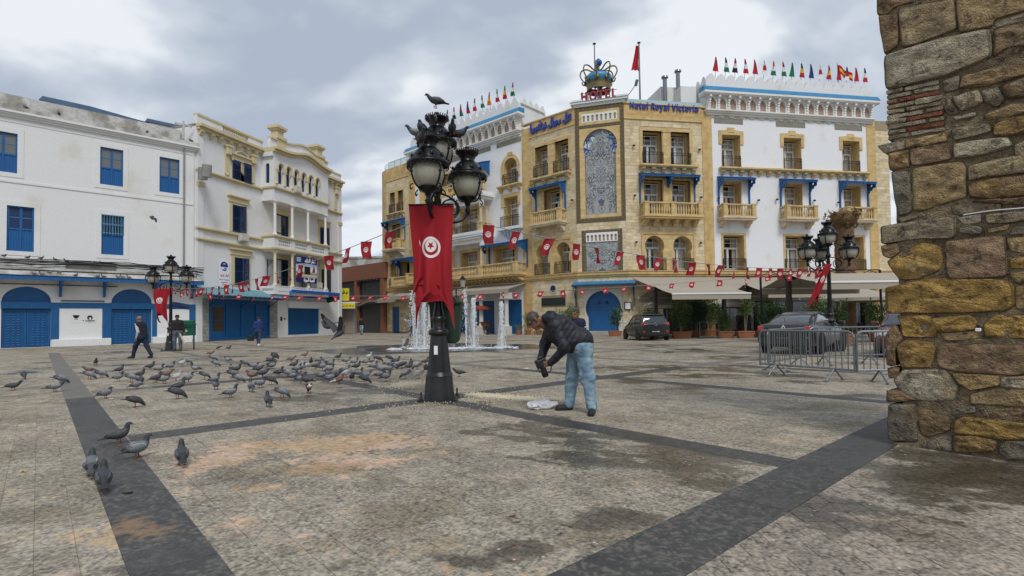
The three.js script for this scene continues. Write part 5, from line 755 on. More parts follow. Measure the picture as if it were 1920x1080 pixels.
  for (const y of [8.5,4.5]){const W=FM.part(B,'balcony_door',new GB().box(0,.1,0,2.5,0,.08).box(1.5,1.6,0,2.5,0,.08).box(.1,1.5,2.4,2.5,0,.08).box(.75,.85,0,2.4,0,.08).box(.1,1.5,.8,.88,0,.07).geo(),M.blueDark,8.2,y,-.1);part(W,'pane',box(.1,.75,.1,2.4,.02,.03),M.curtain);part(W,'pane',box(.85,1.5,.1,2.4,.02,.03),M.paneDark);FM.part(B,'door_surround',new GB().at(ring(rectPts(7.95,10.05,y,y+3),rectPts(8.2,9.8,y+.01,y+2.5),.08).geo(),0,0,0).geo(),M.cream);}
  // --- shops on the ground floor
  for (const [a,b] of [[.45,1.05],[7.35,8.3]]) masonry2(FM,B,a,b,.05,3.2);
  const kf=new GB();kf.box(1.08,7.33,.05,.25,-.05,.12).box(1.08,7.33,2.85,3.2,-.05,.12);for (const x of [1.08,2.6,4.15,5.7,7.2]) kf.box(x,x+.13,.25,2.85,-.05,.13);FM.part(B,'kiosk_frame',kf.geo(),M.blueDoor);
  for (const [a,b] of [[2.74,4.14],[4.29,5.69],[5.84,7.19]]){const g=new GB();for (let i=0;i<24;i++) g.box(a,b,.26+i*.108,.26+i*.108+.1,-.02,.03+(i%2)*.006);FM.part(B,'roller_shutter',g.geo(),M.blueDoor);}
  const gd=FM.part(B,'glazed_door',new GB().at(ring(rectPts(1.22,2.58,.26,2.84),rectPts(1.38,2.45,.72,2.62),.06).geo(),0,0,.0).geo(),M.blueDoor);part(gd,'pane',box(1.38,2.45,.72,2.62,.02,.03),M.paneBrown);part(gd,'glazing_bar',box(1.38,2.45,1.55,1.6,.03,.05),M.blueDoor);
 {const cg=(a,b,y0,y1,d,m,n)=>{const g=new GB(),w=(b-a)/n,s=polyShape([[0,y1],[d,y0],[d,y0-.05],[0,y1-.06]]);for (let i=0;i<n;i++){const q=new THREE.ExtrudeGeometry(s,{depth:w*.93,bevelEnabled:false});q.rotateY(-PI/2);g.at(q,a+w*(i+1),(i%2)*.02,0);}return g.geo();};
    const c1=FM.part(B,'teal_canopy',cg(-.4,7.4,3.45,4.05,1.5,M.teal,30),M.teal);part(c1,'valance',(()=>{const s=new THREE.Shape();s.moveTo(-.4,0);for (let i=0;i<34;i++){const x=-.4+i*7.8/34;s.lineTo(x,-.14);s.quadraticCurveTo(x+.115,-.26,x+.22,-.14);}s.lineTo(7.4,0);s.closePath();const g=new GB();g.ext(s,.03);return g.geo();})(),M.blueDark,[0,3.42,1.46]);
    for (const u of [1.1,4.2,7.2]) part(c1,'bracket',new GB().bar([u,2.6,.06],[u,3.45,1.35],.035).box(u-.03,u+.03,3.4,3.46,.05,1.4).geo(),M.blueDark);
    const c2=FM.part(B,'blue_canopy',new GB().box(8.45,15.4,4.0,4.22,1.45,1.55).at((()=>{const q=new THREE.ExtrudeGeometry(polyShape([[0,3.75],[1.46,4.18],[1.46,4.12],[0,3.69]]),{depth:6.9,bevelEnabled:false});q.rotateY(-PI/2);return q;})(),15.38,0,0).geo(),mat([.008,.10,.45],.5));const rf=new GB();for (let i=0;i<=5;i++) rf.bar([8.6+i*1.33,3.65,.05],[8.6+i*1.33,4.08,1.44],.03,5);part(c2,'rafters',rf.geo(),M.iron);part(c2,'side_flap',(()=>{const q=new THREE.ExtrudeGeometry(polyShape([[0,3.7],[1.5,4.15],[1.5,3.75],[0,3.4]]),{depth:.03,bevelEnabled:false});q.rotateY(-PI/2);return new GB().at(q,8.45,0,0).geo();})(),M.blueTile);part(c2,'side_flap',(()=>{const q=new THREE.ExtrudeGeometry(polyShape([[0,3.7],[1.5,4.15],[1.5,3.55],[0,3.2]]),{depth:.03,bevelEnabled:false});q.rotateY(-PI/2);return new GB().at(q,15.42,0,0).geo();})(),mat([.01,.08,.06],.6));}
  FM.part(B,'shutter_box',box(9.5,15.2,2.66,3.3,0,.3),M.whiteTrim);{const g=new GB();for (let i=0;i<24;i++) g.box(9.75,14.18,.22+i*.102,.22+i*.102+.09,-.12,-.06+(i%2)*.008);FM.part(B,'roller_shutter',g.geo(),M.blueDoor);}
  FM.part(B,'wall_patch',new GB().box(8.75,8.95,1.5,1.85,0,.06).box(9.2,9.35,1.6,1.75,0,.05).geo(),M.black);
  // printed signs on the front
  const bn=FM.thing('balcony_banner','blue and white Arabic banner with a picture hung on the lower loggia','banner',9.15,4.95,O+.05);
  part(bn,'sheet',new THREE.PlaneGeometry(2.9,2.35),mat([1,1,1],.6,{side:THREE.DoubleSide,map:canvasTex(512,416,(c)=>{c.fillStyle='#16235e';c.fillRect(0,0,512,416);const gr=c.createLinearGradient(0,100,0,320);gr.addColorStop(0,'#8fb0cf');gr.addColorStop(.5,'#e8ecf0');gr.addColorStop(1,'#b8a894');c.fillStyle=gr;c.beginPath();c.moveTo(0,130);c.quadraticCurveTo(256,84,512,110);c.lineTo(512,325);c.quadraticCurveTo(256,350,0,318);c.fill();c.fillStyle='#6b5f55';for (let i=0;i<26;i++) c.fillRect(i*20,236+(i%3)*5,12,40);c.fillStyle='#1a1716';c.fillRect(200,150,145,130);c.fillStyle='#0f0d0d';c.fillRect(290,158,55,122);c.fillStyle='#cfc5b5';c.fillRect(0,282,512,24);c.fillStyle=c.strokeStyle='#f2f4fa';arabCanvas(c,'asfar altrath',470,78,62,11);arabCanvas(c,'alcmre almmyze',450,388,58,12);c.lineWidth=5;for (let i=0;i<3;i++) c.fillRect(14,20+i*26,105,11);c.fillStyle=c.strokeStyle='#c33';arabCanvas(c,'alcmre',260,110,30,5);})}),[1.45,1.17,0]);
  const ws=FM.thing('wall_sign','white travel shop board with round blue emblem beside the shutters','sign',1.9,4.1,.12);
  part(ws,'board',box(0,1.0,0,2.2,-.02,.02),M.white);part(ws,'print',new THREE.PlaneGeometry(.98,2.18),mat([1,1,1],.6,{map:canvasTex(128,288,(c)=>{c.fillStyle='#e6eaee';c.fillRect(0,0,128,288);c.fillStyle='#1b2f80';c.beginPath();c.arc(64,70,48,0,7);c.fill();c.fillStyle='#dfe6ef';c.fillRect(12,78,104,26);c.fillStyle=c.strokeStyle='#1b2f80';arabCanvas(c,'asfar',96,98,22,4);c.fillStyle='#c9b060';c.beginPath();c.arc(64,52,16,PI,0);c.fill();c.fillStyle=c.strokeStyle='#b8352e';arabCanvas(c,'asfar Tbrye',120,172,28,4.5);c.fillStyle='#1b2f80';c.font='bold 19px sans-serif';c.fillText('Rania Voyages',2,214,124);c.fillStyle='#c33';c.fillRect(20,232,88,8);c.fillRect(34,250,60,8);})}),[.5,1.1,.025]);
}
function masonry2(F,parent,u0,u1,v0,v1){const n=Math.round((v1-v0)/.26),dh=(v1-v0)/n;for (let j=0;j<n;j++) for (let i=0;i<2;i++){const w=(u1-u0)*(i ^ j%2?.42:.58),x=i?u1-w:u0;F.part(parent,'stone_block',boxUV(blockGeo(w-.012,dh-.012,.1+rB()*.02,.012)),greyTones[rB()*3|0],x,v0+j*dh,0);}F.part(parent,'pier_core',box(u0,u1,v0,v1,0,.06),M.concreteDark);}
const STONES=[[3,[0.05,4.59],[0.34,4.44],[0.34,4.31],[0.18,4.33],[0.13,4.29],[0.04,4.32]],[0,[0.22,4.29],[0.35,4.26],[0.65,4.19],[0.66,3.9],[0.24,3.89]],[3,[0.05,4.3],[0.21,4.25],[0.21,4.05],[0.2,3.93],[0.09,3.89]],[2,[0.66,4.2],[1.19,4.0],[1.19,3.85],[1.1,3.87],[0.92,3.88],[0.9,3.82],[0.67,3.86]],[4,[0.09,3.88],[0.56,3.86],[0.88,3.81],[0.89,3.55],[0.52,3.5],[0.09,3.53]],[4,[0.91,3.86],[1.19,3.85],[1.19,3.78],[0.92,3.8]],[3,[0.91,3.79],[1.18,3.76],[1.18,3.55],[0.99,3.6],[0.9,3.54]],[3,[0.68,3.46],[1.17,3.42],[1.17,3.31],[0.84,3.31],[0.65,3.35]],[7,[0.54,3.46],[0.66,3.47],[0.65,3.35],[0.55,3.35]],[4,[0.6,3.28],[0.79,3.29],[0.82,3.17],[0.67,3.13]],[7,[0.81,3.27],[0.92,3.27],[0.96,3.15],[0.91,3.1],[0.83,3.17]],[3,[0.94,3.26],[1.17,3.31],[1.16,3.11],[0.98,3.15]],[4,[0.59,3.1],[0.77,3.1],[0.77,3.06],[0.62,3.06]],[2,[0.82,3.05],[1.01,3.09],[1.16,3.04],[1.16,2.98],[0.84,3.0]],[1,[0.88,2.94],[0.98,2.98],[1.16,2.96],[1.16,2.82],[0.94,2.83],[0.88,2.86]],[0,[0.59,2.99],[0.85,2.97],[0.86,2.89],[0.61,2.88]],[4,[0.6,2.85],[0.97,2.81],[1.0,2.73],[0.83,2.7],[0.6,2.71]],[0,[1.01,2.73],[1.15,2.76],[1.15,2.61],[1.01,2.64]],[4,[-0.0,2.99],[0.23,2.98],[0.23,2.9],[0.06,2.9]],[2,[0.24,2.98],[0.49,2.97],[0.55,2.97],[0.56,2.88],[0.24,2.9]],[6,[0.09,2.89],[0.26,2.89],[0.27,2.71],[0.1,2.72]],[6,[0.28,2.88],[0.56,2.87],[0.58,2.71],[0.28,2.72]],[7,[0.56,3.29],[0.59,3.28],[0.65,3.13],[0.58,3.12],[0.55,3.18]],[7,[0.11,2.7],[0.26,2.68],[0.27,2.27],[0.16,2.25],[0.13,2.42]],[2,[0.28,2.7],[0.66,2.68],[0.69,2.61],[0.68,2.33],[0.55,2.32],[0.36,2.27],[0.28,2.28]],[0,[0.69,2.62],[1.15,2.64],[1.14,2.47],[0.81,2.5],[0.7,2.48]],[3,[0.69,2.45],[0.86,2.47],[1.14,2.45],[1.14,2.28],[0.86,2.29],[0.7,2.34]],[3,[0.7,2.3],[1.14,2.26],[1.14,2.18],[0.92,2.24]],[0,[0.56,2.27],[0.69,2.3],[0.91,2.24],[0.91,2.19],[0.65,2.18],[0.58,2.2]],[4,[0.61,2.16],[0.77,2.17],[0.77,2.1],[0.65,2.1]],[0,[0.8,2.16],[1.13,2.14],[1.13,2.06],[0.81,2.08]],[7,[0.62,2.06],[0.74,2.07],[0.78,2.04],[0.76,1.99],[0.62,2.02]],[2,[0.8,2.03],[0.97,2.06],[0.95,2.0],[0.81,1.99]],[7,[0.94,1.96],[0.98,2.03],[1.13,2.03],[1.13,1.94]],[7,[0.13,2.22],[0.35,2.26],[0.38,2.22],[0.18,2.18]],[0,[0.01,2.17],[0.55,2.18],[0.59,2.16],[0.59,2.01],[0.56,1.98],[0.31,2.01],[0.01,1.99]],[3,[0.01,1.97],[0.14,1.98],[0.15,1.89],[0.08,1.84],[0.02,1.87]],[1,[0.05,1.81],[0.2,1.91],[0.35,1.97],[0.47,1.92],[0.5,1.8],[0.47,1.69],[0.31,1.62],[0.15,1.62]],[6,[0.51,1.96],[0.91,1.96],[0.92,1.93],[0.93,1.6],[0.55,1.6],[0.52,1.64]],[2,[0.93,1.93],[1.13,1.92],[1.12,1.77],[0.96,1.82]],[1,[0.95,1.75],[1.12,1.76],[1.12,1.66],[0.95,1.67]],[7,[0.94,1.63],[1.12,1.64],[1.12,1.52],[0.98,1.53]],[1,[0.03,1.55],[0.19,1.59],[0.42,1.62],[0.93,1.57],[0.97,1.5],[0.97,1.35],[0.92,1.3],[0.62,1.29],[0.04,1.29],[0.03,1.4]],[2,[0.98,1.51],[1.11,1.51],[1.11,1.31],[0.98,1.32]],[1,[0.12,1.27],[0.37,1.27],[0.43,1.14],[0.42,1.06],[0.16,1.07],[0.15,1.17]],[1,[0.38,1.24],[0.67,1.27],[0.72,1.21],[0.7,1.13],[0.44,1.11]],[2,[0.44,1.1],[0.7,1.12],[0.75,1.06],[0.49,1.03]],[1,[0.76,1.19],[0.84,1.27],[1.17,1.25],[1.17,1.06],[0.76,1.07]],[3,[0.02,1.08],[0.1,1.19],[0.16,1.05],[0.09,0.94],[0.09,0.78],[0.02,0.78]],[1,[0.1,0.97],[0.18,1.03],[0.39,1.02],[0.4,0.92],[0.36,0.78],[0.14,0.76]],[6,[0.42,0.98],[0.48,1.01],[1.16,1.0],[1.16,0.82],[0.97,0.74],[0.52,0.75],[0.42,0.79]],[3,[0.02,0.75],[0.12,0.76],[0.11,0.66],[0.03,0.65]],[4,[0.07,0.63],[0.15,0.75],[0.49,0.76],[0.57,0.61],[0.53,0.48],[0.27,0.45],[0.11,0.55]],[2,[0.52,0.73],[0.85,0.73],[0.85,0.65],[0.65,0.59],[0.57,0.65]],[4,[0.86,0.72],[1.16,0.75],[1.15,0.64],[0.86,0.63]],[2,[0.64,0.55],[0.86,0.63],[1.15,0.63],[1.15,0.49],[0.64,0.46]],[3,[0.01,0.53],[0.14,0.53],[0.26,0.46],[0.01,0.41]],[7,[0.02,0.39],[0.24,0.42],[0.23,0.31],[0.26,0.07],[0.05,0.04],[0.01,0.05]],[3,[0.24,0.37],[0.49,0.42],[0.5,0.21],[0.31,0.11],[0.27,0.15]],[7,[0.28,0.03],[0.47,0.17],[0.51,0.16],[0.5,0.01],[0.3,-0.02]],[7,[0.51,0.4],[0.68,0.45],[0.68,0.39],[0.51,0.34]],[3,[0.7,0.42],[0.95,0.46],[1.15,0.44],[1.14,0.36],[0.75,0.37]],[1,[0.53,0.29],[0.59,0.34],[0.75,0.34],[1.14,0.33],[1.14,0.22],[0.84,0.18],[0.68,0.19],[0.52,0.18]],[3,[0.52,0.16],[0.69,0.18],[0.82,0.16],[0.8,0.07],[0.52,0.01]],[7,[0.83,0.11],[0.88,0.17],[1.14,0.21],[1.13,0.06],[0.89,0.02],[0.83,0.06]],[7,[0.03,0.02],[0.27,0.06],[0.27,-0.02],[0.06,-0.02]],[4,[0.09,3.52],[0.24,3.51],[0.24,3.47],[0.09,3.48]],[4,[0.24,3.5],[0.52,3.48],[0.52,3.44],[0.24,3.46]],[4,[0.09,3.47],[0.3,3.45],[0.3,3.41],[0.09,3.43]],[4,[0.31,3.45],[0.52,3.43],[0.52,3.39],[0.31,3.41]],[5,[0.09,3.42],[0.18,3.41],[0.18,3.37],[0.09,3.38]],[5,[0.19,3.41],[0.53,3.38],[0.53,3.34],[0.19,3.37]],[0,[0.09,3.37],[0.33,3.35],[0.33,3.31],[0.09,3.33]],[4,[0.33,3.35],[0.53,3.33],[0.53,3.29],[0.33,3.3]],[0,[0.09,3.32],[0.24,3.3],[0.24,3.26],[0.09,3.28]],[0,[0.25,3.3],[0.54,3.28],[0.53,3.24],[0.25,3.26]],[4,[0.09,3.27],[0.39,3.24],[0.39,3.2],[0.09,3.22]],[0,[0.4,3.24],[0.54,3.23],[0.54,3.19],[0.4,3.2]],[4,[0.09,3.22],[0.25,3.2],[0.24,3.16],[0.09,3.17]],[5,[0.25,3.2],[0.54,3.18],[0.54,3.14],[0.25,3.16]],[0,[0.09,3.17],[0.41,3.14],[0.41,3.1],[0.09,3.12]],[0,[0.42,3.14],[0.55,3.13],[0.55,3.09],[0.42,3.1]],[0,[0.1,3.12],[0.24,3.1],[0.24,3.06],[0.09,3.07]],[5,[0.25,3.1],[0.55,3.08],[0.55,3.04],[0.25,3.06]],[0,[0.1,3.06],[0.27,3.05],[0.27,3.01],[0.09,3.02]],[4,[0.28,3.05],[0.55,3.02],[0.55,2.99],[0.28,3.01]]];
// ---------- the old gate wall in the right foreground ----------
const FW=new Facade([3.71,-5.34],[4.35,-4.59]);
const rockTex=tex(512,(x,y)=>{const a=fbm(x*7,y*9,6,311,0),b=fbm(x*30,y*34,4,317,0),p=sst(.62,.75,fbm(x*18,y*18,4,331,18));const v=.62+.42*a+.22*(b-.5)-.22*p;return [v,v*(.96+.05*a),v*(.90+.08*b)];},1.4);
const rockBump=tex(512,(x,y)=>.6*fbm(x*12,y*15,6,341,0)+.4*vnoise(x*90,y*90,5,90),1.4,false);
const rockM=mat([1,1,1],.95,{map:rockTex,bumpMap:rockBump,bumpScale:.02,vertexColors:true});
const rockPal=[[.38,.315,.225],[.46,.295,.095],[.45,.33,.185],[.30,.205,.12],[.50,.445,.35],[.30,.095,.055],[.39,.265,.175],[.25,.22,.175]];
function stoneGeo(poly,ci,seed,deep){
  let p=poly.map(q=>[q[0],q[1]]);const r=mulberry(seed),big=Math.max(...p.map(q=>q[0]))-Math.min(...p.map(q=>q[0])),brick=poly.length==4&&Math.abs(p[0][1]-p[3][1])<.05;
  for (let k=0;k<(brick?1:2);k++){const o=[];for (let i=0;i<p.length;i++){const a=p[i],b=p[(i+1)%p.length],t=k?.2:brick?.04:.06;o.push([a[0]+(b[0]-a[0])*t,a[1]+(b[1]-a[1])*t],[a[0]+(b[0]-a[0])*(1-t),a[1]+(b[1]-a[1])*(1-t)]);}p=o;}
  const per=[],seg=p.map((a,i)=>Math.hypot(p[(i+1)%p.length][0]-a[0],p[(i+1)%p.length][1]-a[1])),tot=seg.reduce((a,b)=>a+b);const N=brick?40:60;
  for (let i=0;i<N;i++){let d=tot*i/N,k=0;while (d>seg[k]) d-=seg[k++];const a=p[k],b=p[(k+1)%p.length],t=d/seg[k];per.push([a[0]+(b[0]-a[0])*t,a[1]+(b[1]-a[1])*t]);}
  const cx=per.reduce((s,q)=>s+q[0],0)/N,cy=per.reduce((s,q)=>s+q[1],0)/N;
  const rad=Math.min(...per.map(q=>Math.hypot(q[0]-cx,q[1]-cy)));
  const gap=brick?.001:-.009,dome=brick?.004:.007+.012*r(),amp=brick?.008:(ci==1||ci==3?.05:.032),R=12,pos=[],col=[],idx=[],proud=(r()-.4)*(brick?.01:.026),c0=rockPal[ci],c1=rockPal[r()*4|0],off=r()*50;
  const put=(x,y,z)=>{const n=fbm3(x*3.1+off,y*3.1,off,3,7),m=sst(.45,.72,n);pos.push(x,y,z);for (let k=0;k<3;k++) col.push(Math.max(.01,(c0[k]+(c1[k]-c0[k])*m*.55)*(.82+.36*fbm3(x*9,y*9,off,2,3))));};
  for (let j=0;j<=R;j++) for (let i=0;i<N;i++){// rings from the back edge of the side to the middle of the face
    const f=j<2?1:1-Math.pow((j-2)/(R-2),1.3)*.999,q=per[i],dx=q[0]-cx,dy=q[1]-cy,L=Math.hypot(dx,dy),e=Math.max(.2,(L-gap-.009*vnoise3(q[0]*14,q[1]*14,off,2))/L);
    const x=cx+dx*e*f,y=cy+dy*e*f,t=(1-f)*L,edge=1-Math.exp(-t/(brick?.006:.016));
    let z=j==0?-deep:j==1?proud-.02:proud+dome*edge+amp*edge*(fbm3(x*7+off,y*11,off,4,11)-.5)*1.5+amp*.5*edge*(fbm3(x*26,y*34+off,off,3,15)-.5);
    put(x,y,z);
 }
  for (let j=0;j<R;j++) for (let i=0;i<N;i++){const a=j*N+i,b=j*N+(i+1)%N,c=a+N,d=b+N;idx.push(a,b,d,a,d,c);}
  const g=new THREE.BufferGeometry();g.setAttribute('position',new THREE.Float32BufferAttribute(pos,3));g.setAttribute('color',new THREE.Float32BufferAttribute(col,3));
  let ar=0;for (let i=0;i<N;i++){const a=per[i],b=per[(i+1)%N];ar+=a[0]*b[1]-b[0]*a[1];}if (ar<0) for (let i=0;i<idx.length;i+=3) [idx[i],idx[i+1]]=[idx[i+1],idx[i]];
  g.setIndex(idx);g.computeVertexNormals();boxUV(g);return g;
}
{
  const Wl=thing('old_stone_wall','rough ochre and grey stone wall of the old gate, right foreground','wall');
  STONES.forEach(([c,...pl],i)=>{const left=Math.min(...pl.map(q=>q[0]))<.16;FW.part(Wl,Math.abs(pl[0][1]-pl[pl.length-1][1])<.05&&pl.length==4?'brick' : 'stone',stoneGeo(pl,c,100+i,left?.9:.2),rockM);});
  // the wall carries on above and to the right of the picture
  const r=mulberry(55);let v=0;while (v<6.4){const h=.2+.22*r();let u=1.22;while (u<3.4){const w=.3+.5*r();FW.part(Wl,'stone',stoneGeo([[u,v],[u+w,v+.02],[u+w,v+h],[u,v+h-.01]],r()*5|0,900+(r()*9999|0),.2),rockM);u+=w;}v+=h;}
  v=4.62;while (v<6.4){const h=.25+.2*r();let u=.06;while (u<1.2){const w=Math.min(1.22-u,.3+.45*r());FW.part(Wl,'stone',stoneGeo([[u,v],[u+w,v],[u+w,v+h],[u,v+h]],r()*5|0,1900+(r()*9999|0),u<.1?.9:.2),rockM);u+=w;}v+=h;}
  const core=new THREE.BoxGeometry(3.28,6.6,.94,60,120,3),p=core.attributes.position;for (let i=0;i<p.count;i++){const x=p.getX(i),y=p.getY(i),z=p.getZ(i);if (z>.4) p.setZ(i,z+.045*(fbm3(x*9,y*9,2,4,21)-.5));}core.computeVertexNormals();FW.part(Wl,'mortar',boxUV(clean(core)),mat([.27,.21,.14],.98,{map:rockTex,bumpMap:rockBump,bumpScale:.03}),1.78,3.2,-.48);
  FW.part(Wl,'white_pipe',new GB().tube([[.66,2.175,.05],[.85,2.18,.06],[1.05,2.17,.06],[1.4,2.16,.07]],.0045,14,6).geo(),M.white);
  FW.part(Wl,'wall_clip',new GB().rbox(-.018,.018,-.03,.0,0,.05,.006).geo(),M.white,.73,1.15,.03);FW.part(Wl,'wall_clip_cap',new GB().sph(0,0,0,.016).geo(),M.black,.735,1.165,.06);
}
// ---------- brown shop, food kiosk, houses behind ----------
{
  const F=new Facade([-22.5,-67.9],[-14.35,-60.5]),B=thing('brown_shop','brown shop front with a large grey roller shutter in the side street','shop'),br=mat([.26,.105,.06],.85,{map:T.grime}),shut=mat([.085,.08,.075],.6,{map:T.grime});
  const L=F.L;F.part(B,'back_wall',box(0,L,0,8,-4,-.5),M.concreteDark);F.part(B,'fascia',box(0,L,6.3,8.1,-.5,.15),br);F.part(B,'pillar',box(L-.9,L-.25,0,6.3,-.3,.12),br);F.part(B,'pillar',box(4.6,5.3,0,6.3,-.3,.12),br);F.part(B,'lintel',box(0,L,3.5,3.95,-.3,.35),br);
  for (const [y0,y1] of [[3.95,6.3],[0,3.3]]){const g=new GB(),n=Math.round((y1-y0)/.12);for (let i=0;i<n;i++) g.box(.2,L-.9,y0+i*.12,y0+i*.12+.105,-.45,-.38);F.part(B,'roller_shutter',g.geo(),shut);}
  for (let i=0;i<7;i++) F.part(B,'cornice_block',box(5.4+i*.7,5.7+i*.7,6.1,6.3,-.3,.3),M.ironBrown);
  F.part(B,'tarpaulin',new GB().tube([[3,3.9,.4],[5,3.3,.8],[7,3.2,.9],[9,3.6,.8],[11,3.5,.6]],.16,24,6).geo(),M.concreteDark);
  const K=new Facade([-20.4,-58.2],[-15.2,-57.4]),k=thing('food_kiosk','small food shop with grey panels and yellow signs beside the villa','shop');K.part(k,'wall',box(0,3.4,0,3.2,-.5,0),M.galvDull);K.part(k,'door_panel',box(1.9,3.2,.05,2.5,0,.06),M.awningDark);K.part(k,'dark_opening',box(.3,1.7,.05,2.6,0,.05),M.concreteDark);K.part(k,'roof_edge',box(-.1,3.5,3.2,3.5,-.5,.2),M.concrete);
  const ys=(w,h,draw)=>mat([1,1,1],.6,{map:canvasTex(256,128,(c)=>{c.fillStyle='#d8c81e';c.fillRect(0,0,256,128);draw(c);})});
  const s1=K.thing('yellow_sign','yellow sign board reading Food above the small shop','sign',.55,3.62,.35);part(s1,'board',box(0,2.4,0,1.35,-.06,0),M.galvDull);part(s1,'print',new THREE.PlaneGeometry(2.4,1.35),ys(2,1,c=>{c.fillStyle=c.strokeStyle='#26301c';arabCanvas(c,'fy qlb almdyne',236,56,36,6);c.font='bold 40px sans-serif';c.fillText('Food',60,112);}),[1.2,.675,.004]);
  const s2=K.thing('yellow_sign','narrow yellow awning board with small lettering below the Food sign','sign',.1,2.75,1.15);part(s2,'board',new GB().box(0,3.9,0,.62,-.04,0).box(0,3.9,.62,.68,-1.1,0).geo(),M.whiteTrim);part(s2,'print',new THREE.PlaneGeometry(3.86,.5),ys(4,1,c=>{c.fillStyle='#222';c.font='bold 44px sans-serif';c.fillText('Au Coeur de la Medina',6,82,140);c.fillStyle=c.strokeStyle='#222';arabCanvas(c,'fy qlb almdyne',250,82,24,5);}),[1.95,.3,.004]);
  const h=(n,lab,x,z,w,d,hh,m)=>{const o=thing(n,lab,'house',[x,0,z]);part(o,'wall',box(-w/2,w/2,0,hh,-d/2,d/2),m);part(o,'parapet',new GB().box(-w/2-.1,w/2+.1,hh,hh+.3,d/2-.2,d/2+.1).geo(),M.plasterOld);for (let i=0;i<3;i++) part(o,'window',box(-w/3+i*w/3-.5,-w/3+i*w/3+.5,hh-2.6,hh-1.2,d/2-.02,d/2+.03),M.paneDark);};
  h('back_house','pale flat roofed house above the brown shop',-22,-82,16,8,10.6,M.plasterOld);h('back_house','grey flat roofed house behind the hotel end',-13,-90,9,8,12.2,M.concrete);h('back_house','white house beyond the villa roof',-38,-70,18,10,12,M.plaster);
}
// ---------- three ornate lamp posts ----------
const lampGlass=new THREE.MeshPhysicalMaterial({color:new THREE.Color().setRGB(.50,.48,.38),roughness:.35,transmission:.25,thickness:0});
const lampGeo={
  globe:new GB().lathe([[.0,.07],[.12,.08],[.205,.14],[.255,.24],[.268,.33],[.252,.42],[.22,.48],[.2,.5]],32).geo(),
  cap:new GB().lathe([[.345,.455],[.36,.47],[.355,.5],[.30,.52],[.285,.545],[.265,.6],[.215,.68],[.16,.735],[.135,.75],[.13,.8],[.15,.815],[.145,.835],[.2,.88],[.215,.905],[.205,.92],[.13,.925],[.09,.95],[.05,.965],[.035,.985],[.05,1.0],[.045,1.02],[.0,1.04]],32).lathe([[.345,.455],[.2,.5],[.18,.5]],32).geo(),
  rim:(()=>{const g=new GB();for (let i=0;i<24;i++){const a=i/24*2*PI;g.at(new THREE.TorusGeometry(.03,.008,4,8),.345*Math.cos(a),.43,.345*Math.sin(a),0,-a+PI/2,0);}for (let i=0;i<28;i++){const a=i/28*2*PI;g.at(new THREE.BoxGeometry(.014,.05,.014),.205*Math.cos(a),.93,.205*Math.sin(a),0,-a,0);}for (let i=0;i<8;i++){const a=(i+.5)/8*2*PI;g.at(new THREE.SphereGeometry(.04,6,5),.275*Math.cos(a),.6,.275*Math.sin(a),0,-a,0,[.5,1.1,1]);}return g.geo();})(),
  cage:(()=>{const g=new GB();for (let i=0;i<4;i++){const a=(i+.5)/4*2*PI,c=Math.cos(a),s=Math.sin(a);g.tube([[.32*c,.47,.32*s],[.34*c,.36,.34*s],[.315*c,.22,.315*s],[.23*c,.08,.23*s],[.08*c,.02,.08*s]],.017,14,6);g.at(new THREE.TorusGeometry(.022,.012,5,8),.335*c,.3,.335*s,PI/2);g.tube([[.3*c,.1,.3*s],[.36*c,.06,.36*s],[.35*c,.0,.35*s],[.31*c,.03,.31*s]],.012,8,5);}g.lathe([[0,-.06],[.05,-.05],[.06,0],[.13,.03],[.17,.08],[.16,.09],[.1,.08],[0,.08]],20);return g.geo();})(),
};
function lampUnit(post,x,y,z,k=.93){const c=part(post,'lantern_cap',lampGeo.cap,M.iron,[x,y,z]);part(c,'pierced_rim',lampGeo.rim,M.iron);part(post,'lamp_globe',lampGeo.globe,lampGlass,[x,y,z]);part(post,'lantern_cage',lampGeo.cage,M.iron,[x,y,z]);for (const q of post.children.slice(-3)) q.scale.setScalar(k);}
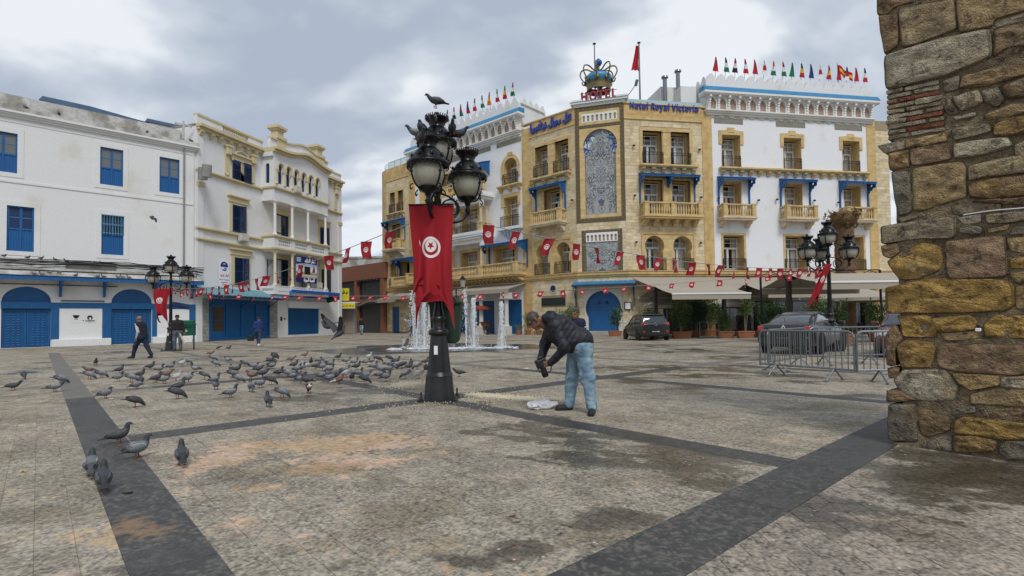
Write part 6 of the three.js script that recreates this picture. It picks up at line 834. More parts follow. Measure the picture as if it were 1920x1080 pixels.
function lampPost(label,p,arms,turn=0,top=true){
  const o=thing('lamp_post',label,'lamp post',p,turn);
  part(o,'base_plate',new GB().box(-.31,.31,0,.03,-.31,.31).geo(),M.ironWorn);
  for (const [a,b] of [[-.26,-.26],[.26,-.26],[-.26,.26],[.26,.26]]) part(o,'anchor_bolt',memo('bolt',()=>new GB().cyl(0,.03,0,.014,.014,.12,8).cyl(0,.03,0,.03,.03,.025,6).geo()),M.ironBrown,[a,0,b]);
  part(o,'base',new GB().at(new THREE.CylinderGeometry(.222,.255,.36,8),0,.21,0,0,PI/8).at(new THREE.CylinderGeometry(.2,.235,.06,8),0,.42,0,0,PI/8).at(new THREE.CylinderGeometry(.135,.2,.62,8),0,.75,0,0,PI/8).geo(),M.ironWorn);
  part(o,'base_collar',new GB().lathe([[.13,1.04],[.165,1.06],[.172,1.09],[.165,1.13],[.14,1.15],[.1,1.17],[.1,1.28],[.12,1.3],[.125,1.33],[.1,1.36],[.085,1.38]],20).geo(),M.ironWorn);
  const sh=new GB();sh.lathe([[.1,1.37],[.075,1.5],[.068,1.6],[.05,3.35],[.055,3.4]],14);for (let i=0;i<8;i++){const a=i/8*2*PI;sh.bar([.07*Math.cos(a),1.58,.07*Math.sin(a)],[.05*Math.cos(a),3.3,.05*Math.sin(a)],.009,4);}sh.lathe([[.05,3.38],[.08,3.42],[.09,3.47],[.06,3.52],[.05,3.6],[.05,3.86],[.08,3.9],[.0,3.92]],14);part(o,'shaft',sh.geo(),M.iron);
  part(o,'number_sticker',new GB().box(-.03,.03,.72,.86,.17,.173).geo(),M.white,[-.03,.02,-.012]);
  for (const [a,r] of arms){const c=Math.sin(a),s=Math.cos(a),g=new GB(),Q=(d,y)=>[d*c,y,d*s];g.tube([Q(.04,3.0),Q(r*.4,2.93),Q(r*.8,2.98),Q(r,3.14),Q(r,3.24)],.028,16,7);g.at(new THREE.TorusGeometry(.15,.016,6,22),r*.42*c,3.16,r*.42*s,0,a+PI/2,0);g.tube([Q(.05,3.4),Q(r*.35,3.36),Q(r*.62,3.24),Q(r*.6,3.08),Q(r*.42,3.06),Q(r*.38,3.16),Q(r*.46,3.2)],.018,22,6);g.lathe([[.05,3.2],[.03,3.14],[.06,3.1],[.025,3.02],[0,3.0]],10,r*c,.05,r*s);part(o,'bracket_arm',g.geo(),M.iron);lampUnit(o,r*c,3.28,r*s);}
  if (top) lampUnit(o,0,3.8,0);
  return o;
}
const mainLamp=lampPost('ornate black lamp post with red banner in the middle of the square',[-1.21,0,-8.79],[[-.12,.56],[1.95,.52]]);
lampPost('ornate black lamp post behind the parked dark coupe at right',[11.5,0,-19.3],[[-1.5,.78],[1.62,.78],[3.1,.6]]);
lampPost('ornate black lamp post beside the green letter box at left',[-16.9,0,-26.4],[[-1.45,.82],[1.5,.82]]);
{const o=thing('lantern_post','slender twin lantern post behind the fountain','lamp post',[-4.6,0,-44]);part(o,'shaft',new GB().cyl(0,0,0,.12,.06,3.9,10).cyl(0,0,0,.2,.16,.8,10).box(-.6,.6,3.72,3.78,-.03,.03).geo(),M.iron);for (const x of [-.55,.55]){part(o,'lantern_glass',new GB().at(new THREE.CylinderGeometry(.3,.18,.6,6),x,4.35,0).geo(),lampGlass);part(o,'lantern_frame',new GB().at(new THREE.ConeGeometry(.36,.4,6),x,4.85,0).sph(x,5.1,0,.06).at(new THREE.CylinderGeometry(.1,.04,.3,6),x,3.92,0).geo(),M.iron);}}
// ---------- banners, bunting ----------
function flagTex(w,h,cx,cy,r,rot=0){return canvasTex(w,h,(c)=>{c.fillStyle='#990a1a';c.fillRect(0,0,w,h);c.translate(cx,cy);c.rotate(rot);c.fillStyle='#e3dfdd';c.beginPath();c.arc(0,0,r,0,7);c.fill();c.fillStyle='#990a1a';c.beginPath();c.arc(0,0,r*.75,0,7);c.fill();c.fillStyle='#e3dfdd';c.beginPath();c.arc(r*.14,0,r*.6,0,7);c.fill();c.fillStyle='#990a1a';c.beginPath();for (let i=0;i<10;i++){const a=i*PI/5+PI,q=i%2?r*.17:r*.43;c.lineTo(r*.16+q*Math.cos(a),q*Math.sin(a));}c.fill();});}
const clothOpt={side:THREE.DoubleSide,roughness:.8};
const flagM=new THREE.MeshPhysicalMaterial({...clothOpt,map:flagTex(128,86,64,43,21),transmission:.18,thickness:0,sheen:.3});
{
  const bm=new THREE.MeshPhysicalMaterial({...clothOpt,map:flagTex(256,700,122,236,60,-PI/2),sheen:.3});
  const bannerGeo=(w,h,seed,sx)=>{const g=new THREE.PlaneGeometry(w,h,28,60),p=g.attributes.position;for (let i=0;i<p.count;i++){const a=p.getX(i)/w+.5,b=.5-p.getY(i)/h;const cut=b>.7?(b-.7)/.3:0;const nar=1-.17*b-.07*Math.sin(b*PI);let x=p.getX(i)*nar,y=p.getY(i);if (cut>0){const side=a<.5?-1:1,u=a<.5?a*2:2-a*2;x=side*w/2*nar*(1-u*(1-.7*cut))+side*.015*cut;y+=cut*u*h*.24;}const z=.05*Math.sin(a*14+seed+b*2)*(.3+b)+.03*Math.sin(a*25-b*3.5+seed)*b-.16*Math.pow(Math.abs(a-.5)*2,1.6)*(.2+b)+.02*Math.sin(b*9+a*4);p.setXYZ(i,x+sx*b*b,y,z);}g.computeVertexNormals();return clean(g);};
  const b=thing('hanging_banner','long red swallow-tailed banner with white disc hanging on the central lamp post','banner',[-1.27,0,-8.46]);part(b,'cloth',bannerGeo(.72,2.0,1,.02),bm,[0,2.13,0]);part(b,'cloth_back',bannerGeo(.62,1.6,4,-.03),bm,[-.06,2.3,-.06]);part(b,'crossbar',new GB().bar([-.36,3.14,0],[.36,3.14,0],.014).bar([0,3.14,0],[0,3.14,-.3],.014).geo(),M.iron);
  const b2=thing('hanging_banner','red banner blown sideways on the lamp post behind the cars','banner',[11.3,0,-18.95]),g2=bannerGeo(.55,1.6,2,0),p2=g2.attributes.position;for (let i=0;i<p2.count;i++){const t=.5-p2.getY(i)/1.6;p2.setX(i,p2.getX(i)*.55-.62*t);}g2.computeVertexNormals();part(b2,'cloth',g2,bm,[0,2.32,0]);part(b2,'cord',new GB().bar([0,3.1,0],[.18,3.14,-.3],.008).geo(),M.cable);
  const b3=thing('hanging_banner','red banner bellying out beside the lamp post at left','banner',[-17.15,0,-26.1]),g3=bannerGeo(.8,1.7,3,0),p3=g3.attributes.position;for (let i=0;i<p3.count;i++){const t=.5-p3.getY(i)/1.7,q=p3.getX(i);p3.setX(i,q*(1-.5*t*t)-.1*Math.sin(t*PI));}g3.computeVertexNormals();part(b3,'cloth',g3,bm,[-.02,2.2,0]);part(b3,'cord',new GB().bar([-.4,3.04,0],[.25,3.06,-.3],.01).geo(),M.cable);
  const rF=mulberry(21);
  const flagVar=Array.from({length:7},(_,k)=>{const g=new THREE.PlaneGeometry(.44,.29,12,8),p=g.attributes.position,s=k*1.7,slant=[-.35,.1,-.6,.3,-.15,-.45,0][k],fold=[0,.3,.15,.75,.1,.5,.2][k];for (let i=0;i<p.count;i++){const a=p.getY(i)/.29+.5,b=p.getX(i)/.44+.5; const x=(a-.5)*.29*(1-fold*.7*b),y=-b*.44*(1-.1*Math.abs(slant));p.setXYZ(i,x+slant*b*.35+.015*Math.sin(b*5+s),y,.045*Math.sin(b*4+a*5+s)*b+fold*.1*(a-.5));}g.computeVertexNormals();return clean(g);});
  const bunt=(label,A,B,sag,n,t0,t1,s=1,lay=0)=>{const o=thing('bunting',label,'bunting',A,0,'flag strings between the lamp posts'),at=t=>[(B[0]-A[0])*t,(B[1]-A[1])*t-4*sag*t*(1-t),(B[2]-A[2])*t],pts=[];for (let i=0;i<=24;i++) pts.push(at(i/24));part(o,'cord',new GB().tube(pts,.008,72,4).geo(),M.cordGrey);const th=Math.atan2(-(B[2]-A[2]),B[0]-A[0]);for (let i=0;i<n;i++){const t=t0+(t1-t0)*(i+.25*(rF()-.5))/(n-1),f=part(o,'flag',flagVar[rF()*7|0],flagM,at(t),th+(rF()-.5)*1.1+(rF()<.2?1:0));f.rotation.x=-lay+(rF()-.3)*.5;f.scale.setScalar(s*(.92+.16*rF()));}return o;};
  bunt('red flag string from the left lamp post up to the central lamp post',[-16.85,3.15,-26.2],[-1.25,3.08,-8.8],.5,25,.03,.93,.74);
  bunt('red flag string from the central lamp post to the lamp post behind the cars',[-1.15,3.05,-8.8],[11.45,3.05,-19.2],.37,22,.06,.985,.74);
  bunt('low slack red flag string crossing behind the fountain',[-16.8,2.9,-26.3],[11.4,2.9,-19.25],.5,34,.02,.99,.74,.75);
}
// ---------- fountain ----------
{
  const o=thing('fountain','flush fountain of white water jets behind the central lamp post','fountain',[-3.6,0,-25.6]);
  const wetStone=mat([.055,.053,.05],.16,{map:T.mottle,bumpMap:T.mottleN,bumpScale:.01});
  const disc=new THREE.CircleGeometry(5.3,64);disc.rotateX(-PI/2);const p=disc.attributes.position;for (let i=0;i<p.count;i++){const x=p.getX(i),z=p.getZ(i),r=Math.hypot(x,z),a=Math.atan2(z,x),k=1+.1*Math.sin(a*3+1)+.07*Math.sin(a*7)+.04*Math.sin(a*13+2);if (r>1){p.setX(i,x*k*1.02);p.setZ(i,z*k*.82);}}part(o,'wet_basin',boxUV(clean(disc)),wetStone,[0,.006,0]);
  part(o,'basin_rim',new GB().at(new THREE.RingGeometry(3.3,3.65,64),0,.011,.3,-PI/2).geo(),mat([.11,.105,.1],.25,{map:T.mottle}));
 {const g=new THREE.CircleGeometry(3.25,48);g.rotateX(-PI/2);part(o,'water_film',clean(g),new THREE.MeshPhysicalMaterial({color:new THREE.Color().setRGB(.10,.115,.12),roughness:.09,bumpMap:T.mottleN,bumpScale:.03}),[0,.016,.3]);}
  const wm=new THREE.MeshPhysicalMaterial({color:new THREE.Color().setRGB(.93,.95,.97),roughness:.4,transmission:.15,thickness:0,ior:1.33});
  const r=mulberry(808),ico=new THREE.IcosahedronGeometry(1,0);
  const jet=(x,z,h,n,spread,lean=0)=>{// rising core that breaks up near the top, falling drops round it, spray at the foot
    const g=new GB();const add=(X,Y,Z,s,sy)=>g.at(ico,X,Y,Z,.3*r(),r()*3,.3*r(),[s*(.7+.6*r()),s*sy,s*(.7+.6*r())]);
    for (let i=0;i<n*2;i++){const t=Math.pow(r(),.75),y=h*t*(.96+.06*r()),rad=.022+.07*t*t+.02*t,a=r()*6.28,q=Math.sqrt(r())*rad;add(x+q*Math.cos(a)+lean*t*t,y,z+q*Math.sin(a),.008+.016*r(),1+3*r()*(1-t*.6));}
    for (let i=0;i<n*2;i++){const t=r(),a=r()*6.28,d=.05+spread*Math.pow(1-t,.6)*Math.pow(r(),.8),y=h*t*(.86+.12*r());add(x+d*Math.cos(a)+lean,y,z+d*Math.sin(a),.004+.009*r(),1.2+3*r());}
    for (let i=0;i<n*.8;i++){const a=r()*6.28,d=.06+.7*r()*r();add(x+d*Math.cos(a),.02+.2*r()*r(),z+d*Math.sin(a),.006+.012*r(),.8);}
    part(o,'water_jet',g.geo(0),wm);
 };
  jet(-.78,1.2,2.05,420,.22);jet(-.38,1.5,2.3,420,.24);jet(-1.05,.4,2.7,110,.45,-.1);jet(1.5,1.3,2.8,130,.42,-.06);jet(1.86,1.5,2.3,480,.22);jet(3.12,1.45,2.1,460,.2);
 {const g=new GB();for (let i=0;i<260;i++){const x=-2+5.8*r(),z=.9+1.1*r();g.at(ico,x,.02+.05*r(),z,0,0,0,[.05+.12*r(),.012,.03+.05*r()]);}part(o,'splash_foam',g.geo(0),wm).userData.kind='stuff';}
}
// ---------- litter bin on the lamp, wheelie bin, letter box ----------
const green=mat([.012,.075,.035],.5,{map:T.mottle}),greenDark=mat([.010,.042,.020],.55,{map:T.mottle});
{
  const o=thing('litter_bin','dark green litter bin fixed behind the central lamp post','bin',[-1.14,.92,-9.2]);
  part(o,'body',(()=>{const s=new THREE.Shape();s.moveTo(-.16,0);s.quadraticCurveTo(-.21,.01,-.215,.12);s.lineTo(-.25,.66);s.lineTo(.25,.66);s.lineTo(.215,.12);s.quadraticCurveTo(.21,.01,.16,0);s.closePath();const g=new GB();g.ext(s,.3,0,0,-.15,{bevelEnabled:true,bevelSize:.02,bevelThickness:.03,bevelSegments:2});return g.geo();})(),greenDark);
  part(o,'lid',new GB().rbox(-.29,.29,.64,.7,-.21,.21,.02).at(new THREE.CylinderGeometry(.2,.2,.5,20,1,false,-PI/2,PI),0,.7,0,0,PI/2,PI/2,[.55,1,1]).geo(),greenDark);part(o,'bracket',new GB().box(-.04,.04,.3,.36,.15,.42).geo(),M.iron);
  const w=thing('wheelie_bin','green wheeled bin standing behind the dark coupe','bin',[12.0,0,-21.5],.3);
  part(w,'body',(()=>{const g=new THREE.CylinderGeometry(.42,.33,1.15,4,1);g.rotateY(PI/4);g.scale(1,1,1.15);return boxUV(clean(g.translate(0,.7,0)));})(),green);part(w,'lid',new GB().rbox(-.34,.34,1.27,1.35,-.42,.42,.03).rbox(-.3,.3,1.35,1.42,-.36,.3,.03).bar([-.3,1.3,-.45],[.3,1.3,-.45],.025).geo(),green);for (const s of [-1,1]) part(w,'wheel',new GB().at(new THREE.CylinderGeometry(.13,.13,.06,16),s*.25,.13,-.3,0,0,PI/2).geo(),M.rubber);
  const m=thing('letter_box','green letter box on two legs beside the left lamp post','letter box',[-16.62,0,-27.3],.25);
  part(m,'body',new GB().rbox(-.34,.34,.72,1.32,-.2,.2,.03).geo(),mat([.008,.13,.075],.45,{map:T.mottle}));part(m,'hood',new GB().rbox(-.36,.36,1.26,1.34,-.22,.24,.02).rbox(-.3,.3,1.34,1.5,-.18,.16,.03).geo(),mat([.008,.13,.075],.45));part(m,'slot',box(-.22,.22,1.12,1.16,.2,.215),M.black);part(m,'emblem',new GB().at(new THREE.BoxGeometry(.11,.11,.01),0,.96,.206,0,0,PI/4).geo(),M.sandTrim2);for (const s of [-1,1]) part(m,'leg',new GB().box(s*.3-.03,s*.3+.03,0,.74,-.03,.03).geo(),green);
}
// ---------- crowd barriers ----------
{
  const W=2.02,g=new GB(),t=.021;const fr=[[-W/2,.22,0],[-W/2,.86,0],[-W/2+.03,.93,0],[-W/2+.1,.97,0],[W/2-.1,.97,0],[W/2-.03,.93,0],[W/2,.86,0],[W/2,.22,0]];for (let i=0;i+1<fr.length;i++) g.bar(fr[i],fr[i+1],t,8);for (const q of fr) g.sph(...q,t,[1,1,1],8);g.bar([-W/2,.24,0],[W/2,.24,0],t,8);const frame=g.geo();
  const bar=new GB().bar([0,.24,0],[0,.96,0],.009,6).geo(),foot=new GB().bar([0,.24,0],[0,.02,.27],.018,6).bar([0,.24,0],[0,.02,-.27],.018,6).rbox(-.03,.03,0,.02,.23,.33,.008).rbox(-.03,.03,0,.02,-.33,-.23,.008).geo(),hook=new GB().box(-.02,.02,0,.04,0,.09).geo();
  const bars=(label,A,B)=>{const o=thing('crowd_barrier',label,'barrier',[(A[0]+B[0])/2,0,(A[1]+B[1])/2],Math.atan2(-(B[1]-A[1]),B[0]-A[0]),'steel crowd barriers by the old wall');part(o,'frame',frame,M.galv);for (let i=1;i<17;i++) part(o,'bar',bar,M.galv,[-W/2+W*i/17,0,0]);for (const s of [-.62,.62]) part(o,'foot',foot,M.galv,[s,0,0]);for (const y of [.36,.7]) part(o,'hook',hook,M.galv,[W/2,y,0]);};
  bars('steel crowd barrier nearest, standing alone before the dark coupe',[5.52,-11.85],[6.44,-10.15]);bars('steel crowd barrier running behind the old stone wall',[6.5,-10.1],[8.5,-9.85]);bars('steel crowd barrier angled away behind the nearest one',[5.86,-12.35],[7.55,-13.7]);bars('steel crowd barrier farthest back beside the maroon car',[7.7,-13.85],[9.7,-14.0]);
}
// ---------- cars ----------
const paint=(c)=>new THREE.MeshPhysicalMaterial({color:new THREE.Color().setRGB(...c),roughness:.38,clearcoat:.6,clearcoatRoughness:.08});
const carGlass=new THREE.MeshPhysicalMaterial({color:new THREE.Color().setRGB(.03,.04,.045),roughness:.04,clearcoat:1});
function loft(rings,closeEnds=true){// rings: arrays of [x,y,z] of equal length, open curves mirrored by the caller
  const n=rings[0].length,pos=[],idx=[];for (const r of rings) for (const p of r) pos.push(...p);
  for (let j=0;j+1<rings.length;j++) for (let i=0;i<n;i++){const a=j*n+i,b=j*n+(i+1)%n,c=a+n,d=b+n;idx.push(a,b,d,a,d,c);}
  if (closeEnds) for (const j of [0,rings.length-1]){const k=pos.length/3,R=rings[j];pos.push(R.reduce((s,p)=>s+p[0],0)/n,R.reduce((s,p)=>s+p[1],0)/n,R.reduce((s,p)=>s+p[2],0)/n);for (let i=0;i<n;i++) j?idx.push(j*n+i,j*n+(i+1)%n,k):idx.push(i,k,(i+1)%n);}
  const g=new THREE.BufferGeometry();g.setAttribute('position',new THREE.Float32BufferAttribute(pos,3));g.setIndex(idx);g.computeVertexNormals();return g;
}
const smoothSt=(st,k=5)=>{const out=[],c=(a,b,d,e,t)=>.5*(2*b+(d-a)*t+(2*a-5*b+4*d-e)*t*t+(3*b-a-3*d+e)*t*t*t);for (let i=0;i+1<st.length;i++) for (let j=0;j<k;j++) out.push(st[i].map((_,m)=>c(st[Math.max(0,i-1)][m],st[i][m],st[i+1][m],st[Math.min(st.length-1,i+2)][m],j/k)));out.push(st[st.length-1]);return out;};
function car({label,pos,turn,color,body,cabin,wheels,wr,w,plate,rear,extra}){
  const o=thing('parked_car',label,'car',pos,turn,'cars parked on the square'),pm=paint(color),hw=w/2;
  const ringB=([z,y0,y1,k])=>{const h=hw*k,L=[[0,y0],[h*.8,y0],[h*.96,y0+.06],[h,y0+(y1-y0)*.35],[h*.985,y0+(y1-y0)*.62],[h*.96,y0+(y1-y0)*.86],[h*.88,y1-.015],[h*.7,y1+.01],[0,y1+.025]];return [...L,...L.slice(1,-1).reverse().map(([x,y])=>[-x,y])].map(([x,y])=>[x,y,z]);};
  part(o,'body',boxUV(clean(loft(smoothSt(body).map(ringB)))),pm);
  const ringC=([z,y0,y1,a,b])=>{const L=[[0,y0],[hw*a,y0],[hw*(a*.6+b*.4),y0+(y1-y0)*.5],[hw*b,y1-.05],[hw*b*.85,y1-.005],[0,y1+.015]];return [...L,...L.slice(1,-1).reverse().map(([x,y])=>[-x,y])].map(([x,y])=>[x,y,z]);};
  const cs=smoothSt(cabin,4);part(o,'windows',clean(loft(cs.map(ringC))),carGlass);
  const tops=cs.filter(c=>c[2]>Math.max(...cs.map(q=>q[2]))-.16),rg=new GB();{const R=tops.map(([z,y0,y1,a,b])=>{const L=[[-hw*b*.98,y1-.04],[-hw*b*.84,y1+.006],[0,y1+.028],[hw*b*.84,y1+.006],[hw*b*.98,y1-.04],[0,y1-.03]];return L.map(([x,y])=>[x,y,z]);});rg.add(loft(R));}part(o,'roof',rg.geo(),pm);
  for (const s of [-1,1]) for (const zz of extra.pillars){const pil=new GB();const f=(z)=>{let c=cs[0];for (const q of cs) if (Math.abs(q[0]-z)<Math.abs(c[0]-z)) c=q;return c;};const A=f(zz[0]),B2=f(zz[1]);pil.bar([s*hw*A[3]*1.0,A[1]-.01,zz[0]],[s*hw*B2[4]*1.0,B2[2]-.05,zz[1]],zz[2],6);part(o,'pillar',pil.geo(),pm);}
  for (const z of wheels) for (const s of [-1,1]){part(o,'wheel_arch',memo('wa' + wr,()=>new GB().at(new THREE.CylinderGeometry(wr*1.16,wr*1.16,.1,28),0,0,0,0,0,PI/2).geo()),M.black,[s*(hw-.045),wr*1.02,z]);const wh=part(o,'wheel',memo('wt' + wr,()=>new GB().at(new THREE.TorusGeometry(wr*.82,wr*.19,10,28),0,0,0,0,PI/2,0,[1,1,1.35]).geo()),M.rubber,[s*(hw-.07),wr,z]);part(wh,'rim',memo('wri' + wr,()=>{const g=new GB();g.at(new THREE.CylinderGeometry(wr*.12,wr*.12,.16,12),0,0,0,0,0,PI/2);for (let i=0;i<5;i++) g.at(new THREE.BoxGeometry(.12,wr*.62,wr*.16),0,0,0,i*PI*.4,0,0);for (let i=0;i<5;i++){const a=i*PI*.4;g.at(new THREE.BoxGeometry(.13,wr*.7,wr*.14),0,Math.cos(a)*wr*.35,Math.sin(a)*wr*.35,a,0,0);}g.at(new THREE.TorusGeometry(wr*.66,.025,6,24),0,0,0,0,PI/2,0);return g.geo();}),M.galv);}
  const zr=body[0][0];extra.make(o,hw,zr,pm);
  return o;
}
const redLamp=new THREE.MeshPhysicalMaterial({color:new THREE.Color().setRGB(.32,.012,.02),roughness:.15,clearcoat:1}),clearLamp=new THREE.MeshPhysicalMaterial({color:new THREE.Color().setRGB(.5,.5,.5),roughness:.1,clearcoat:1});
const plateM=(txt,dark)=>mat([1,1,1],.5,{map:canvasTex(256,56,(c)=>{c.fillStyle=dark?'#15161a' : '#cfd2d6';c.fillRect(0,0,256,56);c.fillStyle=dark?'#e8e8e8' : '#222';if (txt){c.font='bold 40px sans-serif';c.fillText('163',20,42);c.fillText('1604',150,42);c.strokeStyle=c.fillStyle;arabCanvas(c,'twns',140,36,24,4);}else{c.fillStyle='#777';for (let i=0;i<6;i++) c.fillRect(20+i*37,16,24,26);}})});
// z is the car's own forward axis; the cars' backs (or front) face the viewer
car({label: 'small black hatchback parked in front of the blue arched door',pos:[7.93,0,-31.9],turn:PI+.09,color:[.012,.012,.014],w:1.76,wr:.3,wheels:[-1.18,1.2],
  body:[[-1.78,.36,.86,.86],[-1.76,.28,.95,.93],[-1.6,.24,1.0,.99],[-.9,.2,.98,1],[.3,.2,.95,1],[1.0,.22,.93,.98],[1.55,.26,.82,.9],[1.78,.34,.66,.78]],
  cabin:[[-1.7,.92,1.0,.86,.82],[-1.55,.95,1.34,.87,.74],[-1.3,.95,1.47,.88,.72],[-.5,.94,1.51,.9,.74],[.2,.93,1.46,.9,.72],[.62,.92,1.2,.88,.74],[1.0,.91,.95,.84,.78]],
  extra:{pillars:[[-1.66,-1.34,.045],[.9,.2,.035],[-.4,-.38,.03]],make(o,hw,zr){
    for (const s of [-1,1]){part(o,'tail_light',new GB().at(new RoundedBoxGeometry(.3,.2,.1,3,.04),s*(hw-.22),.93,-1.72,.15,s*.25,s*.12).geo(),redLamp);part(o,'fog_reflector',new GB().at(new RoundedBoxGeometry(.26,.13,.08,3,.03),s*(hw-.26),.5,-1.74,0,s*.3,0).geo(),redLamp);part(o,'door_mirror',new GB().rbox(s*(hw+.04),s*(hw+.04)+s*.0001+.2*(s>0?1:1)-(s<0?.2:0),.95,1.1,.55,.65,.03).geo(),M.paleBlue);}
    part(o,'number_plate',new GB().at(new THREE.PlaneGeometry(.52,.115),0,.52,-1.795,0,PI,0).geo(0),plateM(1,1));part(o,'badge',new GB().at(new THREE.TorusGeometry(.065,.018,6,18),0,.93,-1.8,0,0,0,[1.5,1,1]).geo(),M.galv);part(o,'bumper_trim',new GB().rbox(-.75,.75,.3,.4,-1.8,-1.6,.04).geo(),M.rubber);part(o,'rear_wiper',new GB().bar([0,1.02,-1.7],[.3,1.08,-1.66],.012).geo(),M.black);part(o,'spoiler',new GB().rbox(-.58,.58,1.44,1.5,-1.56,-1.25,.025).geo(),paint([.012,.012,.014]));}}});
car({label: 'dark grey coupe parked behind the crowd barriers',pos:[10.62,0,-19.42],turn:PI-PI/4,color:[.010,.012,.015],w:1.84,wr:.34,wheels:[-1.3,1.34],
  body:[[-2.2,.42,.82,.84],[-2.17,.3,.96,.93],[-1.9,.24,1.02,.99],[-1.2,.2,.99,1],[.2,.2,.95,1],[1.1,.22,.92,.98],[1.8,.26,.8,.92],[2.15,.34,.62,.8]],
  cabin:[[-1.62,.98,1.03,.8,.74],[-1.1,.97,1.26,.84,.66],[-.5,.96,1.4,.86,.66],[.1,.95,1.42,.87,.66],[.6,.94,1.3,.87,.68],[1.25,.92,.96,.82,.76]],
  extra:{pillars:[[-1.5,-.7,.05],[1.15,.4,.035]],make(o,hw){
    for (const s of [-1,1]){part(o,'tail_light',new GB().at(new RoundedBoxGeometry(.42,.2,.14,3,.05),s*(hw-.28),.86,-2.13,.1,s*.3,s*-.05).geo(),redLamp);part(o,'door_mirror',new GB().rbox(s>0?hw:-hw-.2,s>0?hw+.2:-hw,.96,1.1,.62,.74,.03).geo(),paint([.02,.02,.025]));part(o,'door_handle',new GB().rbox(s>0?hw-.03:-hw-.01,s>0?hw+.01:-hw+.03,.8,.83,-.35,-.1,.008).geo(),M.galv);}
    part(o,'high_brake_light',new GB().rbox(-.3,.3,1.035,1.06,-1.85,-1.8,.01).geo(),redLamp);part(o,'badge',new GB().at(new THREE.TorusGeometry(.06,.02,6,4),0,.9,-2.21,0,0,0,[.8,1.1,1]).geo(),M.white);part(o,'number_plate',new GB().at(new THREE.PlaneGeometry(.52,.115),0,.56,-2.22,0,PI,0).geo(0),plateM(0,1));part(o,'aerial',new GB().bar([.1,1.05,-1.7],[.1,1.25,-1.78],.007).geo(),M.black);part(o,'bumper_strip',new GB().rbox(-.8,.8,.58,.62,-2.22,-2.1,.015).geo(),M.rubber);}}});
car({label: 'maroon car facing the square, half hidden by the old stone wall',pos:[12.75,0,-16.95],turn:-PI/4+.05,color:[.10,.012,.022],w:1.72,wr:.31,wheels:[-1.25,1.25],
  body:[[-2.05,.4,.9,.86],[-1.9,.26,1.0,.97],[-1.2,.2,.98,1],[.2,.2,.95,1],[1.1,.22,.92,.99],[1.75,.26,.84,.94],[2.02,.32,.72,.86],[2.08,.4,.6,.8]],
  cabin:[[-1.5,.96,1.02,.84,.8],[-1.1,.96,1.32,.86,.72],[-.5,.96,1.44,.88,.7],[.1,.95,1.44,.88,.7],[.5,.94,1.34,.88,.72],[1.1,.93,.97,.84,.78]],
  extra:{pillars:[[-1.35,-.9,.045],[1.0,.36,.035]],make(o,hw){for (const s of [-1,1]){part(o,'headlight',new GB().at(new RoundedBoxGeometry(.36,.17,.14,3,.05),s*(hw-.26),.68,1.98,-.2,s*.3,0).geo(),clearLamp);part(o,'door_mirror',new GB().rbox(s>0?hw:-hw-.2,s>0?hw+.2:-hw,.94,1.08,.6,.7,.03).geo(),paint([.10,.012,.022]));}part(o,'number_plate',new GB().at(new THREE.PlaneGeometry(.52,.115),-.1,.5,2.1,0,0,0).geo(0),plateM(0,0));part(o,'grille',new GB().rbox(-.42,.42,.58,.68,1.98,2.09,.02).geo(),M.black);part(o,'lower_bumper',new GB().rbox(-.78,.78,.26,.4,1.9,2.1,.04).geo(),M.rubber);}}});
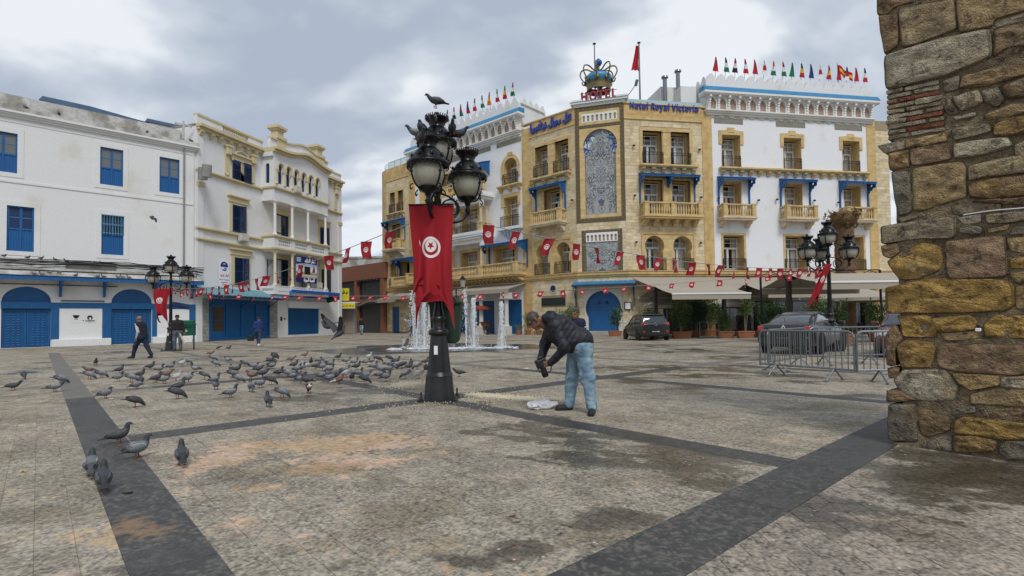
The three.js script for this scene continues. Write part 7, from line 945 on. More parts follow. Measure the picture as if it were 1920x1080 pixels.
// ---------- cafe terrace: fixed awning, double awnings on posts, parasols ----------
{
  const sheet=(name,label,pts,m,val=0,extraPost=[])=>{// four corners: back left, back right, front right, front left
    const o=thing(name,label,'awning',[pts[3][0],0,pts[3][2]]),[bl,br,fr,fl]=pts.map(p=>V3(p[0]-pts[3][0],p[1],p[2]-pts[3][2])),n=14,k=6,pos=[],idx=[];for (let layer=0;layer<2;layer++) for (let j=0;j<=k;j++) for (let i=0;i<=n;i++){const a=bl.clone().lerp(br,i/n),b=fl.clone().lerp(fr,i/n),q=a.lerp(b,j/k);q.y-=.09*Math.sin(PI*j/k)*(1+.35*Math.sin(i*2.1))+layer*.025;pos.push(q.x,q.y,q.z);}const N=(n+1)*(k+1);for (let l=0;l<2;l++) for (let j=0;j<k;j++) for (let i=0;i<n;i++){const a=l*N+j*(n+1)+i,b=a+1,c=a+n+1,d=c+1;l?idx.push(a,b,d,a,d,c):idx.push(a,d,b,a,c,d);}
    const g=new THREE.BufferGeometry();g.setAttribute('position',new THREE.Float32BufferAttribute(pos,3));g.setIndex(idx);g.computeVertexNormals();part(o,'fabric',boxUV(clean(g)),m);
    if (val){const d=fr.clone().sub(fl),L=d.length(),s=new THREE.Shape();s.moveTo(0,0);s.lineTo(L,0);s.lineTo(L,-val);for (let i=12;i>0;i--) s.quadraticCurveTo(L*(i-.5)/12,-val-.05,L*(i-1)/12,-val);s.closePath();const v=part(o,'valance',new GB().ext(s,.012).geo(),m,[fl.x,fl.y,fl.z],Math.atan2(-d.z,d.x));v.rotation.z=Math.asin(d.y/L);v.rotation.order='YZX';part(o,'front_bar',new GB().bar(fl.toArray(),fr.toArray(),.035).geo(),M.frameWhite);}
    return o;
 };
  const E0=FE.w(.3,4.5,.2),E1=FE.w(7.0,4.5,.2),F1=FF.w(15.6,4.5,.2);
  sheet('terrace_awning','long beige awning along the right hotel front, left sheet',[E0,E1,FE.w(7.6,3.35,4.2),FE.w(1.6,3.15,4.0)],M.awning);sheet('terrace_awning','long beige awning along the right hotel front, right sheet',[FE.w(7.1,4.5,.2),F1,FF.w(16,3.3,4.2),FF.w(.7,3.3,4.2)],M.awning);
  const twin=(label,x,z,L,W,hR,hE,th)=>{// double awning: dark post, ridge beam, fabric falling to both sides
    const o=thing('double_awning',label,'awning',[x,0,z],th),g=new GB();part(o,'post',new GB().box(-.1,.1,0,hR-.1,-.1,.1).box(-.3,.3,0,.08,-.3,.3).geo(),M.ironBrown);part(o,'post',new GB().box(L-.3,L-.1,0,hR-.1,-.1,.1).box(L-.5,L+.1,0,.08,-.3,.3).geo(),M.ironBrown);part(o,'ridge_beam',new GB().rbox(-.25,L+.1,hR-.12,hR+.02,-.12,.12,.03).sph(-.18,hR-.18,.14,.09).sph(.2,hR-.18,.14,.09).geo(),M.ironBrown);
    for (const s of [1,-1]){const pos=[],idx=[],n=10,k=5;for (let l=0;l<2;l++) for (let j=0;j<=k;j++) for (let i=0;i<=n;i++){const t=j/k;pos.push(-.1+(L+.1)*i/n,hR+.05+(hE-hR)*t-.05*Math.sin(PI*t)*(1+.4*Math.sin(i*1.7))-l*.02,s*(.1+W*t));}const N=(n+1)*(k+1);for (let l=0;l<2;l++) for (let j=0;j<k;j++) for (let i=0;i<n;i++){const a=l*N+j*(n+1)+i,b=a+1,c=a+n+1,d=c+1,f=(l?-1:1)*s>0;f?idx.push(a,c,d,a,d,b):idx.push(a,d,c,a,b,d);}const q=new THREE.BufferGeometry();q.setAttribute('position',new THREE.Float32BufferAttribute(pos,3));q.setIndex(idx);q.computeVertexNormals();part(o,'fabric',boxUV(clean(q)),M.awning);part(o,'valance',new GB().box(-.1,L,hE-.3,hE,s*(.1+W)-.01,s*(.1+W)+.01).geo(),M.awning);part(o,'front_bar',new GB().rbox(-.12,L+.02,hE-.02,hE+.07,s*(.1+W)-.05,s*(.1+W)+.05,.02).geo(),M.frameWhite);for (const u of [.6,L-.7]) part(o,'folding_arm',new GB().bar([u,hR-.1,0],[u+.7,(hR+hE)/2-.1,s*W*.5],.03).bar([u+.7,(hR+hE)/2-.1,s*W*.5],[u,hE-.02,s*W],.03).geo(),M.galv);}
    return o;};
  twin('beige double awning on dark posts beside the black hatchback',8.95,-33.2,4.7,2.6,3.2,2.62,.12);
  twin('beige double awning on dark posts behind the dark coupe',13.3,-25.6,5.2,2.2,3.25,2.72,.05);
  twin('beige double awning farther back between the two posts',15.2,-34.5,5.5,2.4,3.3,2.7,.12);
  const truss=thing('awning_truss','thin dark roof truss above the right double awning','truss',[12.9,0,-27.6]);{const g=new GB();g.bar([0,3.35,0],[6.2,3.4,0],.03).bar([0,3.6,0],[6.2,3.62,0],.03);for (let i=0;i<12;i++) g.bar([i*.516,i%2?3.6:3.36,0],[(i+1)*.516,i%2?3.38:3.61,0],.018);part(truss,'lattice',g.geo(),M.iron);for (const x of [0,6.2]) part(truss,'post',new GB().cyl(x,0,0,.06,.06,3.6,8).geo(),M.iron);}
  const para=(label,x,z,R,h,m)=>{const o=thing('parasol',label,'parasol',[x,0,z]);part(o,'pole',new GB().cyl(0,0,0,.04,.04,h-.1,8).rbox(-.3,.3,0,.1,-.3,.3,.02).geo(),M.galv);part(o,'canopy',new GB().at(new THREE.ConeGeometry(R,.7,8,3,true),0,h-.1,0).at(new THREE.CylinderGeometry(R,R,.18,8,1,true),0,h-.53,0).geo(),m);const g=new GB();for (let i=0;i<8;i++){const a=i/8*2*PI;g.bar([0,h-.45,0],[R*Math.sin(a)*.95,h-.47,R*Math.cos(a)*.95],.012,4);}part(o,'ribs',g.geo(),M.galv);};
  para('cream parasol under the terrace awning behind the hatchback',10.6,-36.5,1.7,2.55,M.awning);para('pale parasol at the right end of the terrace',20.0,-31,2.2,2.7,M.awning);para('cream parasol behind the middle planters',15.5,-38,1.8,2.6,M.awning);
  para('beige parasol deep in the terrace near the wall',24,-36,2.2,2.8,M.awning);
  // terrace back screen, rails and sign
  const rail=(label,x,z,L,th)=>{const o=thing('terrace_rail',label,'railing',[x,0,z],th);part(o,'frame',new GB().bar([0,1.0,0],[L,1.0,0],.025).bar([0,.12,0],[L,.12,0],.025).bar([0,0,0],[0,1,0],.025).bar([L,0,0],[L,1,0],.025).rbox(-.1,.1,0,.04,-.2,.2,.01).rbox(L-.1,L+.1,0,.04,-.2,.2,.01).geo(),M.railGrey);};
  rail('metal terrace rail between the planters beside the hatchback',11.3,-32.2,1.2,.1);rail('metal terrace rail left of the dark terrace entrance',10.9,-34.6,.9,.3);
  const sg=thing('menu_board','small grey menu board among the terrace plants','sign',[14.0,0,-32.4],-.1);part(sg,'post',new GB().bar([0,0,0],[0,1.4,0],.03).geo(),M.iron);part(sg,'board',new GB().rbox(-.5,.42,1.4,1.75,-.03,.03,.02).geo(),M.galvDull);part(sg,'lettering',new GB().box(-.38,.3,1.62,1.65,.03,.034).box(-.38,.3,1.5,1.53,.03,.034).geo(),M.black);
  // round-edged tables with chairs in the shade
  const ch=new GB();ch.rbox(-.2,.2,.42,.46,-.2,.2,.01).rbox(-.2,.2,.5,.86,-.21,-.18,.01);for (const a of [-.18,.18]) for (const b of [-.18,.18]) ch.bar([a,0,b],[a,.44,b],.015);for (const a of [-.18,.18]) ch.bar([a,.44,-.19],[a,.86,-.2],.015);const chG=ch.geo();let ci=0;
  for (const [x,z,where] of [[12.2,-36,'the hatchback side'],[14.4,-35.5,'the menu board'],[16.5,-33,'the second planter row'],[18.6,-30,'the wheeled bin'],[20.5,-29,'the right parasol']]){const o=thing('cafe_table',`dark cafe table in terrace shade near ${where}`,'table',[x,0,z]);part(o,'top',new GB().at(new THREE.CylinderGeometry(.4,.4,.03,20),0,.73,0).geo(),M.ironBrown);part(o,'pedestal',new GB().cyl(0,0,0,.03,.03,.72,8).cyl(0,0,0,.22,.2,.03,16).geo(),M.iron);for (const [k,side] of [[-1,'left'],[1,'right']]){const c=thing('cafe_chair',`dark cafe chair on the ${side} of the table near ${where}`,'chair',[x+k*.65,0,z+.1],-k*PI/2,'cafe chairs in the terrace shade');part(c,'chair_frame',chG,M.ironBrown);}}
}
// ---------- plants ----------
const leafMats=[[.075,.165,.035],[.12,.22,.045],[.045,.115,.032],[.30,.33,.07]].map(c=>{const m=new THREE.MeshPhysicalMaterial({color:new THREE.Color().setRGB(...c),roughness:.7,transmission:.3,thickness:0,side:THREE.DoubleSide});return m;});
function foliage(seed,n,size,place){const r=mulberry(seed),pos=[];for (let i=0;i<n;i++){const [x,y,z]=place(r,i),s=size*(.6+.8*r()),a=r()*6.28,b=(r()-.3)*1.9,ca=Math.cos(a),sa=Math.sin(a),cb=Math.cos(b),sb=Math.sin(b),P2=(u,v,w)=>{const X=u*cb-w*sb,Y=u*sb+w*cb;return [x+X*ca-v*sa,y+Y,z+X*sa+v*ca];};const A=P2(0,0,0),B2=P2(s*.5,s*.24,s*.05),C=P2(s,0,-s*.08),D=P2(s*.5,-s*.24,s*.05);pos.push(...A,...B2,...C,...A,...C,...D);}const g=new THREE.BufferGeometry();g.setAttribute('position',new THREE.Float32BufferAttribute(pos,3));g.computeVertexNormals();return boxUV(g);}
{
  const pot=(w,h,round)=>round?new GB().lathe([[w*.34,0],[w*.48,h*.82],[w*.54,h*.84],[w*.54,h],[w*.47,h],[w*.44,h*.9],[0,h*.9]],20).geo():new GB().at((()=>{const g=new THREE.CylinderGeometry(w*.72,w*.6,h*.86,4);g.rotateY(PI/4);g.scale(1,1,.42);return g;})(),0,h*.43,0).rbox(-w*.53,w*.53,h*.84,h,-w*.24,w*.24,.03).geo();
  const bark=mat([.30,.26,.20],.9,{map:T.mottle});
  let k=0;const plant=(label,x,z,pw,ph,hgt,R,n,{round=false,leaf=0,leaf2=-1,stems=4,size=.14,y0=.25}={})=>{const o=thing('potted_plant',label,'plant',[x,0,z],0,'planters along the terrace'),sd=300+k++*11,r=mulberry(sd);part(o,'pot',pot(pw,ph,round),M.terra);const tips=[];for (let i=0;i<stems;i++){const a=r()*6.28,q=R*.55*Math.sqrt(r()),t=[q*Math.cos(a),hgt*(.72+.28*r()),q*Math.sin(a)*.6];tips.push(t);part(o,'stem',new GB().tube([[t[0]*.2,ph*.8,t[2]*.2],[t[0]*.35+.05*(r()-.5),hgt*.4,t[2]*.4],t],.014+.01*r(),8,5).geo(),bark);}
    const place=(lo,hi)=>(q)=>{const t=tips[q()*tips.length|0],f=lo+(hi-lo)*q(),a=q()*6.28,d=R*.42*Math.cbrt(q());return [t[0]*f+d*Math.cos(a),ph+(t[1]-ph)*f+d*.7*(q()-.5)*2,t[2]*f+d*Math.sin(a)*.8];};part(o,'foliage',foliage(sd,n,size,place(y0,1)),leafMats[leaf]);if (leaf2>=0) part(o,'foliage',foliage(sd+5,n*.4|0,size*.9,place(.7,1.08)),leafMats[leaf2]);};
  plant('yellow-topped shrub in a long terracotta planter beside the hatchback',10.45,-33.0,1.15,.42,2.25,1.0,1500,{leaf:0,leaf2:3,stems:7});
  plant('dark green shrub behind the hatchback',8.9,-34.6,.9,.4,2.1,1.0,1300,{leaf:2,stems:6});plant('dark bushy shrub left of the hatchback by the hotel wall',7.4,-38.5,.9,.4,2.2,.9,900,{leaf:2,stems:5});
  plant('bright green shrub in a terracotta pot right of the terrace rail',13.0,-32.6,.95,.42,1.9,.7,900,{leaf:1,stems:5,y0:.05});plant('thin yellow-leaved sapling in a terracotta planter by the menu board',13.95,-32.0,.95,.42,2.3,.75,420,{leaf:1,leaf2:3,stems:4,y0:.6});
  plant('dense dark shrub right of the menu board',15.4,-32.6,1,.42,2.2,1.0,1300,{leaf:2,stems:6});plant('green shrub behind the coupe boot',14.6,-29.0,1,.42,1.9,.9,900,{leaf:0,stems:5});plant('green shrub behind the coupe roof',17.2,-30.0,1,.42,2.1,1.0,1200,{leaf:0,leaf2:1,stems:6});plant('dark shrub beside the wheeled bin',14.6,-23.9,1,.42,1.9,.8,800,{leaf:2,stems:5});plant('bright shrub at the right end of the terrace',17.6,-25.5,1,.42,2.0,1.0,1100,{leaf:1,stems:6});plant('leafy shrub under the right awning edge',19.6,-27.0,1,.42,2.1,1.0,1000,{leaf:0,stems:6});
  plant('tall leafy shrub deep in the terrace behind the rail',12.1,-35.2,1.1,.42,2.5,1.2,1300,{leaf:2,leaf2:0,stems:7});plant('tall green shrub in the middle of the terrace front',13.5,-36.4,1.1,.42,2.8,1.1,1400,{leaf:0,leaf2:1,stems:7});plant('wide shrub between the menu board and the coupe',16.4,-34.2,1.1,.42,2.4,1.2,1300,{leaf:2,stems:7});plant('tall shrub behind the left edge of the coupe',13.4,-27.6,1,.42,2.0,.9,900,{leaf:2,leaf2:1,stems:6});
  plant('leafy shrub against the hotel wall behind the bending man',4.4,-43.2,.6,.4,2.3,1.3,1100,{round:true,leaf:1,leaf2:0,stems:6});
  const spiky=(label,x,z,h)=>{const o=thing('potted_plant',label,'plant',[x,0,z],0,'small pots by the hotel arcade');part(o,'pot',pot(.5,.42,true),M.terra);const g=new GB(),r=mulberry(50+x*100|0);for (let i=0;i<22;i++){const a=r()*6.28,d=.15+.5*r();g.tube([[0,.35,0],[d*.4*Math.cos(a),h*.6,d*.4*Math.sin(a)],[d*Math.cos(a),h*(.75+.3*r()),d*Math.sin(a)]],.016,5,3);}part(o,'spiky_leaves',g.geo(0),leafMats[1]);};
  spiky('tall spiky plant in a terracotta pot by the arcade column',1.35,-45.6,2.0);spiky('small spiky plant in a terracotta pot left of the hotel corner',.55,-45.9,.9);spiky('small spiky plant second pot from the arcade column',2.2,-45.0,1.0);spiky('low pot plant under the round plaque',3.0,-44.4,.7);
  // cut palm in front of the white wing
  const pm=thing('palm_trunk','thick brown palm trunk with a cut shaggy top behind the right lamp post','palm',[24.2,0,-38.6]);part(pm,'trunk',(()=>{const g=new THREE.CylinderGeometry(.62,.6,8.2,22,60),p=g.attributes.position;for (let i=0;i<p.count;i++){const y=p.getY(i),a=Math.atan2(p.getZ(i),p.getX(i)),k=1+.06*Math.sin(y*14+Math.sin(a*5)*2)+.1*(vnoise3(a*3,y*3,1)-.5);p.setX(i,p.getX(i)*k);p.setZ(i,p.getZ(i)*k);}g.translate(0,4.1,0);g.computeVertexNormals();return boxUV(clean(g));})(),mat([.20,.115,.06],.95,{map:T.mottle,bumpMap:T.mottleN,bumpScale:.05}));
  part(pm,'cut_fronds',(()=>{const g=new GB(),r=mulberry(66);for (let i=0;i<90;i++){const a=r()*6.28,y=7.4+1.2*r(),t=.3+.4*r();g.bar([.45*Math.cos(a),y,.45*Math.sin(a)],[(.6+t*.6)*Math.cos(a),y+t*.7,(.6+t*.6)*Math.sin(a)],.05,4,.02);}g.sph(0,8.2,0,.8,[1.1,.9,1.1],12);return g.geo();})(),mat([.17,.10,.045],.95,{map:T.mottle}));part(pm,'dry_leaves',foliage(77,260,.3,(r)=>{const a=r()*6.28,d=.7+.5*r();return [d*Math.cos(a),7.6+1.2*r(),d*Math.sin(a)];}),mat([.22,.15,.06],.9,{side:THREE.DoubleSide}));
}
// ---------- small things on the ground ----------
{
  const bag=new THREE.SphereGeometry(1,32,20),p=bag.attributes.position;for (let i=0;i<p.count;i++){const x=p.getX(i),y=p.getY(i),z=p.getZ(i),n=fbm3(x*2.2+4,y*2.2,z*2.2,4,5),k=.75+.75*(n-.3);const tail=x>.55?1+(x-.55)*1.2:1;p.setXYZ(i,x*.2*k*tail,Math.max(.006,.055+y*.075*k*(x>.5?.5:1)+.02*Math.sin(x*11+z*7)*(y>0?1:0)),z*.12*k);}bag.computeVertexNormals();
  solo('plastic_bag',boxUV(clean(toCreasedNormals(clean(bag),.5))),new THREE.MeshPhysicalMaterial({color:new THREE.Color().setRGB(.78,.79,.80),roughness:.4,transmission:.25,thickness:0}),'crumpled white plastic bag on the paving beside the bending man','bag',[.4,0,-7.7],.2);
  const crumb=new THREE.TetrahedronGeometry(.006,1),crumbM=mat([.66,.60,.45],.9),spots=[];const r=mulberry(404);
  const gauss=()=>(r()+r()+r()-1.5)/1.5;
  for (let i=0;i<2600;i++){const t=r(),x=-.75+1.15*t+.22*gauss(),z=-9.3+.75*t+.4*gauss();spots.push([x,z]);}for (let i=0;i<1800;i++) spots.push([-2.15+.6*gauss(),-10.9+1.0*gauss()]);for (let i=0;i<500;i++) spots.push([-1+3.2*gauss(),-8.6+2.2*gauss()]);
  const im=new THREE.InstancedMesh(crumb,crumbM,spots.length),m4=new THREE.Matrix4(),c=new THREE.Color();spots.forEach(([x,z],i)=>{const s=.6+1.3*r();m4.compose(V3(x,.005*s,z),new THREE.Quaternion().setFromEuler(new THREE.Euler(r()*6,r()*6,r()*6)),V3(s,s,s));im.setMatrixAt(i,m4);im.setColorAt(i,c.setRGB(.9+.2*r(),.9+.15*r(),.8+.3*r()));});im.name='bird_seed';tag(im,'pale yellow bird seed and crumbs scattered behind the lamp post','seed',null,'stuff');scene.add(im);
  const bits=[[-4.35,-4.75,.09,'curled dry leaf lying on the paving at far left',[.45,.36,.16]],[-2.95,-4.1,.07,'dark twig on the paving left of the wide dark band',[.05,.04,.03]],[-.02,-3.5,.035,'short brown twig in the foreground paving',[.16,.07,.04]],[-9.9,-11.6,.1,'pale scrap of paper far left beyond the pigeons',[.7,.68,.62]],[-7.0,-9.3,.09,'white scrap on the dark band behind the front pigeons',[.75,.74,.7]],[.35,-14,.1,'small white scrap beyond the lamp post',[.75,.74,.7]]];
  for (const [x,z,s,lab,col] of bits) solo('litter_scrap',new GB().at(new THREE.SphereGeometry(1,8,5),0,.008,0,0,x,.1,[s*.6,.008,s*.16]).at(new THREE.SphereGeometry(1,8,5),s*.4,.012,s*.1,0,.8+x,.2,[s*.35,.007,s*.1]).geo(),mat(col,.9),lab,'litter',[x,0,z]);
}
const PIGEONS=[[-4.29,-5.81,"r",""],[-3.64,-5.17,"r",""],[-3.02,-4.89,"a","d"],[-3.6,-4.58,"a",""],[-3.18,-4.17,"a","d"],[-7.17,-9.4,"r",""],[-5.9,-8.34,"r",""],[-5.78,-9.19,"r",""],[-6.47,-10.35,"r",""],[-10.13,-12.78,"r",""],[-10.04,-13.03,"r",""],[-10.58,-14.37,"r",""],[-9.07,-12.28,"r",""],[-8.58,-12.02,"r",""],[-9.07,-13.0,"r","d"],[-7.52,-10.68,"r",""],[-8.06,-11.6,"a","d"],[-7.98,-11.95,"r","d"],[-8.38,-12.91,"r","b"],[-7.59,-11.63,"r",""],[-7.68,-12.17,"r","w"],[-7.2,-11.85,"r",""],[-8.53,-14.4,"l",""],[-7.18,-12.44,"r",""],[-10.41,-15.33,"r",""],[-9.48,-14.33,"r",""],[-9.82,-15.33,"r",""],[-10.41,-17.1,"r",""],[-10.21,-16.47,"r","w"],[-8.93,-16.06,"r",""],[-9.5,-17.84,"l",""],[-10.48,-18.66,"r",""],[-7.51,-14.26,"a",""],[-7.25,-14.02,"r",""],[-6.65,-12.66,"r",""],[-5.95,-11.57,"r",""],[-6.42,-11.49,"r",""],[-5.8,-10.45,"t",""],[-6.0,-12.29,"l","b"],[-5.97,-12.73,"r","d"],[-7.3,-15.04,"r",""],[-6.65,-13.93,"r",""],[-7.99,-15.91,"r",""],[-7.82,-17.24,"r",""],[-6.76,-15.0,"r",""],[-4.91,-9.28,"r",""],[-4.91,-10.04,"a",""],[-5.03,-10.64,"r",""],[-3.76,-8.23,"a","d"],[-5.05,-11.12,"r",""],[-14.81,-26.96,"l","d"],[-14.09,-26.51,"r","d"],[-12.31,-21.75,"r","b"],[-11.4,-14.41,"l","b"],[-13.79,-17.67,"t","d"],[-8.81,-19.79,"r","d"],[-3.96,-9.15,"r",""],[-3.7,-9.71,"a","B"],[-4.26,-11.08,"l","d"],[-4.51,-11.35,"r",""],[-4.97,-12.07,"r",""],[-5.28,-12.52,"r",""],[-5.7,-13.0,"r","d"],[-5.97,-12.72,"r","d"],[-7.8,-17.18,"r",""],[-8.45,-18.95,"r","d"],[-7.11,-15.7,"r",""],[-7.32,-17.64,"r","b"],[-7.69,-19.75,"r","b"],[-6.18,-16.37,"t","d"],[-5.6,-13.85,"r",""],[-5.69,-14.7,"l","w"],[-5.58,-14.05,"r",""],[-6.25,-15.25,"r",""],[-6.14,-16.9,"r",""],[-5.42,-14.69,"r",""],[-5.63,-16.11,"r",""],[-5.25,-15.4,"r",""],[-5.13,-14.37,"r",""],[-4.34,-12.11,"r",""],[-4.68,-13.67,"r",""],[-3.98,-11.87,"r","d"],[-3.61,-11.05,"r","B"],[-3.93,-11.42,"r",""],[-6.04,-18.49,"r","d"],[-5.17,-16.55,"r",""],[-3.83,-12.34,"l","w"],[-3.53,-11.72,"t","d"],[-4.22,-13.36,"r",""],[-4.73,-15.96,"r",""],[-4.21,-14.37,"r",""],[-3.62,-12.51,"r",""],[-4.94,-18.28,"r","w"],[-4.38,-15.9,"r",""],[-3.07,-11.07,"r",""],[-3.3,-11.97,"r",""],[-4.3,-16.23,"r",""],[-3.74,-14.3,"r",""],[-3.04,-12.14,"r",""],[-4.25,-16.94,"r","d"],[-3.3,-13.24,"r",""],[-3.55,-15.13,"r",""],[-2.75,-11.54,"r",""],[-3.99,-17.28,"r","d"],[-3.52,-16.09,"r",""],[-3.21,-14.22,"r",""],[-3.13,-13.45,"r",""],[-3.22,-14.93,"l",""],[-2.99,-14.46,"l","d"],[-2.41,-12.05,"l",""],[-2.86,-15.02,"a","d"],[-2.54,-14.26,"l",""],[-2.75,-14.15,"r",""],[-2.59,-15.77,"r","d"],[-2.19,-13.48,"t","d"],[-2.09,-11.96,"l","w"],[-11.95,-13.06,"t","d"],[-10.08,-10.78,"r","d"],[-8.96,-10.45,"r",""],[-10.05,-11.88,"r",""],[-13.59,-17.42,"t","d"],[-1.22,-12.28,"l","d"]];
// ---------- people: distance fields of tapered limbs, meshed with surface nets ----------
function surfaceNet(f,lo,hi,h){
  const n=lo.map((l,i)=>Math.ceil((hi[i]-l)/h)+1),[nx,ny,nz]=n,D=new Float32Array(nx*ny*nz);let k=0;
  for (let z=0;z<nz;z++) for (let y=0;y<ny;y++) for (let x=0;x<nx;x++) D[k++]=f(lo[0]+x*h,lo[1]+y*h,lo[2]+z*h);
  const id=new Int32Array(nx*ny*nz).fill(-1),pos=[],idx=[],at=(x,y,z)=>x+nx*(y+ny*z);
  const E=[[0,1],[2,3],[4,5],[6,7],[0,2],[1,3],[4,6],[5,7],[0,4],[1,5],[2,6],[3,7]];
  for (let z=0;z<nz-1;z++) for (let y=0;y<ny-1;y++) for (let x=0;x<nx-1;x++){
    const c=[0,1,2,3,4,5,6,7].map(q=>D[at(x+(q & 1),y+(q>>1 & 1),z+(q>>2))]);let m=0;for (let q=0;q<8;q++) if (c[q]<0) m++;if (!m||m==8) continue;
    let X=0,Y=0,Z=0,w=0;for (const [a,b] of E) if ((c[a]<0)!=(c[b]<0)){const t=c[a]/(c[a]-c[b]);X+=(a & 1)+((b & 1)-(a & 1))*t;Y+=(a>>1 & 1)+((b>>1 & 1)-(a>>1 & 1))*t;Z+=(a>>2)+((b>>2)-(a>>2))*t;w++;}
    id[at(x,y,z)]=pos.length/3;pos.push(lo[0]+(x+X/w)*h,lo[1]+(y+Y/w)*h,lo[2]+(z+Z/w)*h);
 }
  const quad=(a,b,c,d,flip)=>{if (a<0||b<0||c<0||d<0) return;flip?idx.push(a,c,b,a,d,c):idx.push(a,b,c,a,c,d);};
  for (let z=1;z<nz-1;z++) for (let y=1;y<ny-1;y++) for (let x=1;x<nx-1;x++){const d=D[at(x,y,z)]<0;if (d!=D[at(x+1,y,z)]<0) quad(id[at(x,y-1,z-1)],id[at(x,y,z-1)],id[at(x,y,z)],id[at(x,y-1,z)],!d);if (d!=D[at(x,y+1,z)]<0) quad(id[at(x-1,y,z-1)],id[at(x-1,y,z)],id[at(x,y,z)],id[at(x,y,z-1)],!d);if (d!=D[at(x,y,z+1)]<0) quad(id[at(x-1,y-1,z)],id[at(x,y-1,z)],id[at(x,y,z)],id[at(x-1,y,z)],!d);}
  const g=new THREE.BufferGeometry();g.setAttribute('position',new THREE.Float32BufferAttribute(pos,3));g.setIndex(idx);g.computeVertexNormals();return g;
}
const cap=(a,b,ra,rb)=>{const d=[b[0]-a[0],b[1]-a[1],b[2]-a[2]],L=d[0]*d[0]+d[1]*d[1]+d[2]*d[2]||1e-9;return (x,y,z)=>{const px=x-a[0],py=y-a[1],pz=z-a[2],t=clamp((px*d[0]+py*d[1]+pz*d[2])/L);return Math.hypot(px-d[0]*t,py-d[1]*t,pz-d[2]*t)-(ra+(rb-ra)*t);};};
const ell=(c,r)=>(x,y,z)=>{const u=(x-c[0])/r[0],v=(y-c[1])/r[1],w=(z-c[2])/r[2],k=Math.hypot(u,v,w);return (k-1)*Math.min(...r);};
const blend=(list,k)=>(x,y,z)=>{let d=1e3;for (const f of list){const e=f(x,y,z),h=Math.max(0,k-Math.abs(d-e))/k;d=Math.min(d,e)-h*h*k*.25;}return d;};
function mesh(list,k,h,pts,pad,noise){const lo=[1e9,1e9,1e9],hi=[-1e9,-1e9,-1e9];for (const p of pts) for (let i=0;i<3;i++){lo[i]=Math.min(lo[i],p[i]-pad);hi[i]=Math.max(hi[i],p[i]+pad);}const f=blend(list,k);return boxUV(clean(surfaceNet(noise?(x,y,z)=>{const d=f(x,y,z);return Math.abs(d)>.06?d:d+noise(x,y,z);}:f,lo,hi,h)),1);}
const lerp3=(a,b,t)=>a.map((v,i)=>v+(b[i]-v)*t),add3=(a,b)=>a.map((v,i)=>v+b[i]);
// head in its own axes (faces +z, y up, centre at 0): skull, jaw, brow, nose, ears; returned turned and moved
function headGeo(h,skin,hair,hairFrom,q,at){
  const s=[ell([0,.03,-.012],[.077,.092,.096]),ell([0,-.045,.022],[.058,.072,.07]),cap([0,.012,.088],[0,-.028,.112],.01,.016),cap([-.045,.03,.08],[.045,.03,.08],.014,.014),cap([-.022,-.068,.082],[.022,-.068,.082],.011,.011),cap([-.081,0,-.008],[-.084,-.03,-.002],.016,.012),cap([.081,0,-.008],[.084,-.03,-.002],.016,.012),cap([0,-.1,.075],[0,-.105,.06],.02,.02),cap([0,-.08,-.03],[0,-.2,-.05],.056,.062)];
  const g=mesh(s,.022,h,[[-.09,.13,-.12],[.09,-.22,.13]],.02),p=g.attributes.position,n=p.count,c=new Float32Array(n*3);
  for (let i=0;i<n;i++){const x=p.getX(i),y=p.getY(i),z=p.getZ(i),isH=y>hairFrom+z*.55-Math.abs(x)*.1&&!(Math.abs(x)>.079&&y<.02),eye=Math.abs(Math.abs(x)-.031)<.014&&Math.abs(y-.008)<.007&&z>.06,lip=y<-.06&&y>-.078&&Math.abs(x)<.026&&z>.07;const k=isH?hair:eye?[.03,.02,.02]:lip?skin.map(v=>v*.7):skin;c.set(k,3*i);}
  g.setAttribute('color',new THREE.BufferAttribute(c,3));g.applyQuaternion(q);g.translate(...at);return g;
}
function handGeo(w,dir,side,palmN,curl,skin,h){// wrist, pointing direction, thumb side direction, palm normal
  const D=V3(...dir).normalize(),S=V3(...side).normalize(),N=V3(...palmN).normalize(),P2=(a,b,c)=>V3(...w).addScaledVector(D,a).addScaledVector(S,b).addScaledVector(N,c).toArray(),L=[],pts=[P2(0,0,0)];
  L.push(cap(P2(-.03,0,0),P2(.02,0,0),.027,.027));for (const b of [-.027,0,.027]) L.push(cap(P2(.02,b*.6,0),P2(.085,b,.004),.019,.016));
  [[.034,.072],[.012,.08],[-.011,.074],[-.032,.056]].forEach(([b,l],i)=>{let p=P2(.088,b,.004),a=.25;for (let k=0;k<3;k++){const q=l*[.46,.3,.24][k];const nx=V3(...p).addScaledVector(D,q*Math.cos(a)).addScaledVector(N,q*Math.sin(a)).toArray();L.push(cap(p,nx,.0098-k*.0012,.009-k*.0012));p=nx;a+=curl;}pts.push(p);});
 {const a=P2(.02,.03,.006),b=P2(.055,.058,.02),c=P2(.085,.066,.036);L.push(cap(a,b,.014,.0115),cap(b,c,.0115,.009));pts.push(c);}pts.push(P2(.1,-.05,0),P2(.1,.06,0));
  const g=mesh(L,.009,h,pts,.035),c=new Float32Array(g.attributes.position.count*3);for (let i=0;i<c.length;i+=3) c.set(skin,i);g.setAttribute('color',new THREE.BufferAttribute(c,3));return g;
}
const skinM=mat([1,1,1],.55,{vertexColors:true});
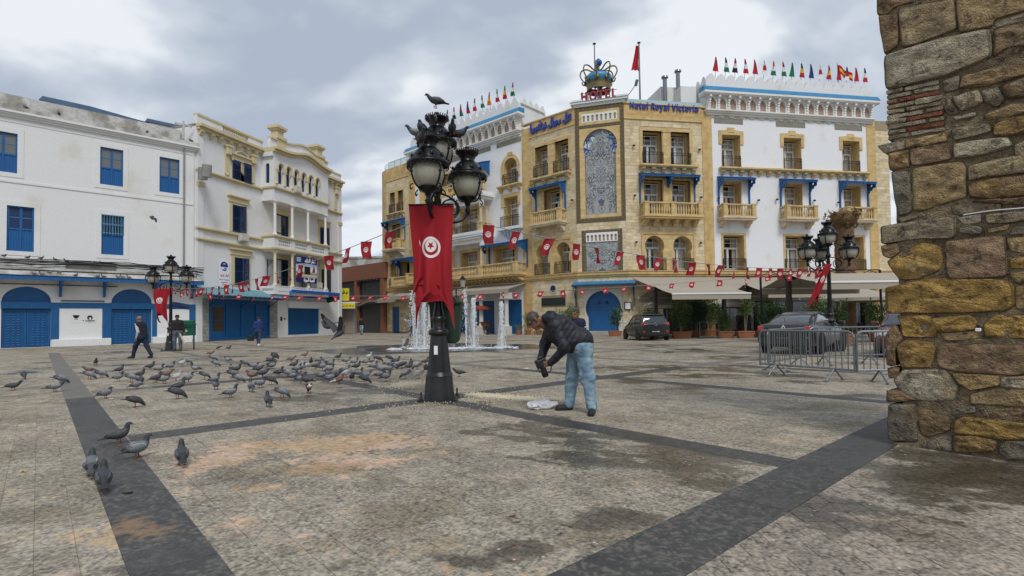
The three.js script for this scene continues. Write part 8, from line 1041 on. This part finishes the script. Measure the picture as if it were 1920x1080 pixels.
function person(label,pos,turn,J,o){
  const P2=thing('person',label,'person',pos,turn),h=o.cell??.022,skin=o.skin??[.22,.11,.065],W=o.bulk??1,all=Object.values(J).filter(Array.isArray),sp=lerp3(J.pelvis,J.chest,.5);
  const side=V3(...J.shR).sub(V3(...J.shL)).normalize().toArray(),off=(p,k)=>add3(p,side.map(v=>v*k));
  const arms=(r,cut=1)=>['L','R'].flatMap(s=>[cap(J['sh' + s],J['el' + s],r*1.12,r*.95),cap(J['el' + s],lerp3(J['el' + s],J['ha' + s],cut),r*.95,r*.68)]);
  const torso=(r)=>[cap(off(J.pelvis,-.06),off(J.chest,-.085),r*.95,r),cap(off(J.pelvis,.06),off(J.chest,.085),r*.95,r),cap(lerp3(J.shL,J.chest,.15),lerp3(J.shR,J.chest,.15),r*.55,r*.55),cap(J.chest,J.neck,r*.8,r*.42)];
  const legs=(r,e=1)=>['L','R'].flatMap(s=>[cap(J['hip' + s],J['kn' + s],r*1.12,r*.76),cap(J['kn' + s],lerp3(J['kn' + s],J['an' + s],e),r*.76,r*.6)]);
  const toes=['L','R'].map(s=>[J['an' + s],J['to' + s]]);
  const feet=(r)=>toes.flatMap(([a,t])=>[cap([a[0],r*.95,a[2]],t,r,r*.82),cap(a,[a[0],r,a[2]],r*.9,r)]);
  // body: one skin surface through the whole figure, with head and hands
  const core=mesh([...torso(.105*W),...arms(.042),...legs(.075),...feet(.034),cap(J.neck,J.head,.052,.05)],.03,Math.max(h,.016),all,.22),cc=new Float32Array(core.attributes.position.count*3);for (let i=0;i<cc.length;i+=3) cc.set(skin,i);core.setAttribute('color',new THREE.BufferAttribute(cc,3));
  const q=new THREE.Quaternion().setFromUnitVectors(V3(0,0,1),V3(...o.look).normalize());if (o.headUp){const f=V3(...o.look).normalize(),u=V3(...o.headUp),r=u.clone().cross(f).normalize(),m=new THREE.Matrix4().makeBasis(r,f.clone().cross(r).normalize(),f);q.setFromRotationMatrix(m);}
  const parts=[core,headGeo(o.fine?.005:.011,skin,o.hair??[.02,.017,.015],o.hairFrom??.035,q,J.head)];
  for (const s of ['L','R']){const e=J['el' + s],w=J['ha' + s],d=w.map((v,i)=>v-e[i]),hd=o['hand' + s]??{};parts.push(handGeo(w,hd.dir??d,hd.thumb??[.3,0,1],hd.palm??side.map(v=>v*(s=='L'?1:-1)),hd.curl??.35,skin,o.fine?.004:.009));}
  part(P2,'body',mergeGeometries(parts.map(g=>{for (const k of Object.keys(g.attributes)) if (!['position','normal','uv','color'].includes(k)) g.deleteAttribute(k);return g;})),skinM);
  const wr=o.wrinkle??.012,crease=(f,a)=>(x,y,z)=>a*1.3*(fbm3(x*f*.8,y*f*1.9,z*f*.8,3,31)-.5)+a*.5*(Math.abs(fbm3(x*7,y*15+x*6,z*7,2,5)-.5)-.12);
  part(P2,o.coatName??'jacket',mesh([...torso(.135*W),...(o.vest?[]:arms(.062*(o.sleeve??1),.97)),...(o.coat??[])],.05,h,all,.25,o.quilt?(x,y,z)=>o.quilt(x,y,z)+crease(7,wr*1.3)(x,y,z):crease(8,wr)),o.coatM);
  if (o.vest) part(P2,'sleeves',mesh([...arms(.055,.97),cap(J.shL,J.shR,.06,.06)],.03,h,all,.12,crease(10,wr)),o.sleeveM);
  part(P2,'trousers',mesh([cap(J.hipL,J.hipR,.125*W,.125*W),cap(J.pelvis,lerp3(J.pelvis,J.chest,.2),.13*W,.12*W),...legs(.108*(o.baggy??1),.97)],.045,h,all,.2,crease(9,wr*1.5)),o.legM);
  for (const [a,t] of toes) part(P2,'shoe',mesh([cap([a[0],.045,a[2]],[t[0],.036,t[2]],.048,.042),cap(a,[a[0],.05,a[2]],.05,.05),cap([a[0],.02,a[2]],[t[0],.02,t[2]],.046,.044)],.02,Math.min(h,.012),[a,t,[a[0],0,a[2]]],.09,(x,y,z)=>Math.max(0,.004-y)),o.shoeM??M.black);
  if (o.extra) o.extra(P2,J,h);return P2;
}
function stance({H=1.72,lean=.03,step=0,armL=[.0,0],armR=[0,0],spread=.09,bend=0}={}){// faces +z; step > 0: left leg forward
  const k=H/1.72,S=p=>p.map(v=>v*k),a=step*.34,hipY=.9-Math.abs(step)*.035,ch=[0,1.33-Math.abs(step)*.03,lean+bend];
  const J={pelvis:[0,hipY+.06,0],chest:ch,neck:[0,ch[1]+.13,ch[2]+.015],head:[0,ch[1]+.275,ch[2]+.05]};
  for (const [s,x,g,ar] of [['L',1,1,armL],['R',-1,-1,armR]]){const f=g*a;J['sh' + s]=[x*.175,ch[1]+.06,ch[2]-.01];J['el' + s]=[x*(.22+Math.abs(ar[0])*.06),ch[1]-.24+.05*ar[1],ch[2]-.06+ar[1]*.2-f*.25];J['ha' + s]=[x*(.23+ar[0]*.16),ch[1]-.47+.32*ar[1],ch[2]+.02+ar[1]*.32-f*.3];J['hip' + s]=[x*.09,hipY,0];J['kn' + s]=[x*spread,.47+(f<0?.02:0),f*.6+.03+(f<0?.06:0)];J['an' + s]=[x*spread,.075+(f<0?.07:0),f];J['to' + s]=[x*(spread+.03),.035+(f<0?-.0:0),f+.16];}
  for (const q in J) J[q]=S(J[q]);return J;
}
const cl=(c,r=.85)=>mat(c,r,{map:T.cloth});
const denim=(c)=>mat(c,.9,{map:tex(256,(x,y)=>{const a=fbm(x*6,y*6,5,66,6),b=vnoise(x*128,y*128,6,128);return [.42+.75*a+.1*b,.5+.62*a+.09*b,.62+.42*a+.07*b];},1.5)});
{// the man bending over his camera: joints given about the middle of his feet
  const X=.93,Zc=-7.42,j=(x,y,z)=>[x-X,y,z];
  const J={pelvis:j(.93,.97,0),chest:j(.64,1.185,.0),neck:j(.475,1.275,0),head:j(.30,1.275,.0),shL:j(.575,1.205,.19),shR:j(.545,1.22,-.19),elL:j(.70,.90,.27),haL:j(.515,.685,.12),elR:j(.47,.93,-.22),haR:j(.40,.735,-.09),hipL:j(.955,.90,.1),hipR:j(.90,.90,-.1),knL:j(1.015,.48,.14),knR:j(.835,.48,-.13),anL:j(1.06,.085,.18),anR:j(.79,.085,-.15),toL:j(1.02,.036,.36),toR:j(.63,.036,-.12)};
  person('man in a hooded dark jacket and jeans bending over a camera',[X,0,Zc],0,J,{fine:1,cell:.011,look:[-.62,-.74,.22],headUp:[-.74,.62,.1],skin:[.20,.095,.055],hair:[.055,.035,.026],hairFrom:-.005,bulk:1.22,wrinkle:.018,baggy:1.12,sleeve:1.22,handL:{dir:[-1,-.25,-.1],thumb:[-.2,1,.2],palm:[.2,.1,-1],curl:.5},handR:{dir:[-.2,-1,.35],thumb:[-.8,.1,.5],palm:[0,0,1],curl:.5},
    coatM:mat([.011,.013,.023],.6,{map:T.cloth}),legM:denim([.30,.44,.54]),shoeM:mat([.012,.011,.011],.7),quilt:(x,y,z)=>{const s=(x*.78 + -y*.62)*95;return .0022*Math.sin(s);},
    coat:[cap(j(.53,1.315,-.1),j(.53,1.315,.1),.062,.062),cap(j(.46,1.30,-.09),j(.46,1.30,.09),.05,.05),cap(j(.96,1.0,-.1),j(.96,1.0,.1),.15,.15),cap(j(.85,.97,-.06),j(.85,.97,.06),.13,.13),cap(j(.60,1.10,-.07),j(.80,.97,-.07),.15,.16),cap(j(.60,1.10,.07),j(.80,.97,.07),.15,.16)],
    extra(o){part(o,'hood',mesh([cap(j(.56,1.34,-.09),j(.56,1.34,.09),.055,.055),cap(j(.51,1.36,-.06),j(.51,1.36,.06),.04,.04)],.05,.011,[j(.5,1.3,-.12),j(.6,1.4,.12)],.1,(x,y,z)=>.016*(fbm3(x*14,y*14,z*14,3,8)-.5)),mat([.011,.013,.023],.65,{map:T.cloth}));const gl=new GB();const c=j(.30,1.275,0),f=V3(-.62,-.74,.22).normalize(),u=V3(-.74,.62,.1).normalize(),r=u.clone().cross(f).normalize(),Q=(a,b,d)=>V3(...c).addScaledVector(r,a).addScaledVector(u,b).addScaledVector(f,d).toArray();for (const s of [-1,1]){const m=[];for (let i=0;i<10;i++){const a=i/10*2*PI;m.push(Q(s*.033+.026*Math.cos(a),.01+.018*Math.sin(a),.098));}gl.tube(m,.0032,24,5,true);gl.bar(Q(s*.058,.014,.096),Q(s*.083,.008,0),.003,5);}gl.bar(Q(-.008,.014,.1),Q(.008,.014,.1),.003,5);part(o,'glasses',gl.geo(),M.black);}});
  const cm=thing('camera','black camera with a long lens held by the bending man','camera',[.40,.66,-7.36],.25);cm.rotation.z=.35;part(cm,'camera_body',new GB().rbox(-.075,.07,-.03,.085,-.06,.06,.018).rbox(-.03,.04,.08,.115,-.035,.035,.012).rbox(.03,.075,-.05,.08,-.065,-.02,.015).geo(),mat([.012,.012,.013],.5));part(cm,'lens',new GB().at(new THREE.CylinderGeometry(.04,.043,.1,24),-.005,-.08,0).at(new THREE.CylinderGeometry(.05,.04,.05,24),-.005,-.15,0).geo(),mat([.014,.014,.015],.4));part(cm,'strap',new GB().tube([[.06,.07,.04],[.1,-.02,.07],[.06,-.12,.06],[-.06,-.09,.05],[-.09,.02,.05],[-.07,.07,.03]],.008,26,5).geo(),M.black);
}
person('bald man in dark vest and pale sleeves walking past the blue doors',[-14.35,0,-20.7],-PI/2-.25,stance({H:1.66,lean:.12,step:1.05,armR:[0,.2]}),{look:[-.1,.05,1],hairFrom:.2,skin:[.24,.12,.075],vest:1,coatName: 'vest',coatM:cl([.012,.013,.02]),sleeveM:cl([.5,.56,.66]),legM:denim([.02,.03,.065]),bulk:1.1});
person('man in brown jacket and cap standing beside the left lamp post',[-16.3,0,-26.0],.25,stance({H:1.76,armL:[.5,.1],armR:[.3,.15],spread:.13}),{look:[.3,-.12,1],coatM:cl([.02,.014,.013]),legM:denim([.12,.15,.2]),shoeM:mat([.07,.03,.02],.7),bulk:1.1,extra(o,J){part(o,'cap',new GB().sph(J.head[0],J.head[1]+.055,J.head[2]-.01,.1,[.95,.72,1.08],14).rbox(J.head[0]-.06,J.head[0]+.06,J.head[1]+.04,J.head[1]+.055,J.head[2]+.06,J.head[2]+.15,.006).geo(),M.black);}});
{const n=thing('newspaper','rolled pale paper held low by the man beside the lamp post','paper',[-15.93,.5,-25.75],.3);part(n,'roll',new GB().at(new THREE.CylinderGeometry(.035,.045,.5,12),0,.12,0,.1,0,.42).geo(),M.sandTrim2);}
person('man in a blue jacket walking away with a black bag',[-14.75,0,-31.0],PI+.15,stance({H:1.7,step:.75,lean:.05}),{look:[0,.05,1],coatM:cl([.012,.03,.16]),legM:denim([.035,.06,.12]),shoeM:M.white});
{const b=thing('shoulder_bag','black bag hanging from the hand of the blue jacket man','bag',[-15.12,.28,-30.85],.2);part(b,'bag_body',new GB().rbox(-.17,.17,0,.34,-.08,.08,.04).geo(),M.black);part(b,'handle',new GB().tube([[-.1,.33,0],[-.05,.46,0],[.05,.46,0],[.1,.33,0]],.012,14,5).geo(),M.black);}
person('person in black coat and light jeans walking out of the side street',[-15.6,0,-55.2],.1,stance({H:1.7,step:.5}),{look:[0,0,1],coatM:cl([.012,.012,.014]),legM:denim([.3,.42,.56]),cell:.03,bulk:.95});
person('person in navy jacket with white stripes behind the bending man',[1.62,0,-13.4],-.4,stance({H:1.5,armL:[.2,.2]}),{look:[-.5,-.1,1],coatM:cl([.012,.016,.05]),legM:cl([.02,.02,.025]),hairFrom:.02,extra(o,J){const q=new GB();for (const k of [.25,.5]) q.at(new THREE.TorusGeometry(.066,.012,6,16),...lerp3(J.shL,J.elL,k),PI/2+.15,0,0);part(o,'sleeve_stripes',q.geo(),M.white);}});
person('person in grey blue clothes standing beyond the fountain spray',[-8.7,0,-46],.4,stance({H:1.66,step:.3}),{look:[.2,0,1],coatM:cl([.2,.25,.33]),legM:denim([.08,.1,.16]),cell:.03});
{const b=thing('tote_bag','tan bag on the arm of the person beyond the fountain','bag',[-8.42,.72,-45.7]);part(b,'bag_body',new GB().rbox(-.16,.16,0,.36,-.07,.07,.04).geo(),M.terra2);part(b,'handle',new GB().tube([[-.1,.34,0],[-.06,.6,0],[.06,.6,0],[.1,.34,0]],.012,12,5).geo(),M.terra2);
  const v=thing('vendor_cart','brown vendor cart with a red parasol in the hotel arcade','cart',[-2.75,0,-48.1],-.7);part(v,'cart_body',new GB().rbox(-.6,.6,.5,1.1,-.4,.4,.03).rbox(-.66,.66,1.1,1.16,-.46,.46,.02).geo(),mat([.14,.06,.03],.7,{map:T.wood}));for (const s of [-1,1]) part(v,'wheel',new GB().at(new THREE.TorusGeometry(.36,.03,6,24),s*.63,.39,0,0,PI/2,0).box(s*.63-.02,s*.63+.02,.37,.41,-.36,.36).box(s*.63-.02,s*.63+.02,.05,.73,-.02,.02).geo(),M.ironBrown);part(v,'pole',new GB().cyl(0,1.1,0,.025,.025,1.5,8).geo(),M.galv);part(v,'parasol',new GB().at(new THREE.ConeGeometry(1.0,.45,10,2,true),0,2.6,0).at(new THREE.CylinderGeometry(1,1,.14,10,1,true),0,2.3,0).geo(),mat([.28,.05,.03],.85,{side:THREE.DoubleSide,map:T.cloth}));}
// ---------- pigeons ----------
const pigM=mat([1,1,1],.6,{vertexColors:true});
const pigPal={g:{body:[.14,.15,.165],neck:[.03,.045,.05],wing:[.28,.29,.31],bar:[.012,.012,.014],tail:[.06,.062,.068]},d:{body:[.05,.052,.058],neck:[.025,.035,.035],wing:[.055,.056,.06],bar:[.015,.015,.017],tail:[.025,.026,.03]},b:{body:[.20,.11,.085],neck:[.14,.065,.05],wing:[.19,.12,.10],bar:[.10,.05,.035],tail:[.16,.10,.085]},B:{body:[.17,.075,.05],neck:[.13,.055,.04],wing:[.14,.06,.04],bar:[.10,.04,.03],tail:[.62,.60,.58]},w:{body:[.50,.49,.48],neck:[.34,.33,.33],wing:[.42,.42,.42],bar:[.12,.12,.12],tail:[.3,.3,.3]}};
const pigPose={// spine from tail tip to beak: y, z, half width, half height
  up:[[.10,-.20,.030,.005],[.118,-.13,.034,.013],[.138,-.07,.052,.04],[.15,0,.066,.06],[.165,.055,.06,.058],[.195,.085,.043,.043],[.232,.098,.03,.031],[.262,.104,.026,.027],[.274,.12,.023,.023],[.271,.138,.014,.015],[.265,.153,.006,.005],[.259,.166,.002,.002]],
  walk:[[.115,-.21,.030,.005],[.128,-.14,.034,.013],[.142,-.075,.052,.04],[.148,0,.064,.058],[.158,.06,.056,.054],[.18,.1,.04,.04],[.205,.128,.029,.03],[.228,.146,.025,.026],[.238,.164,.022,.022],[.234,.182,.014,.015],[.228,.196,.006,.005],[.222,.208,.002,.002]],
  peck:[[.165,-.20,.030,.005],[.162,-.13,.034,.013],[.158,-.07,.052,.04],[.145,0,.066,.058],[.125,.06,.056,.054],[.098,.1,.04,.04],[.072,.125,.03,.03],[.05,.142,.025,.026],[.037,.154,.022,.022],[.024,.162,.014,.015],[.012,.168,.006,.005],[.004,.172,.002,.002]],
  hunch:[[.09,-.18,.030,.006],[.11,-.12,.036,.015],[.135,-.06,.056,.045],[.15,0,.07,.068],[.165,.05,.063,.062],[.19,.072,.05,.05],[.212,.08,.036,.036],[.23,.085,.028,.028],[.238,.1,.024,.024],[.234,.118,.014,.015],[.228,.132,.006,.005],[.222,.144,.002,.002]],
};
function pigeonGeo(pose,pal,fly=0){return memo('pig' + pose+pal+fly,()=>{
  const C=pigPal[pal],dy=pose=='peck'?0:.03,st=smoothSt(pigPose[pose],3),N=14,rings=[],cols=[];
  st.forEach(([y,z,a,b],i)=>{y-=dy;const p=st[Math.max(0,i-1)],q=st[Math.min(st.length-1,i+1)],ty=q[0]-p[0],tz=q[1]-p[1],L=Math.hypot(ty,tz)||1,R=[];for (let k=0;k<N;k++){const t=k/N*2*PI;R.push([a*Math.cos(t),y+b*Math.sin(t)*tz/L,z-b*Math.sin(t)*ty/L]);}rings.push(R);const u=i/(st.length-1);cols.push(u<.2?C.tail:u<.42?C.body:u<.78?(u<.5?C.body:C.neck):u<.86?C.neck.map(v=>v*1.3):[.05,.045,.045]);});
  const g=loft(rings),n=g.attributes.position.count,c=new Float32Array(n*3);for (let i=0;i<n;i++) c.set(i<rings.length*N?cols[i/N|0]:i==n-2?C.tail:[.05,.05,.05],3*i);g.setAttribute('color',new THREE.BufferAttribute(c,3));
  const B=new GB();B.add(g);
  const tilt=Math.atan2(pigPose[pose][4][0]-pigPose[pose][2][0],pigPose[pose][4][1]-pigPose[pose][2][1]);
  if (!fly) for (const s of [-1,1]){const w=new THREE.SphereGeometry(1,30,14),p=w.attributes.position;const cc=new Float32Array(p.count*3);for (let i=0;i<p.count;i++){const x=p.getX(i),y=p.getY(i),z=p.getZ(i),tip=Math.max(0,-z-.2);const k=z<-.62?C.bar:pal!='d'&&(Math.abs(z+.1+y*.25)<.09||Math.abs(z+.44+y*.25)<.1)?C.bar:pal=='d'&&vnoise3(x*5,y*7,z*9)>.55?C.wing.map(v=>v*1.8):C.wing;cc.set(k,3*i);p.setXYZ(i,s*(.046+.024*x*s*s*(x*s>0?1:.3))-s*tip*.03,.008+y*.042*(1-.55*tip),z*.118-.028);}w.setAttribute('color',new THREE.BufferAttribute(cc,3));w.computeVertexNormals();B.at(w,0,.155-dy,.01,-tilt,0,0);}
  else for (const s of [-1,1]){const w=new THREE.PlaneGeometry(1,1,12,5),p=w.attributes.position,cc=new Float32Array(p.count*3);for (let i=0;i<p.count;i++){const a=p.getX(i)+.5,b=p.getY(i)+.5,ch=.15*(1-.55*a*a),y=.16+(fly==1?.2*a-.06*a*a:fly==2?.30*a:-.12*a+.1*Math.sin(a*PI)) ,x=s*(.04+(fly==2?.2:.27)*a);cc.set(b<.16||a>.82?C.bar:b<.32?C.wing.map(v=>v*.6):C.wing.map(v=>v*.75),3*i);p.setXYZ(i,x,y+.012*Math.sin(b*PI),.06-.05*a*a-(1-b)*ch+.02*Math.sin(a*3));}w.setAttribute('color',new THREE.BufferAttribute(cc,3));w.computeVertexNormals();B.add(w);}
  const leg=[.20,.045,.035];if (!fly) for (const s of [-1,1]){const z=.012+s*.014;B.bar([s*.024,.1-dy,z],[s*.026,.012,z+.004],.005,5).col(...leg);for (const d of [-.5,0,.5]) B.bar([s*.026,.008,z],[s*.026+Math.sin(d)*.032,.004,z+Math.cos(d)*.034],.004,4).col(...leg);B.bar([s*.026,.008,z],[s*.026,.004,z-.02],.004,4).col(...leg);B.sph(s*.034,.112-dy,.008,.02,[.8,1.3,.9],8).col(...C.body.map(v=>v*.8));}
  for (const s of [-1,1]){const e=pigPose[pose][8];B.sph(s*e[2]*.92,e[0]+.004-dy,e[1]+.004,.0045,[1,1,1],6).col(.35,.12,.02);}
  return B.geo(0);});}
const pigWing=new THREE.MeshStandardMaterial({vertexColors:true,roughness:.6,side:THREE.DoubleSide});
{
  const r=mulberry(1234),nm={g: 'barred grey pigeon',d: 'dark slate pigeon',b: 'brown pigeon',B: 'rusty white-tailed pigeon',w: 'whitish pigeon'};
  const own=['grey pigeon at the edge of the wide dark band, behind the front group','grey pigeon stepping right off the wide dark band','dark pigeon seen from behind beside the orange stain','pale grey pigeon with two black bars, leftmost of the front group','dark pigeon nearest the viewer on the wide dark band'];
  const put=(x,y,z,turn,pal,pose,s,label,fly=0,group)=>{const o=thing('pigeon',label,'pigeon',[x,y,z],turn,group??'pigeons on the square');part(o,'body',pigeonGeo(pose,pal,fly),fly?pigWing:pigM);o.scale.setScalar(s);return o;};
  const ord=['first','second','third','fourth','fifth','sixth','seventh','eighth','ninth','tenth','eleventh','twelfth','thirteenth','fourteenth','fifteenth','sixteenth','seventeenth','eighteenth','nineteenth','twentieth'],list=PIGEONS.map(([x,z,d,c],i)=>{const pal=c||(r()<.2?'d' : 'g'),last=i==PIGEONS.length-1;return{x,z,d,pal,i,key:own[i]??(last?'dark pigeon walking left just beyond the central lamp post' : `${nm[pal]} ${{ r: 'facing right', l: 'facing left', a: 'turned away', t: 'facing the viewer' }[d]} ${x < -6.2 ? 'at far left' : x < -4.2 ? 'left of the flock' : z > -10.2 ? 'at the front of the flock' : z < -13.4 ? 'at the back of the flock' : x > -2.8 ? 'close to the lamp post' : 'in the crowded middle'}`)};});
  for (const e of list){
    const q=r(),pose=e.i<5?'up':e.i==list.length-1?'walk':q<.46?'up':q<.66?'walk':q<.88?'peck' : 'hunch',same=list.filter(k=>k.key==e.key).sort((p,k)=>p.x/-p.z-k.x/-k.z),n=same.indexOf(e);
    put(e.x,0,e.z,Math.atan2(e.x,e.z) +{a:0,r:-PI/2,l:PI/2,t:PI}[e.d]+(r()-.5)*(e.i<5?.15:e.d=='r'?1.0:.5),e.pal,pose,e.i<5?.86:.85+.12*r(),same.length>1?`${e.key}, ${ord[n] ?? 'twenty-' + ord[n - 20]} from the left`:e.key);
 }
  const L=[-1.21,-8.79];// on the lantern tops of the central lamp post
  for (const [dx,y,dz,t,pal,lab] of [[0,4.83,0,-PI/2+.3,'d','pigeon on the very top finial of the central lamp post'],[-.21,4.30,.2,-.3,'d','upright dark pigeon on the left rim of the top lantern'],[-.33,4.28,.06,-1.1,'g','grey pigeon leaning off the left rim of the top lantern'],[.27,4.3,.18,.2,'d','dark pigeon on the right rim of the top lantern'],[.36,4.27,0,1.2,'d','pigeon at the far right of the top lantern, tail outward'],[-.02,4.44,.28,PI,'g','grey pigeon against the front of the top lantern dome'],[-.12,3.92,.86,.4,'d','dark pigeon on the dome of the front lantern']]) put(L[0]+dx,y,L[1]+dz,t,pal,lab.includes('upright')?'hunch' : 'walk',1,lab,0,'pigeons on the lamp post');
  const led=[[.45,5.62,.4],[1.5,5.6,.4],[2.1,5.6,.4],[2.8,5.55,.4],[3.3,5.52,.4],[4.6,5.5,.35],[4.9,5.5,.35],[1.75,4.36,1.1],[2.1,4.36,1.1],[2.5,4.5,.8],[2.95,4.5,.8],[3.7,4.36,1.1],[4.8,4.36,1.1],[5.1,4.36,1.1],[5.85,4.36,1.1],[6.1,4.36,1.1],[6.45,4.36,1.1]];
  led.forEach(([u,v,o],i)=>{const up=o<.5,nth=led.filter(q=>(q[2]<.5)==up&&q[0]<u).length;const p=FL.w(u,v-(o<.5?.22:0),o);put(p[0],p[1],p[2],PI/4+(r()<.5?1.4:-1.4)+r()*.5,r()<.5?'d' : 'g',r()<.5?'up' : 'hunch',1,`pigeon on the ${up ? 'cables along' : 'canopy edge of'} the white building, ${ord[nth]} from the left`,0,'pigeons on the white building');});
  for (const [u,lab] of [[1.35,'pigeon on the white building roof edge, left'],[2.9,'pigeon on the roof edge above the second window'],[7.6,'pigeon on the roof edge above the third window'],[10.3,'pigeon on the roof corner beside the villa']]){const p=FL.w(u,14.62,.1);put(p[0],p[1],p[2],r()*6,'d','hunch',1.15,lab,0,'pigeons on the white building');}
  for (const [x,y,z,rx,ry,rz,f,pal,pose,lab] of [[-14.84,5.6,-22,.1,-1.4,.3,3,'g','walk','pigeon flying in front of the white building'],[-3.31,1.12,-9.5,.2,-1.9,.5,1,'d','walk','pigeon flying low at the left of the two in front of the side street'],[-2.72,1.02,-8.5,.5,2.6,-.3,2,'d','walk','pigeon fluttering down with wings raised in front of the side street'],[-3.06,.45,-15,-.2,2.2,.3,2,'w','walk','pale pigeon taking off beside the fountain pool'],[-3.91,1.2,-20,.1,-1.4,.2,1,'w','walk','pale pigeon flying left of the fountain jets']]){const o=put(x,y,z,0,pal,pose,.82,lab,f,'pigeons in flight');o.rotation.set(rx,ry,rz);}
}
renderer.render(scene,camera);
